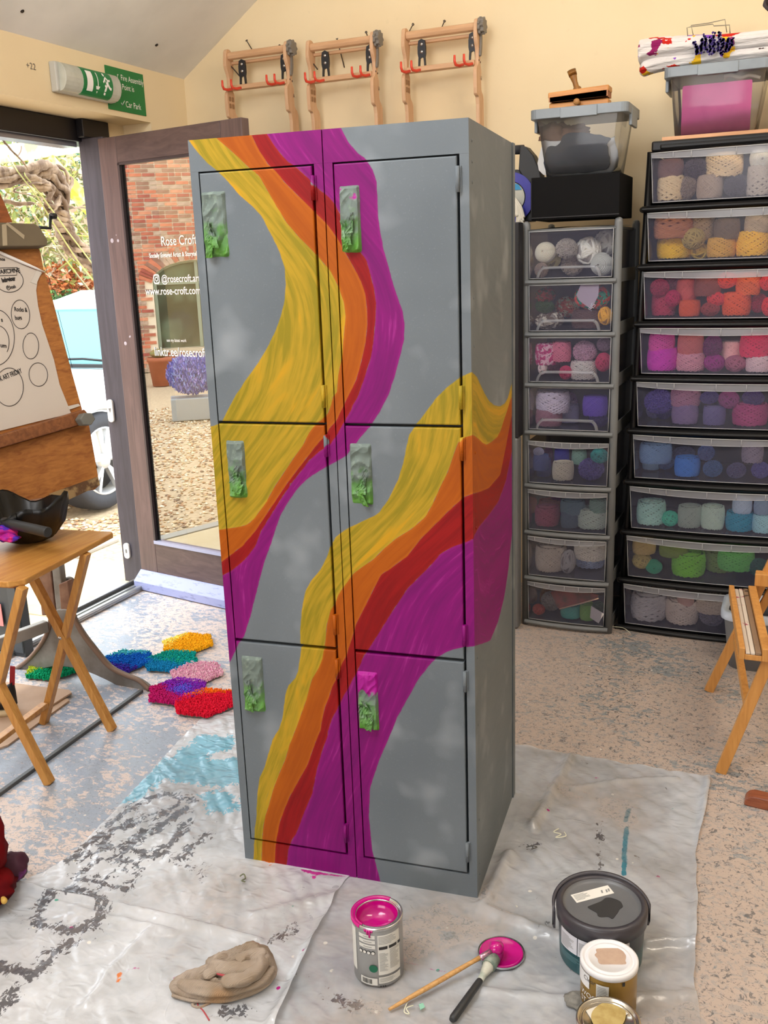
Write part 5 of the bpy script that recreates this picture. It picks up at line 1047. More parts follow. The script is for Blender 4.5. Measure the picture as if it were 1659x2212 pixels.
apoly(MB(), arch, YA, .022).build('cast_foot', IRON, ds, bevel=.004)
b = MB(); e = smooth_pts([AY(*q, YA-.003) for q in ((150, 1318), (176, 1366), (203, 1402), (236, 1440), (270, 1458), (300, 1470), (322, 1490))], 4); b.tube(e, .009, 6); e = smooth_pts([AY(*q, YA-.003) for q in ((112, 1322), (100, 1372), (66, 1420), (20, 1455))], 4); b.tube(e, .009, 6); b.build('foot_flange', M('flange_brown', '7d6555', .6, .1), ds)
b = MB(); q = AY(100, 1352, YA-.01); b.bar(q, q-hD*.75+np.array([0, 0, .0]), .03, .045); b.build('cross_beam', M('beam_grey', 'a3a19b', .5, .1, c2='8a8780', scale=6), ds, bevel=.004)
apoly(MB(), [(62, 1070), (92, 1070), (120, 1330), (90, 1330)], .80, .035).build('post', RUST, ds, bevel=.004)
apoly(MB(), [(95, 1070), (110, 1070), (143, 1345), (124, 1345)], .795, .03).build('post', IRON, ds, bevel=.004)
apoly(MB(), [(126, 1262), (146, 1254), (152, 1300), (150, 1350), (134, 1350)], .788, .03).build('bracket', RUST, ds, bevel=.004)
q = AY(150, 1262, .84); MB().lathe([(.0, -.012), (.026, -.012), (.030, -.006), (.030, .006), (.026, .012), (0, .012)], 24, q, (0, 1, 0)).build('hand_wheel', M('wheel_grey', '6a625a', .5, .4), ds)
a0 = AZ(306, 1492, .006); a1 = AZ(-40, 1742, .006); b = MB(); b.bar(a0, a1, .016, .012); b.build('floor_bar', M('floor_bar', '5a5c5c', .5, .4), ds, bevel=.002)
# sheet of paper with pen notes, taped on the board
zq = lambda pts: [(a/4.81, 440+c/4.81) for a, c in pts]
pp = thing('paper_sheet', 'curling sheet of paper with pen circles and notes taped to the drawing board', 'paper', BP(60, 700, .003)); 
PAPER = M('note_paper', 'cabfb3', .8); INK = M('pen_ink', '1c1a1c', .6)
out = zq([(-900, 520), (0, 500), (30, 525), (250, 640), (440, 715), (392, 790), (376, 900), (395, 1060), (440, 1260), (500, 1440), (560, 1620), (620, 1880), (740, 2180), (400, 2260), (0, 2360), (-900, 2560)])
bpoly(MB(), out, .0045, .0012).build('sheet', PAPER, pp)
b = MB(); P = [BP(*q, .010) for q in zq([(-200, 430), (0, 505), (60, 535), (250, 618), (380, 672), (465, 712)])]; b.tube(P, [.005, .005, .006, .0055, .004, .002], 8); b.build('curled_edge', M('paper_white2', 'f2eeea', .8), pp)
for pts in ([(385, 690), (432, 706), (378, 838), (318, 815)], [(700, 2105), (815, 2078), (835, 2100), (720, 2140)]): bpoly(MB(), zq(pts), .0062, .0008).build('tape_strip', M('frosted_tape', 'cfc8be', .4), pp)
def pen(pts, r=.0011): return MB().tube([BP(x, y, .0056) for x, y in zq(pts)], r, 4)
def ell(cx, cy, rx, ry, a0=0, a1=2*pi, rot=0): 
    return [(cx+rx*math.cos(t)*math.cos(rot)-ry*math.sin(t)*math.sin(rot), cy+rx*math.cos(t)*math.sin(rot)+ry*math.sin(t)*math.cos(rot)) for t in np.linspace(a0, a1, 40)]
for e in ((100, 800, 142, 120, -2.0, 3.6), (213, 1150, 96, 150, -1.9, 4.6, -.1), (320, 1478, 82, 135, -2.1, 4.1), (398, 1775, 97, 122, -2.4, 4.4, -.1), (-40, 1390, 190, 290, -1.6, 1.6), (-30, 1440, 125, 175, -1.5, .6), (95, 1905, 148, 198, -2.6, 3.4)): pen(ell(*e)).build('pen_circle', INK, pp)
pen([(0, 668), (180, 662), (172, 742), (0, 748)]).build('pen_box', INK, pp)
def note(body, a, c, h, sx=.8, tilt=-.12, bold=.0006):
    p = BP(*zq([(a, c)])[0], .0055); text('handwriting', body, h/4.81/pxm(p)*1.35, p, hD*math.cos(tilt)+uD*math.sin(tilt), uD*math.cos(tilt)-hD*math.sin(tilt), INK, pp, sx=sx, bold=bold)
note('ARCHIVE', 5, 728, 46, .95, .04); note('behaviour', 25, 815, 42, .7, .1, .0016); note('@bosh', 70, 890, 36, .8, .1); note('nos', 0, 588, 34, .9, -.1)
note('Rocks &', 150, 1115, 46, .72, -.12); note('bugs', 158, 1205, 46, .72, -.05); note('s', 12, 1225, 46, .9); note('um', 5, 1490, 46, .9, -.2); note('FK ART FRIDAY', -10, 1850, 52, .62, .22)
# dark cabinet, cardboard sheets, shoe
q = AY(64, 1330, .93); b = MB(); c = thing('dark_cabinet', 'dark grey cabinet behind the cast iron foot at the left edge', 'cabinet', (q[0]-.1, .88, 0)); zt = AY(40, 1258, .88)[2]
b.box(q[0]-.22, q[0], .88, .93, 0, zt); b.build('carcass', M('cabinet_dark', '3c4044', .5), c, bevel=.004)
b = MB(); b.box(q[0]-.045, q[0]-.002, .872, .8795, .02, zt-.02); b.build('door', M('cabinet_dark2', '44494d', .5), c, bevel=.002)
b = MB(); w = AY(6, 1330, .872); b.box(w[0]-.08, w[0], .8685, .8715, w[2]-.045, w[2]+.05); b.build('sticker', M('sticker_pink', 'e08a88', .6), c)
for i, (pts, z, l) in enumerate(([[(-60, 1640), (-60, 1545), (0, 1570), (60, 1510), (146, 1512), (150, 1516), (18, 1612)], .001, 'brown cardboard sheet on the floor, lower of two under the side table'], [[(-60, 1600), (-60, 1470), (30, 1478), (85, 1486), (150, 1493), (155, 1499), (140, 1508), (20, 1585)], .009, 'brown cardboard sheet on the floor, upper of two under the side table'])):
    b = MB(); P = [AZ(x, y, z) for x, y in pts]; b.prism([(p[0], p[1]) for p in P], (0, 0, z), (1, 0, 0), (0, 1, 0), (0, 0, .006)); tag(b.build('cardboard_sheet', M('cardboard_pale', 'c2a58c', .85, c2='b4967c', scale=5)), l, 'cardboard')
hc = AZ(36, 1538, .016); dr = np.array([-.93, -.36, 0]); dr /= np.linalg.norm(dr); sd = np.array([-dr[1], dr[0], 0])
sh_ = thing('trainer', 'black trainer with cream sole on the cardboard under the side table', 'shoe', hc+dr*.12)
def shoe_ring(s, z, k=1.0):
    w = (.030+.012*math.sin(pi*min(1, s*1.15)))*k*(1-.55*max(0, (s-.82)/.18)**2)*(1-.45*max(0, (.10-s)/.10)**2); return w
def shoe_part(zlo, zhi, mat, name, k=1.0, top=None):
    b = MB(); n = 20; vs = []
    for i in range(n+1):
        s = i/n; w = shoe_ring(s, 0, k); zt = zhi if top is None else top(s)
        for (q, z) in ((-1, zlo), (-1.02, (zlo+zt)/2), (-.8, zt*.9+zlo*.1), (-.3, zt), (.3, zt), (.8, zt*.9+zlo*.1), (1.02, (zlo+zt)/2), (1, zlo)): vs.append(hc+dr*(.262*s)+sd*(w*q)+np.array([0, 0, z]))
    m = 8; b.add(vs, [(i*m+k_, i*m+(k_+1) % m, (i+1)*m+(k_+1) % m, (i+1)*m+k_) for i in range(n) for k_ in range(m)]+[tuple(range(m))[::-1], tuple(n*m+k_ for k_ in range(m))], True); return b.build(name, mat, sh_)
shoe_part(0, .026, M('sole_cream', 'cdb893', .7), 'sole', 1.06); shoe_part(.026, .1, M('shoe_black', '17181c', .8), 'upper', 1.0, lambda s: .115-.02*math.sin(s*9) if s < .35 else max(.052, .115-(s-.35)*.17))
text('lettering', 'ND', .022, hc+dr*.03-sd*.0+np.array([0, 0, .055])+(-sd)*.0, dr*.2+np.array([.5, -.5, 0]), (0, 0, 1), M('letter_rust', 'b0705c', .7), sh_) if False else None
tab = MB(); p = hc+dr*.005; tab.prism([(0, 0), (.02, .005), (.03, .07), (.012, .075)], p+np.array([-.01, -.0, .10]), (.8, .5, 0), (0, 0, 1), (.006, -.006, 0)); tab.build('pull_tab', M('tab_red', '9a1c26', .7), sh_)
# ------------------------------------------------------------------ tufted hexagon rugs
def rug(cx, cy, R_, rot, cols, lab, fn, zb=.0):
    t = thing('hexagon_rug', lab, 'rug', (cx, cy, zb), 0, None); b = MB(); hexv = [(R_*math.cos(rot+k*pi/3), R_*math.sin(rot+k*pi/3)) for k in range(6)]
    b.prism([(q[0]*.95, q[1]*.95) for q in hexv], (cx, cy, zb), (1, 0, 0), (0, 1, 0), (0, 0, .008)); b.build('backing', M('rug_backing', '6a6460', .9), t)
    rr = random.Random(int(cx*1e4)); b = MB(); C_ = []
    inr = lambda x, y: all((hexv[k][0]-x)*(hexv[(k+1) % 6][1]-y)-(hexv[k][1]-y)*(hexv[(k+1) % 6][0]-x) > 0 for k in range(6))
    cl = [lin(c) for c in cols]; n = 0
    while n < 3000:
        x, y = rr.uniform(-R_, R_), rr.uniform(-R_, R_)
        if not inr(x, y): continue
        n += 1; e_ = 1+.07*mnoise.noise(Vector((math.atan2(y, x)*3, cx*9, 1)))+rr.uniform(-.03, .05); x *= e_; y *= e_; h = rr.uniform(.014, .023); a = rr.uniform(0, 6.3); r0 = .0032; dx, dy = rr.uniform(-.005, .005), rr.uniform(-.005, .005)
        vs = [(cx+x+r0*math.cos(a+2.1*k), cy+y+r0*math.sin(a+2.1*k), zb+.008) for k in range(3)]+[(cx+x+dx+r0*.8*math.cos(a+2.1*k), cy+y+dy+r0*.8*math.sin(a+2.1*k), zb+h) for k in range(3)]
        b.add(vs, [(3, 4, 5), (0, 1, 4, 3), (1, 2, 5, 4), (2, 0, 3, 5)]); c = cl[fn(x/R_, y/R_, rr)]; j = rr.uniform(.8, 1.2); C_ += [(c[0]*j, c[1]*j, c[2]*j, 1)]*6
    o = stuff(b.build('pile', RUGM, t)); at = o.data.color_attributes.new('tuft', 'FLOAT_COLOR', 'POINT'); at.data.foreach_set('color', np.array(C_, np.float32).ravel())
t = NT('rug_pile'); t.fin(t.attr('tuft').outputs['Color'], .95, spec=.05); RUGM = t.m
g = lambda x, y, r: r.gauss(0, .12)
rug(-1.00, 1.20, .110, .15, ['f0b020', 'f4e070'], 'golden yellow tufted hexagon rug, farthest of the floor rugs', lambda x, y, r: int(x+g(x, y, r) < -.55))
rug(-.955, 1.022, .108, .15, ['129a94', '1c86b8', '2aa884'], 'teal tufted hexagon rug between the blue and pink rugs', lambda x, y, r: 1 if y+g(x, y, r) < -.15 else (2 if r.random() < .2 else 0))
rug(-.795, .958, .104, .2, ['dc9cb4', 'ecc4cc'], 'pale pink tufted hexagon rug near the locker', lambda x, y, r: int(r.random() < .3))
rug(-.765, .792, .112, .1, ['c0206c', '8a2cae', '6a5cd0'], 'purple and crimson tufted hexagon rug beside the red one', lambda x, y, r: 2 if math.hypot(x-.1, y-.15)+g(x, y, r) < .3 else (1 if y+.5*x+g(x, y, r) > -.2 else 0), .002)
rug(-.612, .742, .114, .12, ['e0203c', 'f0701c'], 'bright red tufted hexagon rug with orange edge, nearest the plastic sheet', lambda x, y, r: int(y-.6*x+g(x, y, r)*.5 > .62), .0035)
rug(-1.135, .962, .112, .2, ['1c6cc8', '4a34a8', '4cb4bc'], 'blue tufted hexagon rug partly behind the cast iron foot', lambda x, y, r: 2 if y-.6*x+g(x, y, r) > .62 else (1 if y+g(x, y, r) < -.4 else 0))
rug(-1.36, .81, .108, .1, ['18a070', 'b8c83c'], 'green tufted hexagon rug with yellow corner beneath the cast iron foot', lambda x, y, r: int(x-.3*y+g(x, y, r) < -.3))
# ------------------------------------------------------------------ plastic dust sheets
def seg_dist(P, line):
    d = np.full(len(P), 9.0)
    for a, c in zip(line[:-1], line[1:]):
        a, c = np.array(a), np.array(c); v = c-a; t_ = np.clip(((P-a)@v)/(v@v+1e-12), 0, 1); d = np.minimum(d, np.linalg.norm(P-(a+t_[:, None]*v), axis=1))
    return d
def poly_sd(P, poly):
    d = seg_dist(P, list(poly)+[poly[0]]); ins = np.zeros(len(P), bool); n = len(poly)
    for i in range(n):
        (x0, y0), (x1, y1) = poly[i], poly[(i+1) % n]; c = ((y0 > P[:, 1]) != (y1 > P[:, 1])) & (P[:, 0] < (x1-x0)*(P[:, 1]-y0)/((y1-y0) or 1e-9)+x0); ins ^= c
    return np.where(ins, d, -d)
ZS = (0, 1650, 2.9625); ZT_ = (0, 1250, 2.9625)
fl = lambda org, pts: [tuple(AZ(*q)[:2]) for q in zpx(org, pts)]
def sheet_mat(name, base, base2, tr):
    t = NT(name); v = t.coord('Object'); sp = t.n('SeparateXYZ'); t.l(v, sp.inputs[0])
    n1 = t.noise(v, 7, 4, .6, .5); n2 = t.noise(t.coord('Object', (1, 1, 1), rot=(0, 0, .8)), 48, 5, .7, 1.0); n3 = t.noise(v, 2.6, 3); n4 = t.noise(t.coord('Object', (5, 1, 1), rot=(0, 0, -.7)), 16, 4, .6, .8)
    col = t.mix(t.ramp(n1, .38, .66), lin(base), lin(base2)); col = t.mix(t.math('MULTIPLY', t.ramp(n3, .54, .70), .4), col, lin('b3a594'))
    col = t.mix(t.math('MULTIPLY', t.ramp(t.math('ADD', t.math('MULTIPLY', n2, .6), t.math('MULTIPLY', n1, .4)), .635, .66), .75), col, lin('4c4c50'))
    sp_ = t.n('TexVoronoi'); t.l(v, sp_.inputs['Vector']); sp_.inputs['Scale'].default_value = 16
    pc = t.n('ValToRGB'); t.l(sp_.outputs['Color'], pc.inputs[0]); pc.color_ramp.interpolation = 'CONSTANT'; E = pc.color_ramp.elements; E[0].color = lin('f4f2ea'); E[1].position = .5; E[1].color = lin('c01c88')
    for p_, c_ in ((.62, '3aa68c'), (.74, 'f2efe0'), (.88, 'd8b030')): e = E.new(p_); e.color = lin(c_)
    col = t.mix(t.math('MULTIPLY', t.ramp(sp_.outputs['Distance'], .085, .07), t.ramp(n1, .5, .52)), col, pc.outputs[0])
    brk = t.math('ADD', t.math('MULTIPLY', t.math('SUBTRACT', n2, .52), .115), t.math('MULTIPLY', t.math('SUBTRACT', n4, .5), .055))
    for nm, c_, k in (('blue', '62bcd8', .85), ('black', '3a3b44', .88), ('magenta', 'c4148f', .95), ('teal', '12849c', .95), ('orange', 'e8790c', .95)):
        col = t.mix(t.math('MULTIPLY', t.ramp(t.math('ADD', t.math('MULTIPLY', t.math('ADD', t.attr(nm).outputs['Fac'], brk if nm in ('blue', 'black') else t.math('MULTIPLY', brk, .12)), 40.0), .5), .46, .56), k), col, lin(c_))
    rd = t.n('TexNoise', noise_type='RIDGED_MULTIFRACTAL'); t.l(t.coord('Object', (1.0, 2.2, 1), rot=(0, 0, .78)), rd.inputs['Vector']); rd.inputs['Scale'].default_value = 19; rd.inputs['Detail'].default_value = 4; rd.inputs['Roughness'].default_value = .55; rd.inputs['Distortion'].default_value = .6
    vo = t.n('TexVoronoi', feature='DISTANCE_TO_EDGE'); wv = t.n('VectorMath', operation='ADD'); nzv = t.n('TexNoise'); t.l(v, nzv.inputs['Vector']); nzv.inputs['Scale'].default_value = 5; scv = t.n('VectorMath', operation='SCALE'); t.l(nzv.outputs['Color'], scv.inputs[0]); scv.inputs['Scale'].default_value = .34; t.l(v, wv.inputs[0]); t.l(scv.outputs[0], wv.inputs[1]); t.l(wv.outputs[0], vo.inputs['Vector']); vo.inputs['Scale'].default_value = 12; cre = t.ramp(vo.outputs['Distance'], .10, .0)
    t.bump(t.math('ADD', t.math('ADD', t.math('MULTIPLY', rd.outputs[0], .45), t.math('MULTIPLY', cre, .05)), t.math('MULTIPLY', n2, .06)), .6 if 'left' in name else .4, .014)
    t.fin(col, t.math('ADD', .08, t.math('MULTIPLY', n1, .22)), spec=.9)
    tn = t.n('BsdfTransparent'); mx = t.n('MixShader'); t.l(t.math('MULTIPLY', t.ramp(n3, .40, .66, (.25, .25, .25, 1), (1, 1, 1, 1)), tr), mx.inputs[0]); t.l(t.p.outputs[0], mx.inputs[1]); t.l(tn.outputs[0], mx.inputs[2]); t.l(mx.outputs[0], t.out.inputs[0]); return t.m
def sheet(name, lab, lft, rgt, y0, y1, mat, z0, ridges, strokes, nx, ny, seed):
    ly, lx = zip(*sorted(lft)); ry, rx_ = zip(*sorted(rgt)); b = MB(); pts = []
    for j in range(ny+1):
        y = y0+(y1-y0)*j/ny; a, c = np.interp(y, ly, lx), np.interp(y, ry, rx_); a += .006*mnoise.noise(Vector((y*9, seed, 0))); c += .008*mnoise.noise(Vector((y*11, seed+4, 0)))
        for i in range(nx+1): pts.append((a+(c-a)*i/nx, y+.012*mnoise.noise(Vector((i*.09, seed, 3)))*(1 if j in (0, ny) else 0)))
    P = np.array(pts); z = np.empty(len(P))
    for i, (x, y) in enumerate(pts):
        w = (x*.72-y*.69, x*.69+y*.72); n = abs(mnoise.noise(Vector((w[0]*9, w[1]*26, seed))))*.007+abs(mnoise.noise(Vector((w[0]*34, w[1]*14, seed+7))))*.003+max(0, mnoise.noise(Vector((x*3, y*3, seed+2))))*.004; z[i] = n
    for (ln, w, h) in ridges: z += h*np.exp(-(seg_dist(P, ln)/w)**2)
    lk = np.array([(0, 0), (LW, 0), (LW, LD), (0, LD)]); lk = [(q[0]*cR-q[1]*sR, q[0]*sR+q[1]*cR) for q in lk]; z *= np.clip(-poly_sd(P, lk)/.03, .0, 1); z += z0
    b.add([(p[0], p[1], q) for p, q in zip(P, z)], [(j*(nx+1)+i, j*(nx+1)+i+1, (j+1)*(nx+1)+i+1, (j+1)*(nx+1)+i) for j in range(ny) for i in range(nx)], True)
    o = b.build(name, mat); tag(o, lab, 'plastic sheet')
    for nm in ('black', 'blue', 'magenta', 'teal', 'orange'):
        d = np.full(len(P), -.2)
        for (k, ln, w) in strokes:
            if k == nm: d = np.maximum(d, w*.82-seg_dist(P, ln) if w else poly_sd(P, ln)+(.022 if k == 'blue' else 0))
        a = o.data.attributes.new(nm, 'FLOAT', 'POINT'); a.data.foreach_set('value', d.astype(np.float32))
    return o
px = (0, 0, 1)
SK = [('black', fl(ZS, [(240, 980), (270, 900), (340, 850), (450, 830), (560, 835), (640, 880), (670, 930), (640, 1000), (580, 1050), (480, 1080), (390, 1075), (290, 1050), (235, 1010), (240, 980)]), .017),
 ('black', fl(ZS, [(480, 742), (560, 660), (640, 622), (740, 610), (850, 640), (890, 690), (860, 760), (800, 810), (700, 790), (600, 762), (480, 742)]), .012), ('black', fl(ZS, [(830, 640), (780, 700), (740, 730), (620, 740)]), .008),
 ('black', fl(ZS, [(430, 640), (520, 560), (640, 470), (740, 370), (850, 290), (960, 230), (1080, 205), (1180, 225), (1250, 245)]), .016), ('black', fl(ZS, [(560, 610), (650, 560), (760, 540), (850, 565), (960, 600), (1060, 580)]), .018),
 ('black', fl(ZS, [(640, 540), (720, 440), (860, 370), (1000, 330), (1130, 290)]), .016), ('black', fl(ZS, [(800, 560), (900, 470), (1050, 390), (1180, 300)]), .022), ('black', fl(ZS, [(960, 590), (1080, 530), (1150, 460), (1195, 380)]), .018), ('black', fl(ZS, [(760, 430), (930, 380), (1090, 330)]), .012),
 ('black', fl(ZS, [(1155, 630), (1210, 560), (1270, 490), (1330, 465)]), .016), ('black', fl(ZS, [(1110, 640), (1180, 660), (1250, 680)]), .004), ('black', fl(ZS, [(1270, 740), (1330, 650)]), .004),
 ('black', fl(ZS, [(-30, 1300), (80, 1340), (200, 1370), (260, 1330), (300, 1270), (380, 1210), (430, 1160)]), .020), ('black', fl(ZS, [(-40, 1620), (60, 1530), (80, 1490)]), .016), ('black', fl(Z4, [(480, 1140), (560, 1100), (600, 1075)]), .010), ('black', fl(Z4, [(210, 1540), (310, 1530)]), .016), ('black', fl(Z4, [(700, 1350), (720, 1310), (850, 1330), (920, 1420)]), .010),
 ('blue', fl(ZS, [(800, 240), (860, 190), (960, 110), (1060, -10), (1140, -10), (1050, 95), (1000, 120), (880, 222)]), 0), ('blue', fl(ZS, [(1110, 100), (1150, 30), (1260, -5), (1530, 10), (1540, 100), (1400, 140), (1270, 115)]), 0), ('blue', fl(ZS, [(1320, 215), (1440, 210), (1500, 290), (1380, 300)]), 0),
 ('blue', fl(ZT_, [(1080, 1270), (1150, 1150), (1290, 1030), (1470, 1040), (1450, 1090), (1320, 1120), (1250, 1200), (1150, 1260)]), 0), ('blue', fl(ZT_, [(1380, 1230), (1480, 1180), (1540, 1190), (1540, 1300), (1380, 1270)]), 0),
 ('magenta', fl(Z4, [(620, 750), (700, 768), (930, 803), (700, 792), (640, 770)]), 0), ('magenta', fl(Z4, [(690, 790), (715, 795), (705, 822), (685, 815)]), 0), ('magenta', fl(Z4, [(930, 812), (1000, 815), (1070, 828), (1020, 840), (945, 838)]), 0), ('magenta', fl(ZS, [(1120, 1390), (1150, 1380)]), .004), ('magenta', fl(ZS, [(820, 1335), (900, 1330)]), .003), ('magenta', fl(Z4, [(730, 1185), (770, 1208)]), .003), ('orange', fl(Z4, [(440, 712), (475, 722), (460, 735)]), .004), ('orange', fl(ZS, [(770, 1360), (760, 1410)]), .006)]
RG = [(fl(ZS, [(-40, 760), (130, 795), (350, 855), (800, 945), (1100, 1010), (1650, 1160)]), .012, .016), (fl(ZS, [(300, 890), (700, 1000), (1100, 1090)]), .010, .008), (fl(Z4, [(900, 870), (780, 1040), (700, 1180), (600, 1400), (480, 1600)]), .016, .020), (fl(ZS, [(950, 1100), (700, 1360), (560, 1560)]), .010, .010), (fl(Z4, [(850, 905), (600, 960), (400, 1010)]), .02, .010)]
SHL = sheet_mat('dust_sheet_left', 'dfe3e9', 'c6cace', .42); SHR = sheet_mat('dust_sheet_right', 'ccd0d6', 'b4b8bc', .62)
sheet('dust_sheet', 'crinkled clear plastic sheet with black and turquoise paint marks, left of the pair', [(.74, -.575), (.63, -.565), (.495, -.548), (.125, -.487), (-.173, -.444), (-.292, -.483), (-.385, -.55), (-.95, -.7)], [(.74, .28), (.005, .288), (-.182, .311), (-.441, .356), (-.95, .44)], -.95, .72, SHL, .0035, RG, SK, 150, 260, 1)
SK2 = [('teal', fl(px, [(1358, 1752), (1352, 1775)]), .008), ('teal', fl(px, [(1353, 1790), (1350, 1830), (1347, 1890)]), .008), ('magenta', fl(px, [(1285, 1681), (1293, 1682)]), .004), ('magenta', fl(px, [(1266, 1810), (1274, 1812)]), .003), ('magenta', fl(px, [(876, 2083), (920, 2090), (965, 2106)]), .0018), ('black', fl(px, [(1297, 1780), (1297, 1880)]), .003), ('black', fl(px, [(1135, 1832), (1160, 1828)]), .004),
 ('black', fl(Z4, [(770, 1440), (850, 1480), (930, 1500)]), .012), ('teal', fl(px, [(906, 2172), (912, 2180)]), .005)]
RG2 = [(fl(px, [(1232, 1638), (1200, 1700), (1150, 1790)]), .014, .016), (fl(px, [(1100, 1850), (1060, 1920), (1040, 1965), (1150, 2010), (1230, 2035)]), .018, .016), (fl(px, [(1240, 1705), (1340, 1690), (1460, 1685)]), .01, .008), (fl(px, [(1395, 2045), (1440, 2040), (1500, 2042)]), .010, .018), (fl(px, [(1020, 2140), (1250, 2165), (1500, 2150)]), .012, .008), (fl(px, [(1530, 1680), (1515, 1790), (1502, 1990), (1500, 2120)]), .010, .010)]
sheet('dust_sheet', 'greyish translucent plastic sheet under the paint tins, right of the pair', [(.85, .27), (-.95, .24)], [(.84, 1.094), (.576, 1.098), (.5, 1.088), (.175, 1.12), (-.043, 1.138), (-.16, 1.163), (-.95, 1.22)], -.95, .83, SHR, .0008, RG2, SK2, 150, 260, 5)
# ------------------------------------------------------------------ paint tins, brushes, rag
PZ = .006                                                    # top of the plastic sheet
TIN = M('tin_metal', 'c2c4c6', .22, .9); MAG = M('wet_magenta', 'c4087f', .12, c2='b00674', scale=7, spec=.6); TINB = M('tin_silver_print', 'a3a5a5', .35, .35); LABW = M('label_pale', 'dcdcd6', .5); LABT = M('label_lines', '8e908e', .6); INKD = M('label_dark', '2c2c2c', .5)
def cyl_patch(bm, c, r, a0, a1, z0, z1, n=10, off=.0006):
    """a printed panel wrapped on a tin; angle 0 faces the camera, positive to the right"""
    f = np.array([CC[0]-c[0], CC[1]-c[1]]); base = math.atan2(f[1], f[0]); vs = []
    for k in range(n+1):
        a = base+a0+(a1-a0)*k/n; R = r+off
        vs += [(c[0]+R*math.cos(a), c[1]+R*math.sin(a), z0), (c[0]+R*math.cos(a), c[1]+R*math.sin(a), z1)]
    bm.add(vs, [(2*k, 2*k+2, 2*k+3, 2*k+1) for k in range(n)], True); return bm
def tin_lines(c, r, a0, a1, z0, z1, rows_, seed, off=.0009):
    b = MB(); rr = random.Random(seed); h = (z1-z0)/rows_
    for i in range(rows_): cyl_patch(b, c, r, a0, a0+(a1-a0)*rr.uniform(.55, 1), z1-(i+.7)*h, z1-(i+.35)*h, 4, off)
    return b
c = AZ(819, 2094, PZ); c[2] = PZ; r = 54/pxm(c); zt = AP(815, 1972, c, (FW[0], FW[1], 0))[2]
t1 = thing('paint_tin', 'open silver paint tin full of magenta paint in front of the locker', 'paint tin', c)
MB().lathe([(.0, .001), (r-.002, .001), (r, .003), (r, zt-c[2]-.004), (r-.001, zt-c[2])], 48, c).build('can', TINB, t1)
MB().lathe([(r-.001, zt-c[2]-.006), (r+.0015, zt-c[2]-.004), (r+.0015, zt-c[2]+.002), (r-.002, zt-c[2]+.003), (r-.004, zt-c[2]), (r-.0075, zt-c[2]-.004), (r-.0085, zt-c[2]+.001), (r-.010, zt-c[2]-.001), (r-.010, zt-c[2]-.035)], 48, c).build('rim', TIN, t1)
b = MB(); b.lathe([(0, zt-c[2]-.028), (r-.0105, zt-c[2]-.028), (r-.0103, zt-c[2]-.004), (r-.0085, zt-c[2]+.0016)], 48, c); b.lathe([(r-.0085, zt-c[2]+.0016), (r-.006, zt-c[2]-.002), (r-.003, zt-c[2]+.0028), (r+.0018, zt-c[2]+.003), (r+.0022, zt-c[2]-.003)], 26, c, t0=1.4, t1=4.4)
for k in range(4):
    a = math.atan2(CC[1]-c[1], CC[0]-c[0])-.25+.09*k-.25; p = c+np.array([(r+.001)*math.cos(a), (r+.001)*math.sin(a), zt-c[2]-.001]); b.tube([p, p-np.array([0, 0, .006+.006*(k % 3)])], [.003, .002], 6)
b.build('wet_paint', MAG, t1)
H = zt-c[2]
for z0, z1 in ((.22, .90), (.07, .18)): cyl_patch(MB(), c, r, -.02, .95, H*z0+PZ, H*z1+PZ).build('label_panel', LABW, t1)
for k in range(3): cyl_patch(MB(), c, r, -.80, -.12, PZ+H*(.84-.085*k), PZ+H*(.90-.085*k)).build('label_strip', LABW, t1)
cyl_patch(MB(), c, r, -1.35, -1.0, PZ+H*.2, PZ+H*.93).build('label_panel', LABW, t1); cyl_patch(MB(), c, r, -.78, -.08, PZ+H*.04, PZ+H*.16).build('barcode_panel', LABW, t1)
b = tin_lines(c, r, .03, .40, PZ+H*.28, PZ+H*.60, 16, 1); b2 = tin_lines(c, r, .45, .92, PZ+H*.30, PZ+H*.64, 18, 2); b.add(b2.v, b2.f); b2 = tin_lines(c, r, .02, .9, PZ+H*.74, PZ+H*.88, 6, 3); b.add(b2.v, b2.f); b2 = tin_lines(c, r, .02, .9, PZ+H*.09, PZ+H*.165, 5, 4); b.add(b2.v, b2.f)
for k in range(3): cyl_patch(b, c, r, -.6, -.25, PZ+H*(.862-.085*k), PZ+H*(.872-.085*k), 4, .001)
stuff(b.build('label_text', LABT, t1))
b = MB()
for a0, a1 in ((.02, .36), (.42, .78), (.84, 1.0)): cyl_patch(b, c, r, a0, a1, PZ+H*.655, PZ+H*.705, 6, .001)
rr = random.Random(5); a = -.70
while a < -.28: w = rr.choice((.012, .02, .03)); cyl_patch(b, c, r, a, a+w, PZ+H*.06, PZ+H*.14, 2, .001); a += w+rr.choice((.012, .02))
for k in (0, 2, 4): cyl_patch(b, c, r, .02+.045*k, .02+.045*(k+1), PZ+.001, PZ+H*.035, 2, .0008)
b.build('label_marks', INKD, t1)
def disc_on(c, r, ang, z, rad, mat, name, par, off=.0012):
    base = math.atan2(CC[1]-c[1], CC[0]-c[0])+ang; n = np.array([math.cos(base), math.sin(base), 0]); w = np.array([-n[1], n[0], 0]); p0 = c+n*(r+off); p0[2] = z
    vs = []
    for k in range(20):
        x = rad*math.cos(2*pi*k/20); th = x/r; q = c+np.array([math.cos(base+th), math.sin(base+th), 0])*(r+off); vs.append((q[0], q[1], z+rad*math.sin(2*pi*k/20)))
    return MB().add(vs, [tuple(range(20))]).build(name, mat, par)
disc_on(c, r, -.22, PZ+H*.33, r*.17, M('badge_green', '16664c', .5), 'badge', t1)
for k in range(4): disc_on(c, r, -.72+.17*k, PZ+H*.60, r*.085, INKD, 'icon_ring', t1); disc_on(c, r, -.72+.17*k, PZ+H*.60, r*.065, LABW, 'icon_disc', t1, .0016)
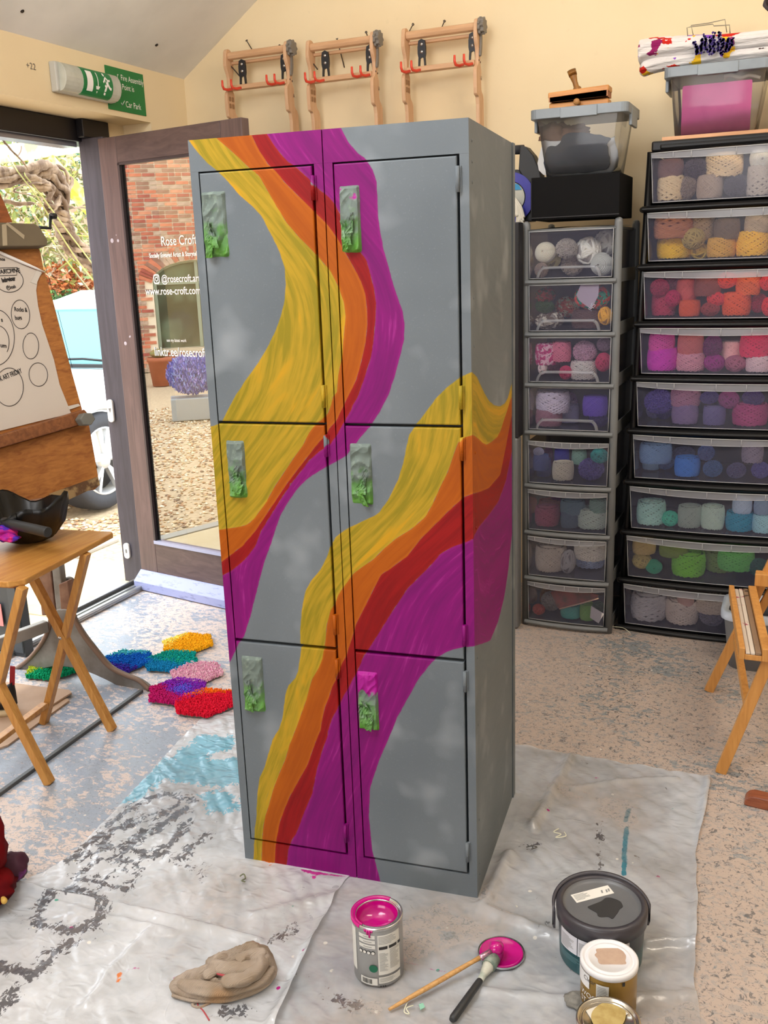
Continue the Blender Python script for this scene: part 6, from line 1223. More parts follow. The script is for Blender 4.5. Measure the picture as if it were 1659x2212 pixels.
# its lid with magenta paint
c = AZ(1083, 2062, PZ); c[2] = PZ; r = 51/pxm(c)
ld = thing('tin_lid', 'upturned tin lid covered in wet magenta paint with brushes resting on it', 'tin lid', c)
MB().lathe([(0, .002), (r*.80, .002), (r*.84, .006), (r*.90, .006), (r*.92, .002), (r*.98, .002), (r, .005), (r*.985, .008)], 48, c).build('metal_rim', TIN, ld)
MB().lathe([(0, .0045), (r*.80, .0045), (r*.85, .0085), (r*.905, .0080), (r*.925, .0045)], 48, c).build('wet_paint', MAG, ld)
# round brush with bare wooden handle
e0, e1 = AZ(840, 2181, PZ+.006), AZ(1036, 2069, PZ+.030); tip = AZ(1078, 2046, PZ+.030); c1 = AZ(1060, 2056, PZ+.032)
rb = thing('paint_brush', 'long bare wooden round brush with magenta bristles lying on the lid', 'paint brush', e0)
b = MB(); n = 12; P = [e0+(e1-e0)*k/n for k in range(n+1)]; b.tube(P, [.0030]+[.0035+.0022*math.sin(pi*min(1, k/n*.9)) for k in range(1, n)]+[.0052], 10); b.build('handle', wood('brush_handle', 'd3a468', 'b98a50', 0, 3, .5), rb)
b = MB(); b.tube([e1, e1+(c1-e1)*.3, c1], [.0054, .0062, .0068], 12); b.build('ferrule', M('ferrule', 'cfa8c0', .25, .8), rb)
b = MB(); b.tube([c1, c1+(tip-c1)*.45+np.array([0, 0, .002]), c1+(tip-c1)*1.0, c1+(tip-c1)*1.25-np.array([0, 0, .008])], [.007, .017, .014, .003], 12); b.build('bristles', MAG, rb)
# flat brush with black handle
h0, h1 = AZ(976, 2204, PZ+.010), AZ(1037, 2118, PZ+.013); n1 = AZ(1052, 2092, PZ+.015); f1 = AZ(1066, 2070, PZ+.017); t_2 = AZ(1082, 2047, PZ+.014)
kb = thing('paint_brush', 'brush with black handle, cream neck and grey-green bristles beside the lid', 'paint brush', h0)
b = MB(); b.tube([h0+(h1-h0)*k for k in (0, .05, .5, .95, 1)], [.006, .0085, .0082, .0075, .007], 12); b.build('handle', M('brush_black', '2c2e30', .45), kb)
b = MB(); b.tube([h1, h1+(n1-h1)*.4, n1, n1+(f1-n1)*.35], [.0072, .0075, .012, .0145], 12); b.build('neck', M('brush_neck', 'c9c8ba', .5, c2='9fa89a', scale=40), kb)
b = MB(); b.tube([n1+(f1-n1)*.2, f1], [.0155, .0165], 14); b.build('ferrule', M('ferrule_green', '5c6f66', .5, c2='8a9486', scale=50), kb)
b = MB(); b.tube([f1, (f1+t_2)/2, t_2], [.0155, .015, .006], 12); b.build('bristles', M('bristle_magenta', '96106c', .5, c2='5c6a60', scale=40, thr=(.58, .64)), kb)
# big dark bucket
c = AZ(1297, 2060, PZ); c[2] = PZ; r = 92/pxm(c); zt = AP(1298, 1952, c, (FW[0], FW[1], 0))[2]; H = zt-c[2]
bk = thing('paint_bucket', 'large dark teal plastic paint bucket with grey lid and paper sticker', 'paint bucket', c)
TEAL = NT('bucket_teal'); sp = TEAL.n('SeparateXYZ'); TEAL.l(TEAL.coord('Object'), sp.inputs[0]); TEAL.fin(TEAL.mix(TEAL.ramp(sp.outputs[2], H*.36, H*.48), lin('0c5058'), lin('101c28')), .3); TEAL = TEAL.m
MB().lathe([(0, .001), (r*.93, .001), (r*.945, .004), (r*.985, H-.025), (r*1.0, H-.02)], 56, c).build('tub', TEAL, bk)
LIDK = M('bucket_lid', '6b6d70', .38, c2='5f6164', scale=7); RIMK = M('bucket_rim', '3c3a40', .35)
MB().lathe([(r*.97, H-.030), (r*1.035, H-.028), (r*1.04, H+.000), (r*1.0, H+.006), (r*.90, H+.006), (r*.885, H+.001)], 56, c).build('lid_rim', RIMK, bk)
MB().lathe([(r*.89, H+.0025), (r*.86, H-.002), (r*.80, H-.004), (0, H-.004)][::-1], 56, c).build('lid', LIDK, bk)
up0 = c+np.array([0, 0, H-.0036]); rX = np.array([RT[0], RT[1], 0]); rX /= np.linalg.norm(rX); rY = np.array([-rX[1], rX[0], 0])
def lidpoly(pts, z, mat, name, par, smooth=3, th=.0006, close=True):
    P = [AZ(x, y, z) for x, y in pts]; L = [(q[0], q[1]) for q in P]
    if smooth: L = [tuple(q) for q in smooth_pts(L, smooth, True)]
    return MB().prism(L, (0, 0, z), (1, 0, 0), (0, 1, 0), (0, 0, th)).build(name, mat, par)
zb_ = lambda pts: [(1190+a/6.47, 1870+q/6.47) for a, q in pts]
ZL = zt-.0036
st = lidpoly(zb_([(275, 412), (795, 275), (885, 385), (362, 522)]), ZL, M('sticker_paper', 'e9e7e0', .6), 'sticker', bk, 0)
b = MB(); rr = random.Random(3)
for k in range(6):
    x0, y0 = 310+k*10, 425+k*16-8; w = rr.uniform(110, 250); P = [AZ(*q, ZL+.0008) for q in zb_([(x0, y0-k*3), (x0+w, y0-k*3-w*.263), (x0+w+4, y0-k*3-w*.263+6), (x0+4, y0-k*3+6)])]; b.add(P, [(0, 1, 2, 3)])
for (x0, y0) in ((695, 345), (760, 335), (790, 322)): P = [AZ(*q, ZL+.0008) for q in zb_([(x0, y0), (x0+22, y0-6), (x0+38, y0+34), (x0+16, y0+40)])]; b.add(P, [(0, 1, 2, 3)])
stuff(b.build('sticker_text', LABT, st))
lidpoly(zb_([(515, 580), (560, 555), (700, 500), (760, 455), (820, 448), (880, 462), (950, 490), (985, 520), (1005, 575), (960, 610), (940, 650), (910, 690), (860, 745), (800, 715), (700, 720), (655, 700), (640, 660), (560, 615)]), ZL, M('dark_paint_patch', '2f3032', .55), 'paint_patch', bk, 3)
b = MB(); N = 40; a_ = math.atan2(rX[1], rX[0]); P = []
for k in range(N+1):
    th = pi*k/N; q = c+rX*(r*1.075*math.cos(th))+rY*(r*.99*math.sin(th)*1.02)+np.array([0, 0, H-.012+.018*math.sin(th)]); P.append(q)
P = [c+rX*r*1.075+np.array([0, 0, H-.055])]+P+[c-rX*r*1.075+np.array([0, 0, H-.055])]
vs = []
for i, q in enumerate(P):
    o_ = (q-c)*np.array([1, 1, 0]); o_ = o_/np.linalg.norm(o_); vs += [q-o_*.001+np.array([0, 0, -.004]), q+o_*.003+np.array([0, 0, -.004]), q+o_*.006+np.array([0, 0, .006]), q+o_*.0+np.array([0, 0, .006])]
b.add(vs, [(4*i+k, 4*i+(k+1) % 4, 4*i+4+(k+1) % 4, 4*i+4+k) for i in range(len(P)-1) for k in range(4)], True); b.build('handle', M('bucket_handle', '48464c', .4), bk)
for a0, a1 in ((-1.10, -.55), (-.53, -.1), (.25, .68)): cyl_patch(MB(), c, r*.985, a0, a1, PZ+H*.40, PZ+H*.74, 8, .001).build('label_panel', M('bucket_label', 'd9dbe4', .5), bk)
b = MB()
for (a0, a1, n_, sd) in ((-1.06, -.6, 10, 1), (-.50, -.14, 12, 2), (.3, .64, 11, 3)): q = tin_lines(c, r*.985, a0, a1, PZ+H*.43, PZ+H*.68, n_, sd, .0016); b.add(q.v, q.f)
q = tin_lines(c, r*.978, -1.1, -.2, PZ+H*.22, PZ+H*.34, 5, 8, .0014); b2 = MB().add(q.v, q.f); stuff(b2.build('small_print', M('print_teal', '5c8890', .5), bk))
stuff(b.build('label_text', LABT, bk))
# white and gold tin
zg = .115; c = AZ(1316, 2068, zg+PZ); c[2] = PZ; r = 61/pxm(c+np.array([0, 0, zg])); H = zg
gt = thing('paint_tin', 'gold tin with white lid and beige paint swatch in front of the bucket', 'paint tin', c)
GOLD = NT('tin_gold'); vg = GOLD.coord('Object'); GOLD.fin(GOLD.mix(GOLD.noise(vg, 5, 2), lin('9c7a34'), lin('b08d44')), .32, .45); GOLD = GOLD.m
MB().lathe([(0, .001), (r-.003, .001), (r-.001, .004), (r-.001, H-.012)], 48, c).build('can', GOLD, gt)
WL = M('tin_white', 'e8e8ea', .4)
MB().lathe([(r-.002, H-.014), (r+.001, H-.012), (r+.001, H-.002), (r-.002, H), (r*.90, H), (r*.87, H-.004), (r*.80, H-.004), (r*.77, H-.001), (r*.70, H-.001), (r*.67, H-.004), (0, H-.004)][::-1], 48, c).build('lid', WL, gt)
lidpoly(zb_([(630, 1175), (680, 1160), (900, 1157), (985, 1165), (1010, 1200), (1030, 1230), (1050, 1270), (1040, 1330), (1040, 1378), (840, 1380), (700, 1378), (660, 1340), (655, 1300), (612, 1250), (640, 1215)]), H+PZ-.004, M('beige_patch', 'c0a590', .6, c2='b89c88', scale=60), 'paint_patch', gt, 3, .0008)
f_ = np.array([CC[0]-c[0], CC[1]-c[1]]); base = math.atan2(f_[1], f_[0])
b = MB(); cyl_patch(b, c, r, -1.5, -.70, PZ+H*.60, PZ+H*.88, 10, .0008); b.build('white_band', WL, gt)
b = MB(); cyl_patch(b, c, r, -.42, .02, PZ+H*.40, PZ+H*.80, 6, .001); lbp = b.build('label_panel', LABW, gt)
q = tin_lines(c, r, -.38, -.02, PZ+H*.42, PZ+H*.77, 11, 5, .0014); stuff(q.build('label_text', LABT, gt))
b = MB(); cyl_patch(b, c, r, .48, .58, PZ+H*.80, PZ+H*.88, 3, .001)
for a0 in (.30, .46): cyl_patch(b, c, r, a0+.03, a0+.05, PZ+H*.38, PZ+H*.46, 2, .001); 
b.build('label_marks', INKD, gt)
def curved_text(body, c, r, a0, z, size, mat, par, sx=1.0, off=.0012):
    base = math.atan2(CC[1]-c[1], CC[0]-c[0]); o = text('lettering', body, size, (0, 0, 0), (1, 0, 0), (0, 1, 0), mat, None, sx=sx); org = ORG[par.name]
    for v in o.data.vertices: x, y = v.co.x, v.co.y; a = base+a0+x/r; v.co = Vector((c[0]+(r+off)*math.cos(a)-org[0], c[1]+(r+off)*math.sin(a)-org[1], z+y-org[2]))
    o.parent = par; ORG[o.name] = org; return o
curved_text('Clear', c, r, -.98, PZ+H*.745, .014, INKD, gt); curved_text('WOOD', c, r, -1.12, PZ+H*.42, .016, WL, gt); curved_text('STAIN', c, r, -1.12, PZ+H*.28, .016, WL, gt)
# nearest tin, cut by the frame
zg = .10; c = AZ(1314, 2202, zg+PZ); c[2] = PZ; r = 67/pxm(c+np.array([0, 0, zg])); H = zg
nt_ = thing('paint_tin', 'silver rimmed tin with dried ochre lid, nearest the camera at lower edge', 'paint tin', c)
MB().lathe([(0, .001), (r-.002, .001), (r, .004), (r, H-.006)], 48, c).build('can', TIN, nt_)
MB().lathe([(r-.001, H-.008), (r+.002, H-.004), (r+.001, H), (r-.004, H), (r*.90, H-.006), (r*.85, H-.006), (r*.83, H-.002), (r*.80, H-.002), (r*.79, H-.006), (0, H-.006)][::-1], 48, c).build('lid', M('lid_metal', 'b9b3a6', .2, .95), nt_)
lidpoly([(1280, 2185), (1300, 2168), (1325, 2165), (1345, 2172), (1352, 2190), (1347, 2210), (1330, 2225), (1295, 2226), (1278, 2205)], H+PZ-.0055, M('ochre_patch', 'b9a468', .6, c2='a88f52', scale=50), 'paint_patch', nt_, 3, .001)
lidpoly([(1265, 2183), (1325, 2160), (1358, 2190), (1290, 2222)], H+PZ-.0058, M('paper_bit', 'ddd8cc', .6), 'paper_label', nt_, 0, .0004)
# stone
p = AZ(1250, 2158, .02); blob('stone', [((p[0], p[1], PZ+.010), .024, (1.15, .85, .55))], M('stone_grey', '8f8c84', .85, c2='6f6d68', scale=60), 'small grey stone beside the gold paint tin on the plastic sheet', 'stone', amp=.3, seed=4)
# paint rag
RAG = NT('rag_cloth'); v = RAG.coord('Object'); n1 = RAG.noise(v, 9, 3); n2 = RAG.noise(v, 5, 2); wv = RAG.n('TexWave'); RAG.l(RAG.coord('Object', (1, 1, 1), rot=(0, 0, .6)), wv.inputs[0]); wv.inputs['Scale'].default_value = 110; wv.inputs['Distortion'].default_value = 2.5
col = RAG.mix(RAG.ramp(n1, .38, .66), lin('ad9f91'), lin('94836f')); col = RAG.mix(RAG.math('MULTIPLY', RAG.ramp(n2, .62, .70), .5), col, lin('b8803c')); col = RAG.mix(RAG.math('MULTIPLY', RAG.ramp(RAG.noise(v, 13, 2), .68, .74), .45), col, lin('b05a5c'))
RAG.bump(wv.outputs[0], .45, .0015); RAG.fin(col, .95, spec=.05)
OUT = smooth_pts([AZ(x, y, PZ)[:2] for x, y in ((368, 2128), (400, 2112), (438, 2108), (450, 2075), (500, 2068), (545, 2056), (578, 2058), (597, 2090), (590, 2115), (560, 2140), (500, 2158), (440, 2168), (395, 2162), (372, 2148))], 6, True)
cen = np.array(AZ(490, 2118, PZ)[:2]); b = MB(); n = len(OUT); NR = 26; vs = []
for j in range(NR+1):
    s = j/NR
    for q in OUT:
        p2 = cen+(np.array(q)-cen)*s*(1.0 if s < .9 else 1+.02*math.sin(s*40)); d = (np.array(q)-cen); a = math.atan2(d[1], d[0]); w = Vector((p2[0]*22+p2[1]*12, p2[1]*46-p2[0]*16, 2.0))
        f1_ = 1-abs(mnoise.noise(w))*1.9; f2_ = 1-abs(mnoise.noise(w*2.1+Vector((5, 0, 0))))*1.6; env = (1-s**3)**.55; right = .55+.6*max(0, min(1, (p2[0]-cen[0]+.06)/.12))
        z = PZ+.004+env*right*(.022+.026*f1_+.014*f2_); z = z if s < 1 else PZ+.001
        vs.append((p2[0], p2[1], z))
b.add(vs, [(j*n+k, j*n+(k+1) % n, (j+1)*n+(k+1) % n, (j+1)*n+k) for j in range(NR) for k in range(n)], True)
rg_ = thing('paint_rag', 'crumpled beige cotton rag with orange and red stains on the plastic sheet', 'rag', (*cen, PZ)); b.build('cloth', RAG.m, rg_)
def fold(pts, r, z, sq, seed):
    P = smooth_pts([AZ(x, y, PZ+z) for x, y in pts], 7); b = MB(); m_ = len(P); N = 24; vs = []
    for i, p in enumerate(P):
        s = i/(m_-1); t_ = P[min(i+1, m_-1)]-P[max(i-1, 0)]; t_ /= np.linalg.norm(t_); w_ = np.array([-t_[1], t_[0], 0]); rr = r*(min(1, s*5+.25)*min(1, (1-s)*5+.3))**.6
        for k in range(N):
            a = 2*pi*k/N; f_ = 1+.16*math.sin(3*a+s*6+seed)+.22*mnoise.noise(Vector((s*8, math.cos(a)*1.6, math.sin(a)*1.6+seed)))
            q = p+w_*rr*f_*math.cos(a)+np.array([0, 0, rr*sq*f_*math.sin(a)]); q[2] = max(q[2], PZ+.001); vs.append(q)
    b.add(vs, [(i*N+k, i*N+(k+1) % N, (i+1)*N+(k+1) % N, (i+1)*N+k) for i in range(m_-1) for k in range(N)]+[tuple(range(N))[::-1], tuple((m_-1)*N+k for k in range(N))], True); o = b.build('fold', RAG.m, rg_); md = o.modifiers.new('s', 'SUBSURF'); md.levels = md.render_levels = 1
fold([(370, 2134), (425, 2146), (490, 2148), (550, 2132), (594, 2100)], .017, .012, .8, 1); fold([(384, 2122), (440, 2134), (500, 2136), (560, 2118), (590, 2090)], .016, .030, .8, 2)
fold([(452, 2084), (500, 2094), (545, 2090), (582, 2068)], .016, .050, .9, 3); fold([(478, 2118), (520, 2118), (556, 2096), (570, 2066)], .015, .056, .9, 4); fold([(440, 2112), (462, 2098), (470, 2078), (492, 2066)], .012, .046, .9, 5); fold([(512, 2078), (540, 2062), (575, 2062)], .014, .060, .8, 6)
b = MB()
for (pts, z) in (([(372, 2150), (420, 2162), (480, 2160), (540, 2146), (590, 2112)], .010), ([(398, 2118), (450, 2140), (520, 2140), (560, 2125), (590, 2096)], .030)): b.tube(smooth_pts([AZ(x, y, PZ+z) for x, y in pts], 6), .0035, 8)
b.tube(smooth_pts([AZ(x, y, PZ+.004) for x, y in ((440, 2160), (415, 2170), (432, 2176), (455, 2165))], 4), .003, 6); b.build('hem', RAG.m, rg_)
b = MB(); REDC = M('red_thread', 'b04a50', .9)
b.tube(smooth_pts([AZ(x, y, PZ+.048) for x, y in ((455, 2080), (463, 2098), (472, 2104), (488, 2108))], 5), .0026, 6); b.tube(smooth_pts([AZ(x, y, PZ+.003) for x, y in ((432, 2160), (427, 2170), (440, 2185), (452, 2204))], 5), .0016, 5); b.build('red_stitching', REDC, rg_)
# yarn ends and scraps dropped on the sheets
for (pts, z, r, mt, l) in (([(1207, 1790), (1196, 1797), (1212, 1802), (1200, 1809), (1222, 1806), (1219, 1797)], .014, .0014, ('cream_thread', 'e4e4cc'), 'tangled cream thread on the right plastic sheet'), ([(518, 1893), (526, 1888), (530, 1897), (522, 1902), (530, 1905)], .012, .0018, ('moss_fluff', '6a6f56'), 'scrap of greenish fluff left of the locker foot'),
    ([(880, 2165), (873, 2185), (884, 2190), (878, 2178), (893, 2172)], .010, .0012, ('cream_thread', 'e4e4cc'), 'loop of white thread near the wooden brush'), ([(1137, 1830), (1150, 1827), (1160, 1830), (1148, 1834)], .012, .0016, ('grey_thread', '5c5a56'), 'dark thread scrap right of the locker'), ([(1300, 1310), (1298, 1340), (1312, 1352), (1345, 1356), (1362, 1368)], .02, .0012, ('cream_thread', 'e4e4cc'), 'thin white thread trailing at the foot of the black tower')):
    o = MB().tube(smooth_pts([AZ(x, y, z+.003*(i % 2)) for i, (x, y) in enumerate(pts)], 5), r, 5).build('thread', M(mt[0], mt[1], .9)); tag(o, l, 'thread')
lidpoly([(905, 2170), (914, 2167), (918, 2176), (908, 2182)], .010, M('mint_scrap', '8fc8b0', .7), 'paint_scrap', None, 0, .001); tag(bpy.data.objects['paint_scrap'], 'flake of mint green paint on the sheet near the black brush', 'paint flake')
# ------------------------------------------------------------------ right-hand easel, bin, foot
PINE = wood('easel_wood', 'd59a52', 'c08440', 2, 1.4, .45)
ea = thing('wooden_easel', 'pale wooden easel with paint-stained ledge at the right edge', 'easel', (1.2, 1.15, 0))
G1, G2 = AZ(1531, 1491, 0), AZ(1557, 1666, 0)
def leg2(f, px, zt, w=.031, h=.034):
    q = AY(px[0], px[1], f[1]); t_ = f+(q-f)*(zt/q[2]); b = MB(); b.bar(f, t_, w, h, (0, 1, 0)); b.build('leg', PINE, ea, bevel=.002); return t_
l1 = leg2(G1, (1600, 1352), .62); l2 = leg2(G2, (1652, 1445), .62)
zt = .415; P = [AZ(1575, 1263, zt), AZ(1597, 1399, zt)]; ya_, yb2 = P[1][1], P[0][1]; xA = (P[0][0]+P[1][0])/2
W2 = .085
def tray(x0, x1, z0, z1, nm, mt): b = MB(); d = P[0]-P[1]; v = [P[1]+np.array([x0, 0, z0-zt]), P[1]+np.array([x1, 0, z0-zt]), P[0]+np.array([x1, 0, z0-zt]), P[0]+np.array([x0, 0, z0-zt])]; v += [q+np.array([0, 0, z1-z0]) for q in v]; b.add(v, [(0, 3, 2, 1), (4, 5, 6, 7), (0, 1, 5, 4), (1, 2, 6, 5), (2, 3, 7, 6), (3, 0, 4, 7)]); return b.build(nm, mt, ea, bevel=.002)
STAIN = M('stained_wood', 'a58c70', .6, c2='5f4a3c', scale=16, thr=(.48, .56), stretch=(3, .6, 3)); 
tray(0, .016, zt-.035, zt, 'ledge_lip', PINE); tray(.016, W2-.024, zt-.035, zt-.018, 'ledge_bed', PINE); tray(W2-.024, W2, zt-.035, zt+.004, 'ledge_back', PINE)
for k, (x0, x1, c_) in enumerate(((.018, .030, 'cfc3b4'), (.031, .043, 'd8cdbe'), (.044, .060, '8d735a'))): tray(x0, x1, zt-.0178, zt-.012+.002*k, 'stained_slat', M('slat_%d' % k, c_, .7, c2='a8485c' if k < 2 else '4a3a2c', scale=26, thr=(.62, .68)))
q = AY(1642, 1250, 1.42); b = MB(); b.box(q[0]-.016, q[0]+.16, 1.40, 1.445, q[2]-.022, q[2]+.022); b.build('cross_block', PINE, ea, bevel=.003)
b = MB(); b.bar((q[0]+.0, 1.46, q[2]-.14), (q[0]+.22, 1.46, q[2]+.40), .026, .03, (0, 1, 0)); b.build('mast', PINE, ea, bevel=.002)
b = MB(); b.bar(P[1]+np.array([.06, .12, -.02]), P[1]+np.array([.20, .14, -.02]), .03, .03); b.build('bracket', PINE, ea, bevel=.002)
q = AZ(1630, 1470, .0); b = MB(); b.bar((l1[0]*.35+G1[0]*.65, l1[1], .215), (l2[0]*.35+G2[0]*.65, l2[1], .215), .02, .03); b.build('stretcher', PINE, ea, bevel=.002)
q = AZ(1607, 1740, 0); ft = thing('floor_stand', 'rounded reddish wooden stand foot at the right edge beside the sheet', 'stand', (q[0]+.15, q[1], 0))
MAHO = wood('mahogany', '9c5a3c', '7a402a', 0, 1.4, .4); pr_ = [(0, 0), (.34, 0), (.34, .034), (.03, .034)]+[(.03-.03*math.sin(t_), .004+.03*math.cos(t_)) for t_ in np.linspace(.2, pi/2, 6)]
b = MB(); b.prism(pr_, (q[0], q[1]-.0, 0), (1, -.12, 0), (0, 0, 1), (0, .045, 0)); b.build('foot', MAHO, ft, bevel=.004)
b = MB(); b.box(q[0]+.24, q[0]+.28, q[1]-.03, q[1]+.01, .034, .7); b.build('upright', MAHO, ft, bevel=.003)
# bin behind the easel
q = AZ(1608, 1448, 0); bi = thing('waste_bin', 'grey plastic bin with pale rim and black liner behind the easel', 'bin', (q[0]+.08, q[1]+.10, 0)); x0, y0 = AY(1553, 1375, q[1])[0]+.035, q[1]
b = MB(); R0 = rrect(x0, x0+.22, y0, y0+.20, .05); R1 = rrect(x0-.025, x0+.245, y0-.02, y0+.22, .055); m_ = len(R0); zz = AY(1552, 1345, y0)[2]-.0
zz = .21; b.add([(*p, 0) for p in R0]+[(*p, zz) for p in R1], [(k, (k+1) % m_, m_+(k+1) % m_, m_+k) for k in range(m_)]+[tuple(range(m_))[::-1]], True); b.build('body', M('bin_grey', '7c7e80', .5), bi)
b = MB(); R2 = rrect(x0-.035, x0+.255, y0-.03, y0+.23, .06); R3 = rrect(x0-.012, x0+.232, y0-.007, y0+.207, .05); vs = [(*p, zz-.014) for p in R2]+[(*p, zz+.012) for p in R2]+[(*p, zz+.014) for p in R3]+[(*p, zz-.05) for p in R3]; b.add(vs, [(j*m_+k, j*m_+(k+1) % m_, (j+1)*m_+(k+1) % m_, (j+1)*m_+k) for j in range(3) for k in range(m_)], True); b.build('rim', M('bin_rim', 'b4bcc8', .35), bi)
b = MB(); b.add([(*p, zz-.02) for p in R3], [tuple(range(m_))]); b.build('liner', black_plastic, bi)
# red cloth bag at the lower left edge
q = AZ(28, 1935, 0); RB = NT('red_bag_cloth'); v = RB.coord('Object'); k = RB.noise(v, 10, 2); RB.fin(RB.mix(RB.ramp(k, .45, .6), lin('6e0c10'), lin('4a0a10')), .85, spec=.1)
rb_ = thing('red_bag', 'dark red cloth bag with gold trim slumped at the lower left edge', 'bag', (q[0]-.12, q[1], 0))
f0 = AZ(-60, 1950, 0); 
blob('bag_cloth', [((f0[0]-.0, f0[1], .16), .10, (1.0, 1.0, 1.7)), ((f0[0]+.02, f0[1]-.01, .055), .10, (1.05, 1, .55))], RB.m, parent=rb_, amp=.25, seed=3)
p = AZ(28, 1880, .055); blob('bag_handle', [((p[0]-.012, p[1]+.01, .055), .040, (1, 1, .95))], M('bag_plum', '3c0a24', .7, c2='7a2a7c', scale=12, thr=(.6, .68)), parent=rb_, amp=.2, seed=6)
GT_ = M('gold_trim', 'c9a04a', .6); b = MB()
for i in range(9): p = AZ(-4+i*1.6, 1908+i*3.2 if i < 5 else 1925+i*1.5, .05); b.sphere(p+np.array([.012, -.012, .0]), .008, 8, 6)
b.build('gold_trim', GT_, rb_)
# ------------------------------------------------------------------ outside
GZ = -.05
PAV = M('paving', 'd2c4a6', .8, c2='c4b08a', scale=3); GRD = M('gravel_bed', 'cdb696', .9, c2='ab967a', scale=30)
b = MB(); b.box(-32, XL-.25, -26, 20, GZ-.2, GZ-.012); struct(b.build('ground', GRD))
for i in range(4):
    b = MB(); b.box(-2.45, XL-.14, -1.0+i*.80, -1.0+i*.80+.79, GZ-.012, GZ+.004); struct(b.build('paving_slab', PAV, bevel=.004))
b = MB(); b.box(-2.55, -2.46, -1.0, 2.6, GZ-.012, GZ+.008); struct(b.build('edging_kerb', M('kerb', 'a8a6a0', .8), bevel=.004))
# loose gravel
rr = random.Random(11); b = MB(); Cg = []; pal = [lin(c) for c in ('e0c8a4', 'd4b48c', 'ecdabc', 'c49c74', 'b89070', 'f4e8d2', 'a48c78')]
def pebble(x, y, s):
    if min(abs(x+3.12), abs(x+4.74)) < .20 and min(abs(y-3.22), abs(y-6)) < .25: return
    a = rr.uniform(0, 6.3); v = []
    for k in range(5): t_ = a+k*2*pi/5; v.append((x+s*math.cos(t_)*rr.uniform(.7, 1.1), y+s*math.sin(t_)*rr.uniform(.7, 1.1), GZ-.012+s*.35))
    v += [(x, y, GZ-.012+s*rr.uniform(.7, 1.0)), (x, y, GZ-.02)]
    b.add(v, [(k, (k+1) % 5, 5) for k in range(5)]+[((k+1) % 5, k, 6) for k in range(5)]); c = rr.choice(pal); j = rr.uniform(.8, 1.15); Cg.extend([(c[0]*j, c[1]*j, c[2]*j, 1)]*7)
for _ in range(6500): pebble(rr.uniform(-4.6, -2.56), rr.uniform(.8, 4.2), rr.uniform(.010, .022))
for _ in range(12000): pebble(rr.uniform(-7.5, -2.56), rr.uniform(-4.5, .8), rr.uniform(.009, .02))
PEB = NT('gravel'); PEB.fin(PEB.attr('stone').outputs['Color'], .85, spec=.2); o = stuff(b.build('gravel', PEB.m)); tag(o, 'loose golden gravel spread over the ground outside the door', 'gravel', kind='stuff')
at = o.data.color_attributes.new('stone', 'FLOAT_COLOR', 'POINT'); at.data.foreach_set('color', np.array(Cg, np.float32).ravel())
# car, parked alongside with its nose to the left
CARP = M('car_paint', 'eef0f0', .15, spec=.6); CG = M('car_glass', '5a9aa4', .08, spec=.35); RUB = M('tyre', '35363c', .75, bump=.3, bscale=30); ALW = M('alloy', 'd4d6da', .3, .5); CBLK = M('car_trim', '1c1e20', .5)
cx1, cw, ay = -3.02, 1.82, 3.22                             # near flank, width, front axle
car = thing('car', 'white car parked on the gravel outside the open doorway', 'car', (cx1-cw/2, 4.5, GZ)); ORG[car.name] = np.array([cx1-cw/2, 4.5, GZ])
def section(y, zl, zs, zt, inset, tin):                     # half profile from sill over shoulder to top
    x0 = cx1-inset; xm = cx1-cw/2; P = [(x0-.06, zl), (x0, zl+.12), (x0+.0, (zl+zs)/2), (x0-.02, zs), (x0-.02-tin*.5, (zs+zt)/2 if zt-zs > .2 else zs+.02), (x0-.02-tin, zt-.03), (x0-.10-tin, zt)]
    full = [(x, y, z+GZ) for x, z in P]+[(2*xm-x, y, z+GZ) for x, z in P[::-1]]; return full
SEC = [section(y, *q) for y, q in ((2.30, (.38, .60, .66, .30, .05)), (2.36, (.25, .58, .66, .16, .05)), (2.50, (.22, .64, .73, .07, .05)), (2.9, (.24, .72, .79, .01, .05)), (3.7, (.24, .78, .84, .0, .06)), (3.95, (.24, .80, .87, .0, .10)), (4.3, (.24, .80, .88, .0, .10)), (7.0, (.24, .82, .88, .02, .10)), (7.2, (.34, .74, .84, .12, .1)))]
b = MB(); m_ = len(SEC[0]); b.add(sum(SEC, []), [(j*m_+k, j*m_+(k+1) % m_, (j+1)*m_+(k+1) % m_, (j+1)*m_+k) for j in range(len(SEC)-1) for k in range(m_)]+[tuple(range(m_))[::-1], tuple((len(SEC)-1)*m_+k for k in range(m_))], True); bd_ = b.build('body', CARP, car); bv = bd_.modifiers.new('s', 'SUBSURF'); bv.levels = bv.render_levels = 1
xm = cx1-cw/2
def cab(y, z, hw): return [(xm+hw, y, z+GZ), (xm-hw, y, z+GZ)]
b = MB(); A = cab(4.02, .86, .80)+cab(4.62, 1.31, .66)+cab(5.0, 1.39, .64)+cab(6.6, 1.37, .64)+cab(7.1, .87, .78)
b.add(A, [(4, 6, 7, 5), (2, 4, 5, 3)]); b.tube([A[0], A[2]], .035, 8); b.tube([A[1], A[3]], .035, 8); b.tube([A[2], A[4], A[6]], .035, 8); b.tube([A[3], A[5], A[7]], .035, 8); b.tube([A[6], A[8]], .04, 8); b.tube([A[2], A[3]], .05, 8)
b.bar((xm+.78, 5.35, .86+GZ), (xm+.65, 5.35, 1.37+GZ), .08, .03, (0, 1, 0)); b.build('roof', CARP, car)
b = MB(); b.add([A[0], A[2], A[3], A[1]], [(0, 1, 2, 3)]); b.build('windscreen', CG, car)
b = MB(); b.add([A[k] for k in (0, 8, 6, 4, 2)], [(0, 1, 2, 3, 4)]); b.build('side_window', CG, car); b = MB(); b.add([A[k] for k in (1, 3, 5, 7, 9)], [(0, 1, 2, 3, 4)]); b.build('side_window', CG, car)
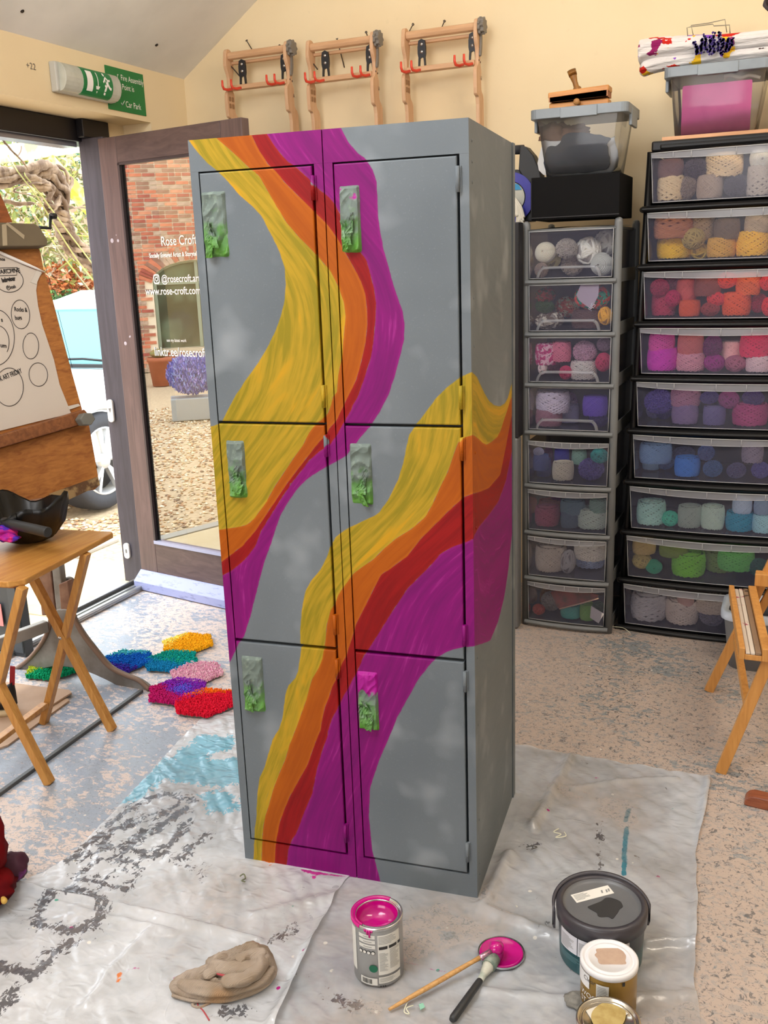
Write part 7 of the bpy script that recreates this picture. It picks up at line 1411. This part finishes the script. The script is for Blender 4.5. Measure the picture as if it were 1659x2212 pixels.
b = MB(); b.bar((xm-.75, 3.98, .885+GZ), (xm+.78, 3.98, .885+GZ), .05, .025); b.build('wiper_cowl', CBLK, car)
b = MB(); b.tube([(xm+.55, 4.0, .91+GZ), (xm+.1, 4.06, .93+GZ), (xm-.3, 4.05, .92+GZ)], .010, 6); b.tube([(xm-.05, 4.0, .91+GZ), (xm-.4, 4.06, .93+GZ), (xm-.7, 4.05, .92+GZ)], .010, 6); b.build('wiper', CBLK, car)
b = MB(); b.sphere((cx1+.09, 4.35, .93+GZ), .1, 12, 8, (.9, .55, .75)); b.build('door_mirror', CARP, car)
def wheel(x, y, sgn):
    R_ = .335; w = MB(); w.lathe([(.22, -.11), (.31, -.115), (R_-.008, -.095), (R_, -.06), (R_, .06), (R_-.008, .095), (.31, .115), (.235, .11), (.22, .09)], 40, (x, y, R_+GZ), (sgn, 0, 0)); tyre = w.build('tyre', RUB, car)
    w = MB(); w.lathe([(.235, .10), (.225, .112), (.215, .10), (.205, .02)], 40, (x, y, R_+GZ), (sgn, 0, 0)); 
    for k in range(5):
        a = 2*pi*k/5+.3
        for da in (-.16, .16):
            c_ = np.array([x+sgn*.085, y, R_+GZ]); w.bar(c_+np.array([0, .05*math.cos(a), .05*math.sin(a)]), c_+np.array([sgn*.015, .218*math.cos(a+da), .218*math.sin(a+da)]), .024, .036, (1, 0, 0))
    w.lathe([(.0, .11), (.05, .105), (.06, .07)], 20, (x, y, R_+GZ), (sgn, 0, 0)); w.build('alloy_rim', ALW, car)
    w = MB(); w.lathe([(0, .0), (.20, .0), (.20, .005), (0, .005)], 28, (x+sgn*.03, y, R_+GZ), (sgn, 0, 0)); w.build('brake_disc', M('brake', '4a4644', .5, .4), car)
for y in (ay, 6.0): wheel(cx1-.10, y, 1); wheel(cx1-cw+.10, y, -1)
for y in (ay, 6.0):
    b = MB(); b.lathe([(.345, -.03), (.40, -.02), (.40, .02), (.345, .03)], 30, (cx1-.02, y, .335+GZ), (1, 0, 0), True, -.05, pi+.05) if False else b.tube([(cx1-.005, y+.375*math.cos(t_), .335+GZ+.375*math.sin(t_)) for t_ in np.linspace(.0, pi, 20)], .03, 8); b.build('wheel_arch', CBLK if False else M('arch_grey', 'c8cacc', .4), car)
b = MB(); b.prism(smooth_pts([(0, 0), (.32, .02), (.40, .10), (.30, .16), (.04, .10)], 3, True), (xm+.45, 2.44, .66+GZ), (1, .35, 0), (0, .25, 1), (0, -.04, 0)); b.build('headlight', M('lamp_glass', 'dfe6ea', .08), car)
b = MB()
for k in range(5): b.box(xm-.55, xm+.55, 2.30, 2.33, .42+GZ+k*.045, .445+GZ+k*.045)
b.build('grille', CBLK, car)
b = MB(); b.box(xm-.26, xm+.26, 2.275, 2.29, .33+GZ, .43+GZ); b.build('number_plate', white_paint, car)
# pergola beam, brace, vine
MOSS = M('mossy_wood', 'c8cf88', .8, c2='f2eedd', scale=7, thr=(.42, .55)); XP = -2.5
p0, p1 = AX(-120, 350, XP), AX(215, 306, XP); pg = thing('pergola', 'mossy green pergola beam with diagonal brace outside the doorway', 'pergola', (XP, p1[1], GZ))
b = MB(); b.bar(p0, p1+(p1-p0)*.6, .07, .085); b.build('beam', MOSS, pg, bevel=.006)
q0, q1 = AX(100, 345, XP+.02), AX(200, 455, XP+.02); b = MB(); b.bar(q0, q1+(q1-q0)*.4, .07, .062); b.build('brace', M('mossy_wood2', 'b8c048', .8, c2='e4e6a8', scale=9, thr=(.45, .58)), pg, bevel=.005)
q = q1+(q1-q0)*.38; b = MB(); b.box(XP-.02, XP+.06, q[1]-.02, q[1]+.07, GZ, q[2]+.75); b.build('post', MOSS, pg, bevel=.006)
VB = M('vine_bark', '6e5a4a', .9, c2='a08c78', scale=16, thr=(.45, .58), stretch=(1, 1, .4), bump=.8, bscale=40); vn = thing('climbing_vine', 'twisted woody climbing vine looping round the pergola outside', 'vine', (XP, AX(160, 500, XP)[1], GZ)); rr = random.Random(5)
def vine(pts, r, X, strands=3, nm='stem'):
    b = MB(); base = smooth_pts([AX(x, y, X) for x, y in pts], 6); m_ = len(base)
    for s in range(strands):
        ph = rr.uniform(0, 6); Q = []
        for i, p in enumerate(base): a = ph+i*.22+.4*math.sin(i*.5+s); Q.append(p+np.array([r*.8*math.cos(a), r*.8*math.sin(a), r*.8*math.sin(a+1)])*(1 if strands > 1 else 0)+np.array([0, rr.uniform(-1, 1), rr.uniform(-1, 1)])*r*.15)
        b.tube(Q, [r*(.58-.2*i/m_)*rr.uniform(.8, 1.2) for i in range(m_)], 7)
    b.build(nm, VB, vn)
vine([(-30, 385), (30, 380), (70, 368), (100, 372), (118, 395), (135, 430), (133, 470), (140, 500), (152, 525), (175, 545), (215, 575)], .036, -2.32, 7)
vine([(-30, 400), (20, 392), (60, 385), (90, 400), (110, 415), (100, 440), (118, 450), (130, 425)], .022, -2.3, 5); vine([(140, 420), (150, 400), (140, 380), (100, 355)], .02, -2.34, 3)
vine([(-10, 440), (20, 430), (45, 442), (70, 444)], .014, -2.2, 2, 'branch'); vine([(0, 295), (25, 325), (45, 345), (62, 368)], .009, -2.2, 1, 'branch'); vine([(38, 338), (45, 325), (46, 315)], .006, -2.2, 1, 'branch'); vine([(130, 440), (160, 450), (185, 446), (215, 455)], .009, -2.3, 2, 'branch'); vine([(105, 395), (60, 398), (30, 412), (60, 420), (100, 430)], .008, -2.25, 1, 'branch')
for i, (pts) in enumerate(([(18, 336), (38, 370), (80, 425), (120, 490), (165, 560), (200, 605)], [(34, 333), (55, 380), (95, 430), (150, 505), (215, 590)])):
    o = MB().tube([AX(x, y, -2.462 if j == 0 else -2.2-.05*i) for j, (x, y) in enumerate(pts)], .0035, 6).build('garden_twine', M('pale_twine', 'b8ba78', .8)); tag(o, ['pale slack twine crossing the garden view, left of two', 'pale slack twine crossing the garden view, right of two'][i], 'twine')
# planting behind the car
def plant(name, lab, spots, cols, n, leaf, seed, trunk=None, cat='shrub', twigs=0):
    rr = random.Random(seed); c0 = spots[0][0]; t = thing(name, lab, cat, (c0[0], c0[1], GZ)); b = MB(); Ck = []; cl = [lin(c) for c in cols]
    for _ in range(n):
        (cx, cy, cz), (sx, sy, sz) = rr.choice(spots); d = np.array([rr.gauss(0, 1), rr.gauss(0, 1), rr.gauss(0, 1)]); d = d/np.linalg.norm(d)*rr.uniform(.3, 1)**.5; p = np.array([cx+d[0]*sx, cy+d[1]*sy, cz+d[2]*sz])
        if p[2] < GZ+.02: continue
        u = np.array([rr.gauss(0, 1), rr.gauss(0, 1), rr.gauss(0, 1)]); u /= np.linalg.norm(u); w = np.cross(u, [rr.gauss(0, 1), rr.gauss(0, 1), rr.gauss(0, 1)]); w /= np.linalg.norm(w); L = leaf*rr.uniform(.6, 1.3)
        b.add([p-u*L, p-w*L*.4, p+u*L, p+w*L*.4], [(0, 1, 2, 3)]); c = rr.choice(cl); j = rr.uniform(.7, 1.2); Ck += [(c[0]*j, c[1]*j, c[2]*j, 1)]*4
    o = stuff(b.build('foliage', LEAF, t)); at = o.data.color_attributes.new('leaf', 'FLOAT_COLOR', 'POINT'); at.data.foreach_set('color', np.array(Ck, np.float32).ravel())
    b = MB()
    for (cx, cy, cz), (sx, sy, sz) in spots: b.tube([(c0[0], c0[1], GZ), (c0[0]*.5+cx*.5, c0[1]*.5+cy*.5, (GZ+cz)*.5), (cx, cy, cz)], [.06, .045, .02], 7)
    for _ in range(twigs):
        (cx, cy, cz), (sx, sy, sz) = rr.choice(spots); p = np.array([cx+rr.uniform(-1, 1)*sx, cy+rr.uniform(-1, 1)*sy, cz+rr.uniform(-1, 1)*sz]); d = np.array([rr.gauss(0, .4), rr.gauss(0, .7), rr.gauss(0, .6)])
        b.tube([p, p+d*.4+np.array([0, rr.gauss(0, .06), rr.gauss(0, .06)]), p+d*.8], [.014, .010, .004], 5)
    b.build('branches', M('pale_bark', 'a89a7c', .9, c2='b4b05c', scale=4, thr=(.45, .55)), t); return t
LEAF = NT('leaf'); LEAF.fin(LEAF.attr('leaf').outputs['Color'], .7, spec=.2); LEAF = LEAF.m
def sp_(x, y, X, s): p = AX(x, y, X); return (tuple(p), s)
plant('tree', 'mossy bare-branched tree with yellow-green twigs behind the car', [sp_(60, 470, -7, (.8, 1.1, 1.0)), sp_(150, 520, -7, (.8, 1.0, .9)), sp_(100, 350, -7.4, (.8, 1.3, .7)), sp_(170, 420, -7.2, (.8, .9, .8))], ['b4b46c', '93a05c', 'd6d8a8', '7c8c5c', 'e6e4cc', 'c8a890'], 5200, .055, 1, cat='tree', twigs=240)
plant('tree', 'dark blue-green conifer behind the bare branches', [sp_(120, 500, -9.5, (.9, 1.4, 1.4)), sp_(40, 300, -9.5, (1, 1.2, .8))], ['4c7c64', '6c9474', '88a890'], 3500, .08, 2, cat='tree', twigs=20)
plant('tree', 'tall pale olive tree filling the view at the right of the doorway', [sp_(200, 360, -10.5, (1, 1.6, 1.8)), sp_(190, 560, -9.8, (1, 1.6, 1.2)), sp_(40, 560, -10.2, (1, 1.6, 1.2))], ['a8aa80', 'c4c29c', '8c9470'], 4500, .09, 3, cat='tree', twigs=90)
plant('beech_hedge', 'orange-brown leafy hedge above the roof of the white car', [sp_(120, 628, -6.9, (.35, .7, .33)), sp_(175, 622, -6.9, (.35, .7, .36)), sp_(60, 628, -6.9, (.35, .8, .33)), sp_(230, 628, -6.9, (.35, .8, .33))], ['e08a5c', 'cf7c48', 'f0b48c', 'b8744c'], 3800, .045, 4, cat='hedge', twigs=30)
plant('hedge', 'low dark green hedge line behind the white car roof', [sp_(120, 668, -6.6, (.3, 1.0, .22)), sp_(220, 668, -6.6, (.3, 1.0, .22)), sp_(20, 668, -6.6, (.3, 1.0, .22))], ['4c6c3c', '6c8c4c', '3c5434'], 2600, .04, 5, cat='hedge')
# ---- the brick house opposite, seen mirrored in the door's pane: worked out in the mirror, then turned back
def mir(p): p = np.asarray(p, float); return p-2*((p-DP)@DN)*DN
vd = np.array([ray(370, 600)[0], ray(370, 600)[1], 0]); vd /= np.linalg.norm(vd); vr = np.array([vd[1], -vd[0], 0])
DV = 16.0; VO = CC*np.array([1, 1, 0])+vd*DV
def VP(x, y, o=0.0):                                         # virtual wall coordinates (along, height) of a pixel
    q = AP(x, y, VO+vd*o, vd); return (q-VO)@vr, q[2]
wo, wu, wn = mir(VO), mir(VO+vr)-mir(VO), mir(VO-vd)-mir(VO)
def W3(a, z, o=0.0): return wo+wu*a+np.array([0, 0, z])+wn*o
hs = thing('brick_house', 'red brick house with arched window, mirrored in the open glass door', 'house', W3(0, GZ)); ORG[hs.name] = W3(0, GZ)
MORT = M('mortar', 'f2e2c8', .9)
a_l, _ = VP(215, 500); a_r, _ = VP(560, 500); w0, wtop = VP(330, 640)[0], VP(400, 562)[1]; wb = VP(380, 752)[1]; w1 = VP(520, 640)[0]; wsp = VP(330, 610)[1]
def in_win(a, z): 
    if not (w0 < a < w1 and z > wb): return False
    top = wsp+(wtop-wsp)*math.sqrt(max(0, 1-((a-(w0+w1)/2)/((w1-w0)/2))**2)); return z < top
b = MB(); HB = 6.2
arc = [((w0+w1)/2+(w1-w0)/2*math.cos(t_), wsp+(wtop-wsp)*math.sin(t_)) for t_ in np.linspace(pi, 0, 14)]
L = [(a_l-2.2, GZ), (a_l-2.2, HB), ((w0+w1)/2, HB)]+[(arc[k]) for k in range(6, -1, -1)]+[(w0, wb), ((w0+w1)/2, wb), ((w0+w1)/2, GZ)]
Rr = [((w0+w1)/2, HB), (a_r+2.2, HB), (a_r+2.2, GZ), ((w0+w1)/2, GZ), ((w0+w1)/2, wb), (w1, wb)]+[arc[k] for k in range(13, 5, -1)]
for poly in (L, Rr): b.prism(poly, W3(0, 0, -.25), wu, (0, 0, 1), wn*.24)
b.build('wall', MORT, hs)
BRK = [M('brick_%d' % i, c, .85, c2=d, scale=9) for i, (c, d) in enumerate((('c46e58', 'a85a46'), ('d68062', 'c06a50'), ('a47868', '8c6252'), ('dc9676', 'c87e64'), ('b45c50', '9a4840'), ('c4a894', 'a88c7c')))]
rr = random.Random(2); bw_, bh, nb = .20, .062, 0; far = [MB() for _ in BRK]; proto = {}
a_vl, z_vl = VP(262, 800)[0]-.1, .0
row = 0; z = GZ+.01
cand = []
while z < HB-.1:
    a = a_l-2.2+(.5 if row % 2 else 0)*bw_
    while a < a_r+2.1:
        w = bw_-.016 if rr.random() < .8 else bw_*.5-.016
        if not any(in_win(a+w*f, z+bh*g_) for f in (0, .5, 1) for g_ in (0, .9)): cand.append((a, z, w))
        a += w+.016
    z += bh; row += 1
def near(c): x = (c[0]-VP(340, 500)[0]); return abs(x)+.25*abs(c[1]-VP(340, 480)[1])
cand.sort(key=near)
for i, (a, z, w) in enumerate(cand):
    k = rr.randrange(len(BRK)); o_ = rr.uniform(.0, .006)
    if i < 290:
        key = (k, w > .15)
        if key not in proto:
            m_ = MB(); m_.obox((0, 0, 0), wu*w/2, wn*.01, np.array([0, 0, (bh-.017)/2])); ob = m_.build('brick', BRK[k], hs, local=True); proto[key] = ob.data
        else: ob = put('brick', proto[key], None, hs)
        ob.location = Vector(W3(a+w/2, z+bh/2-.006, o_)-ORG[hs.name])
    else: far[k].obox(W3(a+w/2, z+bh/2-.006, o_), wu*w/2, wn*.01, np.array([0, 0, (bh-.017)/2]))
for k, m_ in enumerate(far): stuff(m_.build('brick_field', BRK[k], hs))
for k in range(13):
    (a, z), (a2, z2) = arc[k], arc[k+1]; c_ = np.array([(w0+w1)/2, wsp-.25])
    for s_ in (.25, .75):
        p = np.array([a+(a2-a)*s_, z+(z2-z)*s_]); d = p-c_; d /= np.linalg.norm(d); t_ = np.array([-d[1], d[0]]); q = p+d*.115; ob = MB().obox(W3(q[0], q[1], .004), wu*t_[0]*.034+np.array([0, 0, t_[1]*.034]), wn*.012, wu*d[0]*.105+np.array([0, 0, d[1]*.105])).build('arch_brick', BRK[rr.randrange(len(BRK))], hs)
b = MB(); b.prism([(w0, wb)]+arc+[(w1, wb)], W3(0, 0, -.14), wu, (0, 0, 1), wn*.01); pane = b.build('window_pane', M('house_glass', '2c382e', .06, c2='6c8068', scale=1.5, spec=.8), hs)
b = MB(); b.tube([W3(a, z, -.10) for a, z in arc], .035, 6); b.bar(W3(w0+.03, wb, -.10), W3(w0+.03, wsp, -.10), .05, .07, wn); b.bar(W3(w0, wsp-.02, -.10), W3(w1, wsp-.02, -.10), .05, .05); b.bar(W3((w0+w1)/2, wb, -.10), W3((w0+w1)/2, wtop, -.10), .05, .06, wn); b.build('window_frame', M('frame_pale', '8c9884', .5), hs)
b = MB(); b.bar(W3(w0-.06, wb-.03, .0), W3(w1+.06, wb-.03, .0), .14, .06); b.build('window_sill', M('sill_stone', 'c8b8a0', .8), hs)
# terracotta pot and a clump of blue-violet flowers in a zinc trough before the house
def V3(x, y, dist): q = AP(x, y, CC+vd*dist, vd); return mir(q)
for i, (x, y, dist, rr_) in enumerate(((345, 812, 14.0, .17),)):
    q = V3(x, y, dist); pt = thing('terracotta_pot', 'terracotta pot before the brick house, seen in the glass door', 'plant pot', (q[0], q[1], GZ)); MB().lathe([(0, 0), (rr_*.72, .0), (rr_*.95, .34), (rr_*1.05, .34), (rr_*1.05, .40), (rr_*.92, .40), (rr_*.90, .34), (0, .33)], 28, (q[0], q[1], GZ)).build('pot', M('terracotta', 'b8694a', .8, c2='a65a3e', scale=8), pt)
    b = MB(); b.sphere((q[0], q[1], .40), .13, 14, 8, (1, 1, .5)); b.build('moss_top', M('moss_top', '7c8450', .95, c2='a07a48', scale=30), pt)
tz = V3(416, 880, 10.6)
tr_ = thing('zinc_trough', 'pale zinc trough of blue-violet flowers, seen in the glass door', 'planter', (tz[0], tz[1], GZ)); b = MB(); b.obox((tz[0], tz[1], .07), wu*.24, wn*.16, (0, 0, .12)); b.build('trough', M('zinc', 'a9aeb2', .5, .3), tr_, bevel=.01)
rr = random.Random(9); b = MB(); Ck = []; cl = [lin(c) for c in ('5c64c0', '7c7cd0', '8fa0dc', '4c50a0', '9c90d8')]
for _ in range(4200):
    d = np.array([rr.gauss(0, 1), rr.gauss(0, 1), rr.gauss(0, 1)]); d = d/np.linalg.norm(d)*rr.uniform(.5, 1); p = np.array([tz[0], tz[1], .42])+wu*d[0]*.27+wn*d[1]*.2+np.array([0, 0, d[2]*.22]); u = np.array([rr.gauss(0, .5), rr.gauss(0, .5), 1.]); u /= np.linalg.norm(u); w = np.cross(u, wn+np.array([rr.gauss(0, .5)]*3)); w /= np.linalg.norm(w)
    b.add([p-w*.006, p+w*.006, p+u*.04+w*.004, p+u*.04-w*.004], [(0, 1, 2, 3)]); c = rr.choice(cl); Ck += [(*c[:3], 1)]*4
o = stuff(b.build('flowers', LEAF, tr_)); at = o.data.color_attributes.new('leaf', 'FLOAT_COLOR', 'POINT'); at.data.foreach_set('color', np.array(Ck, np.float32).ravel())
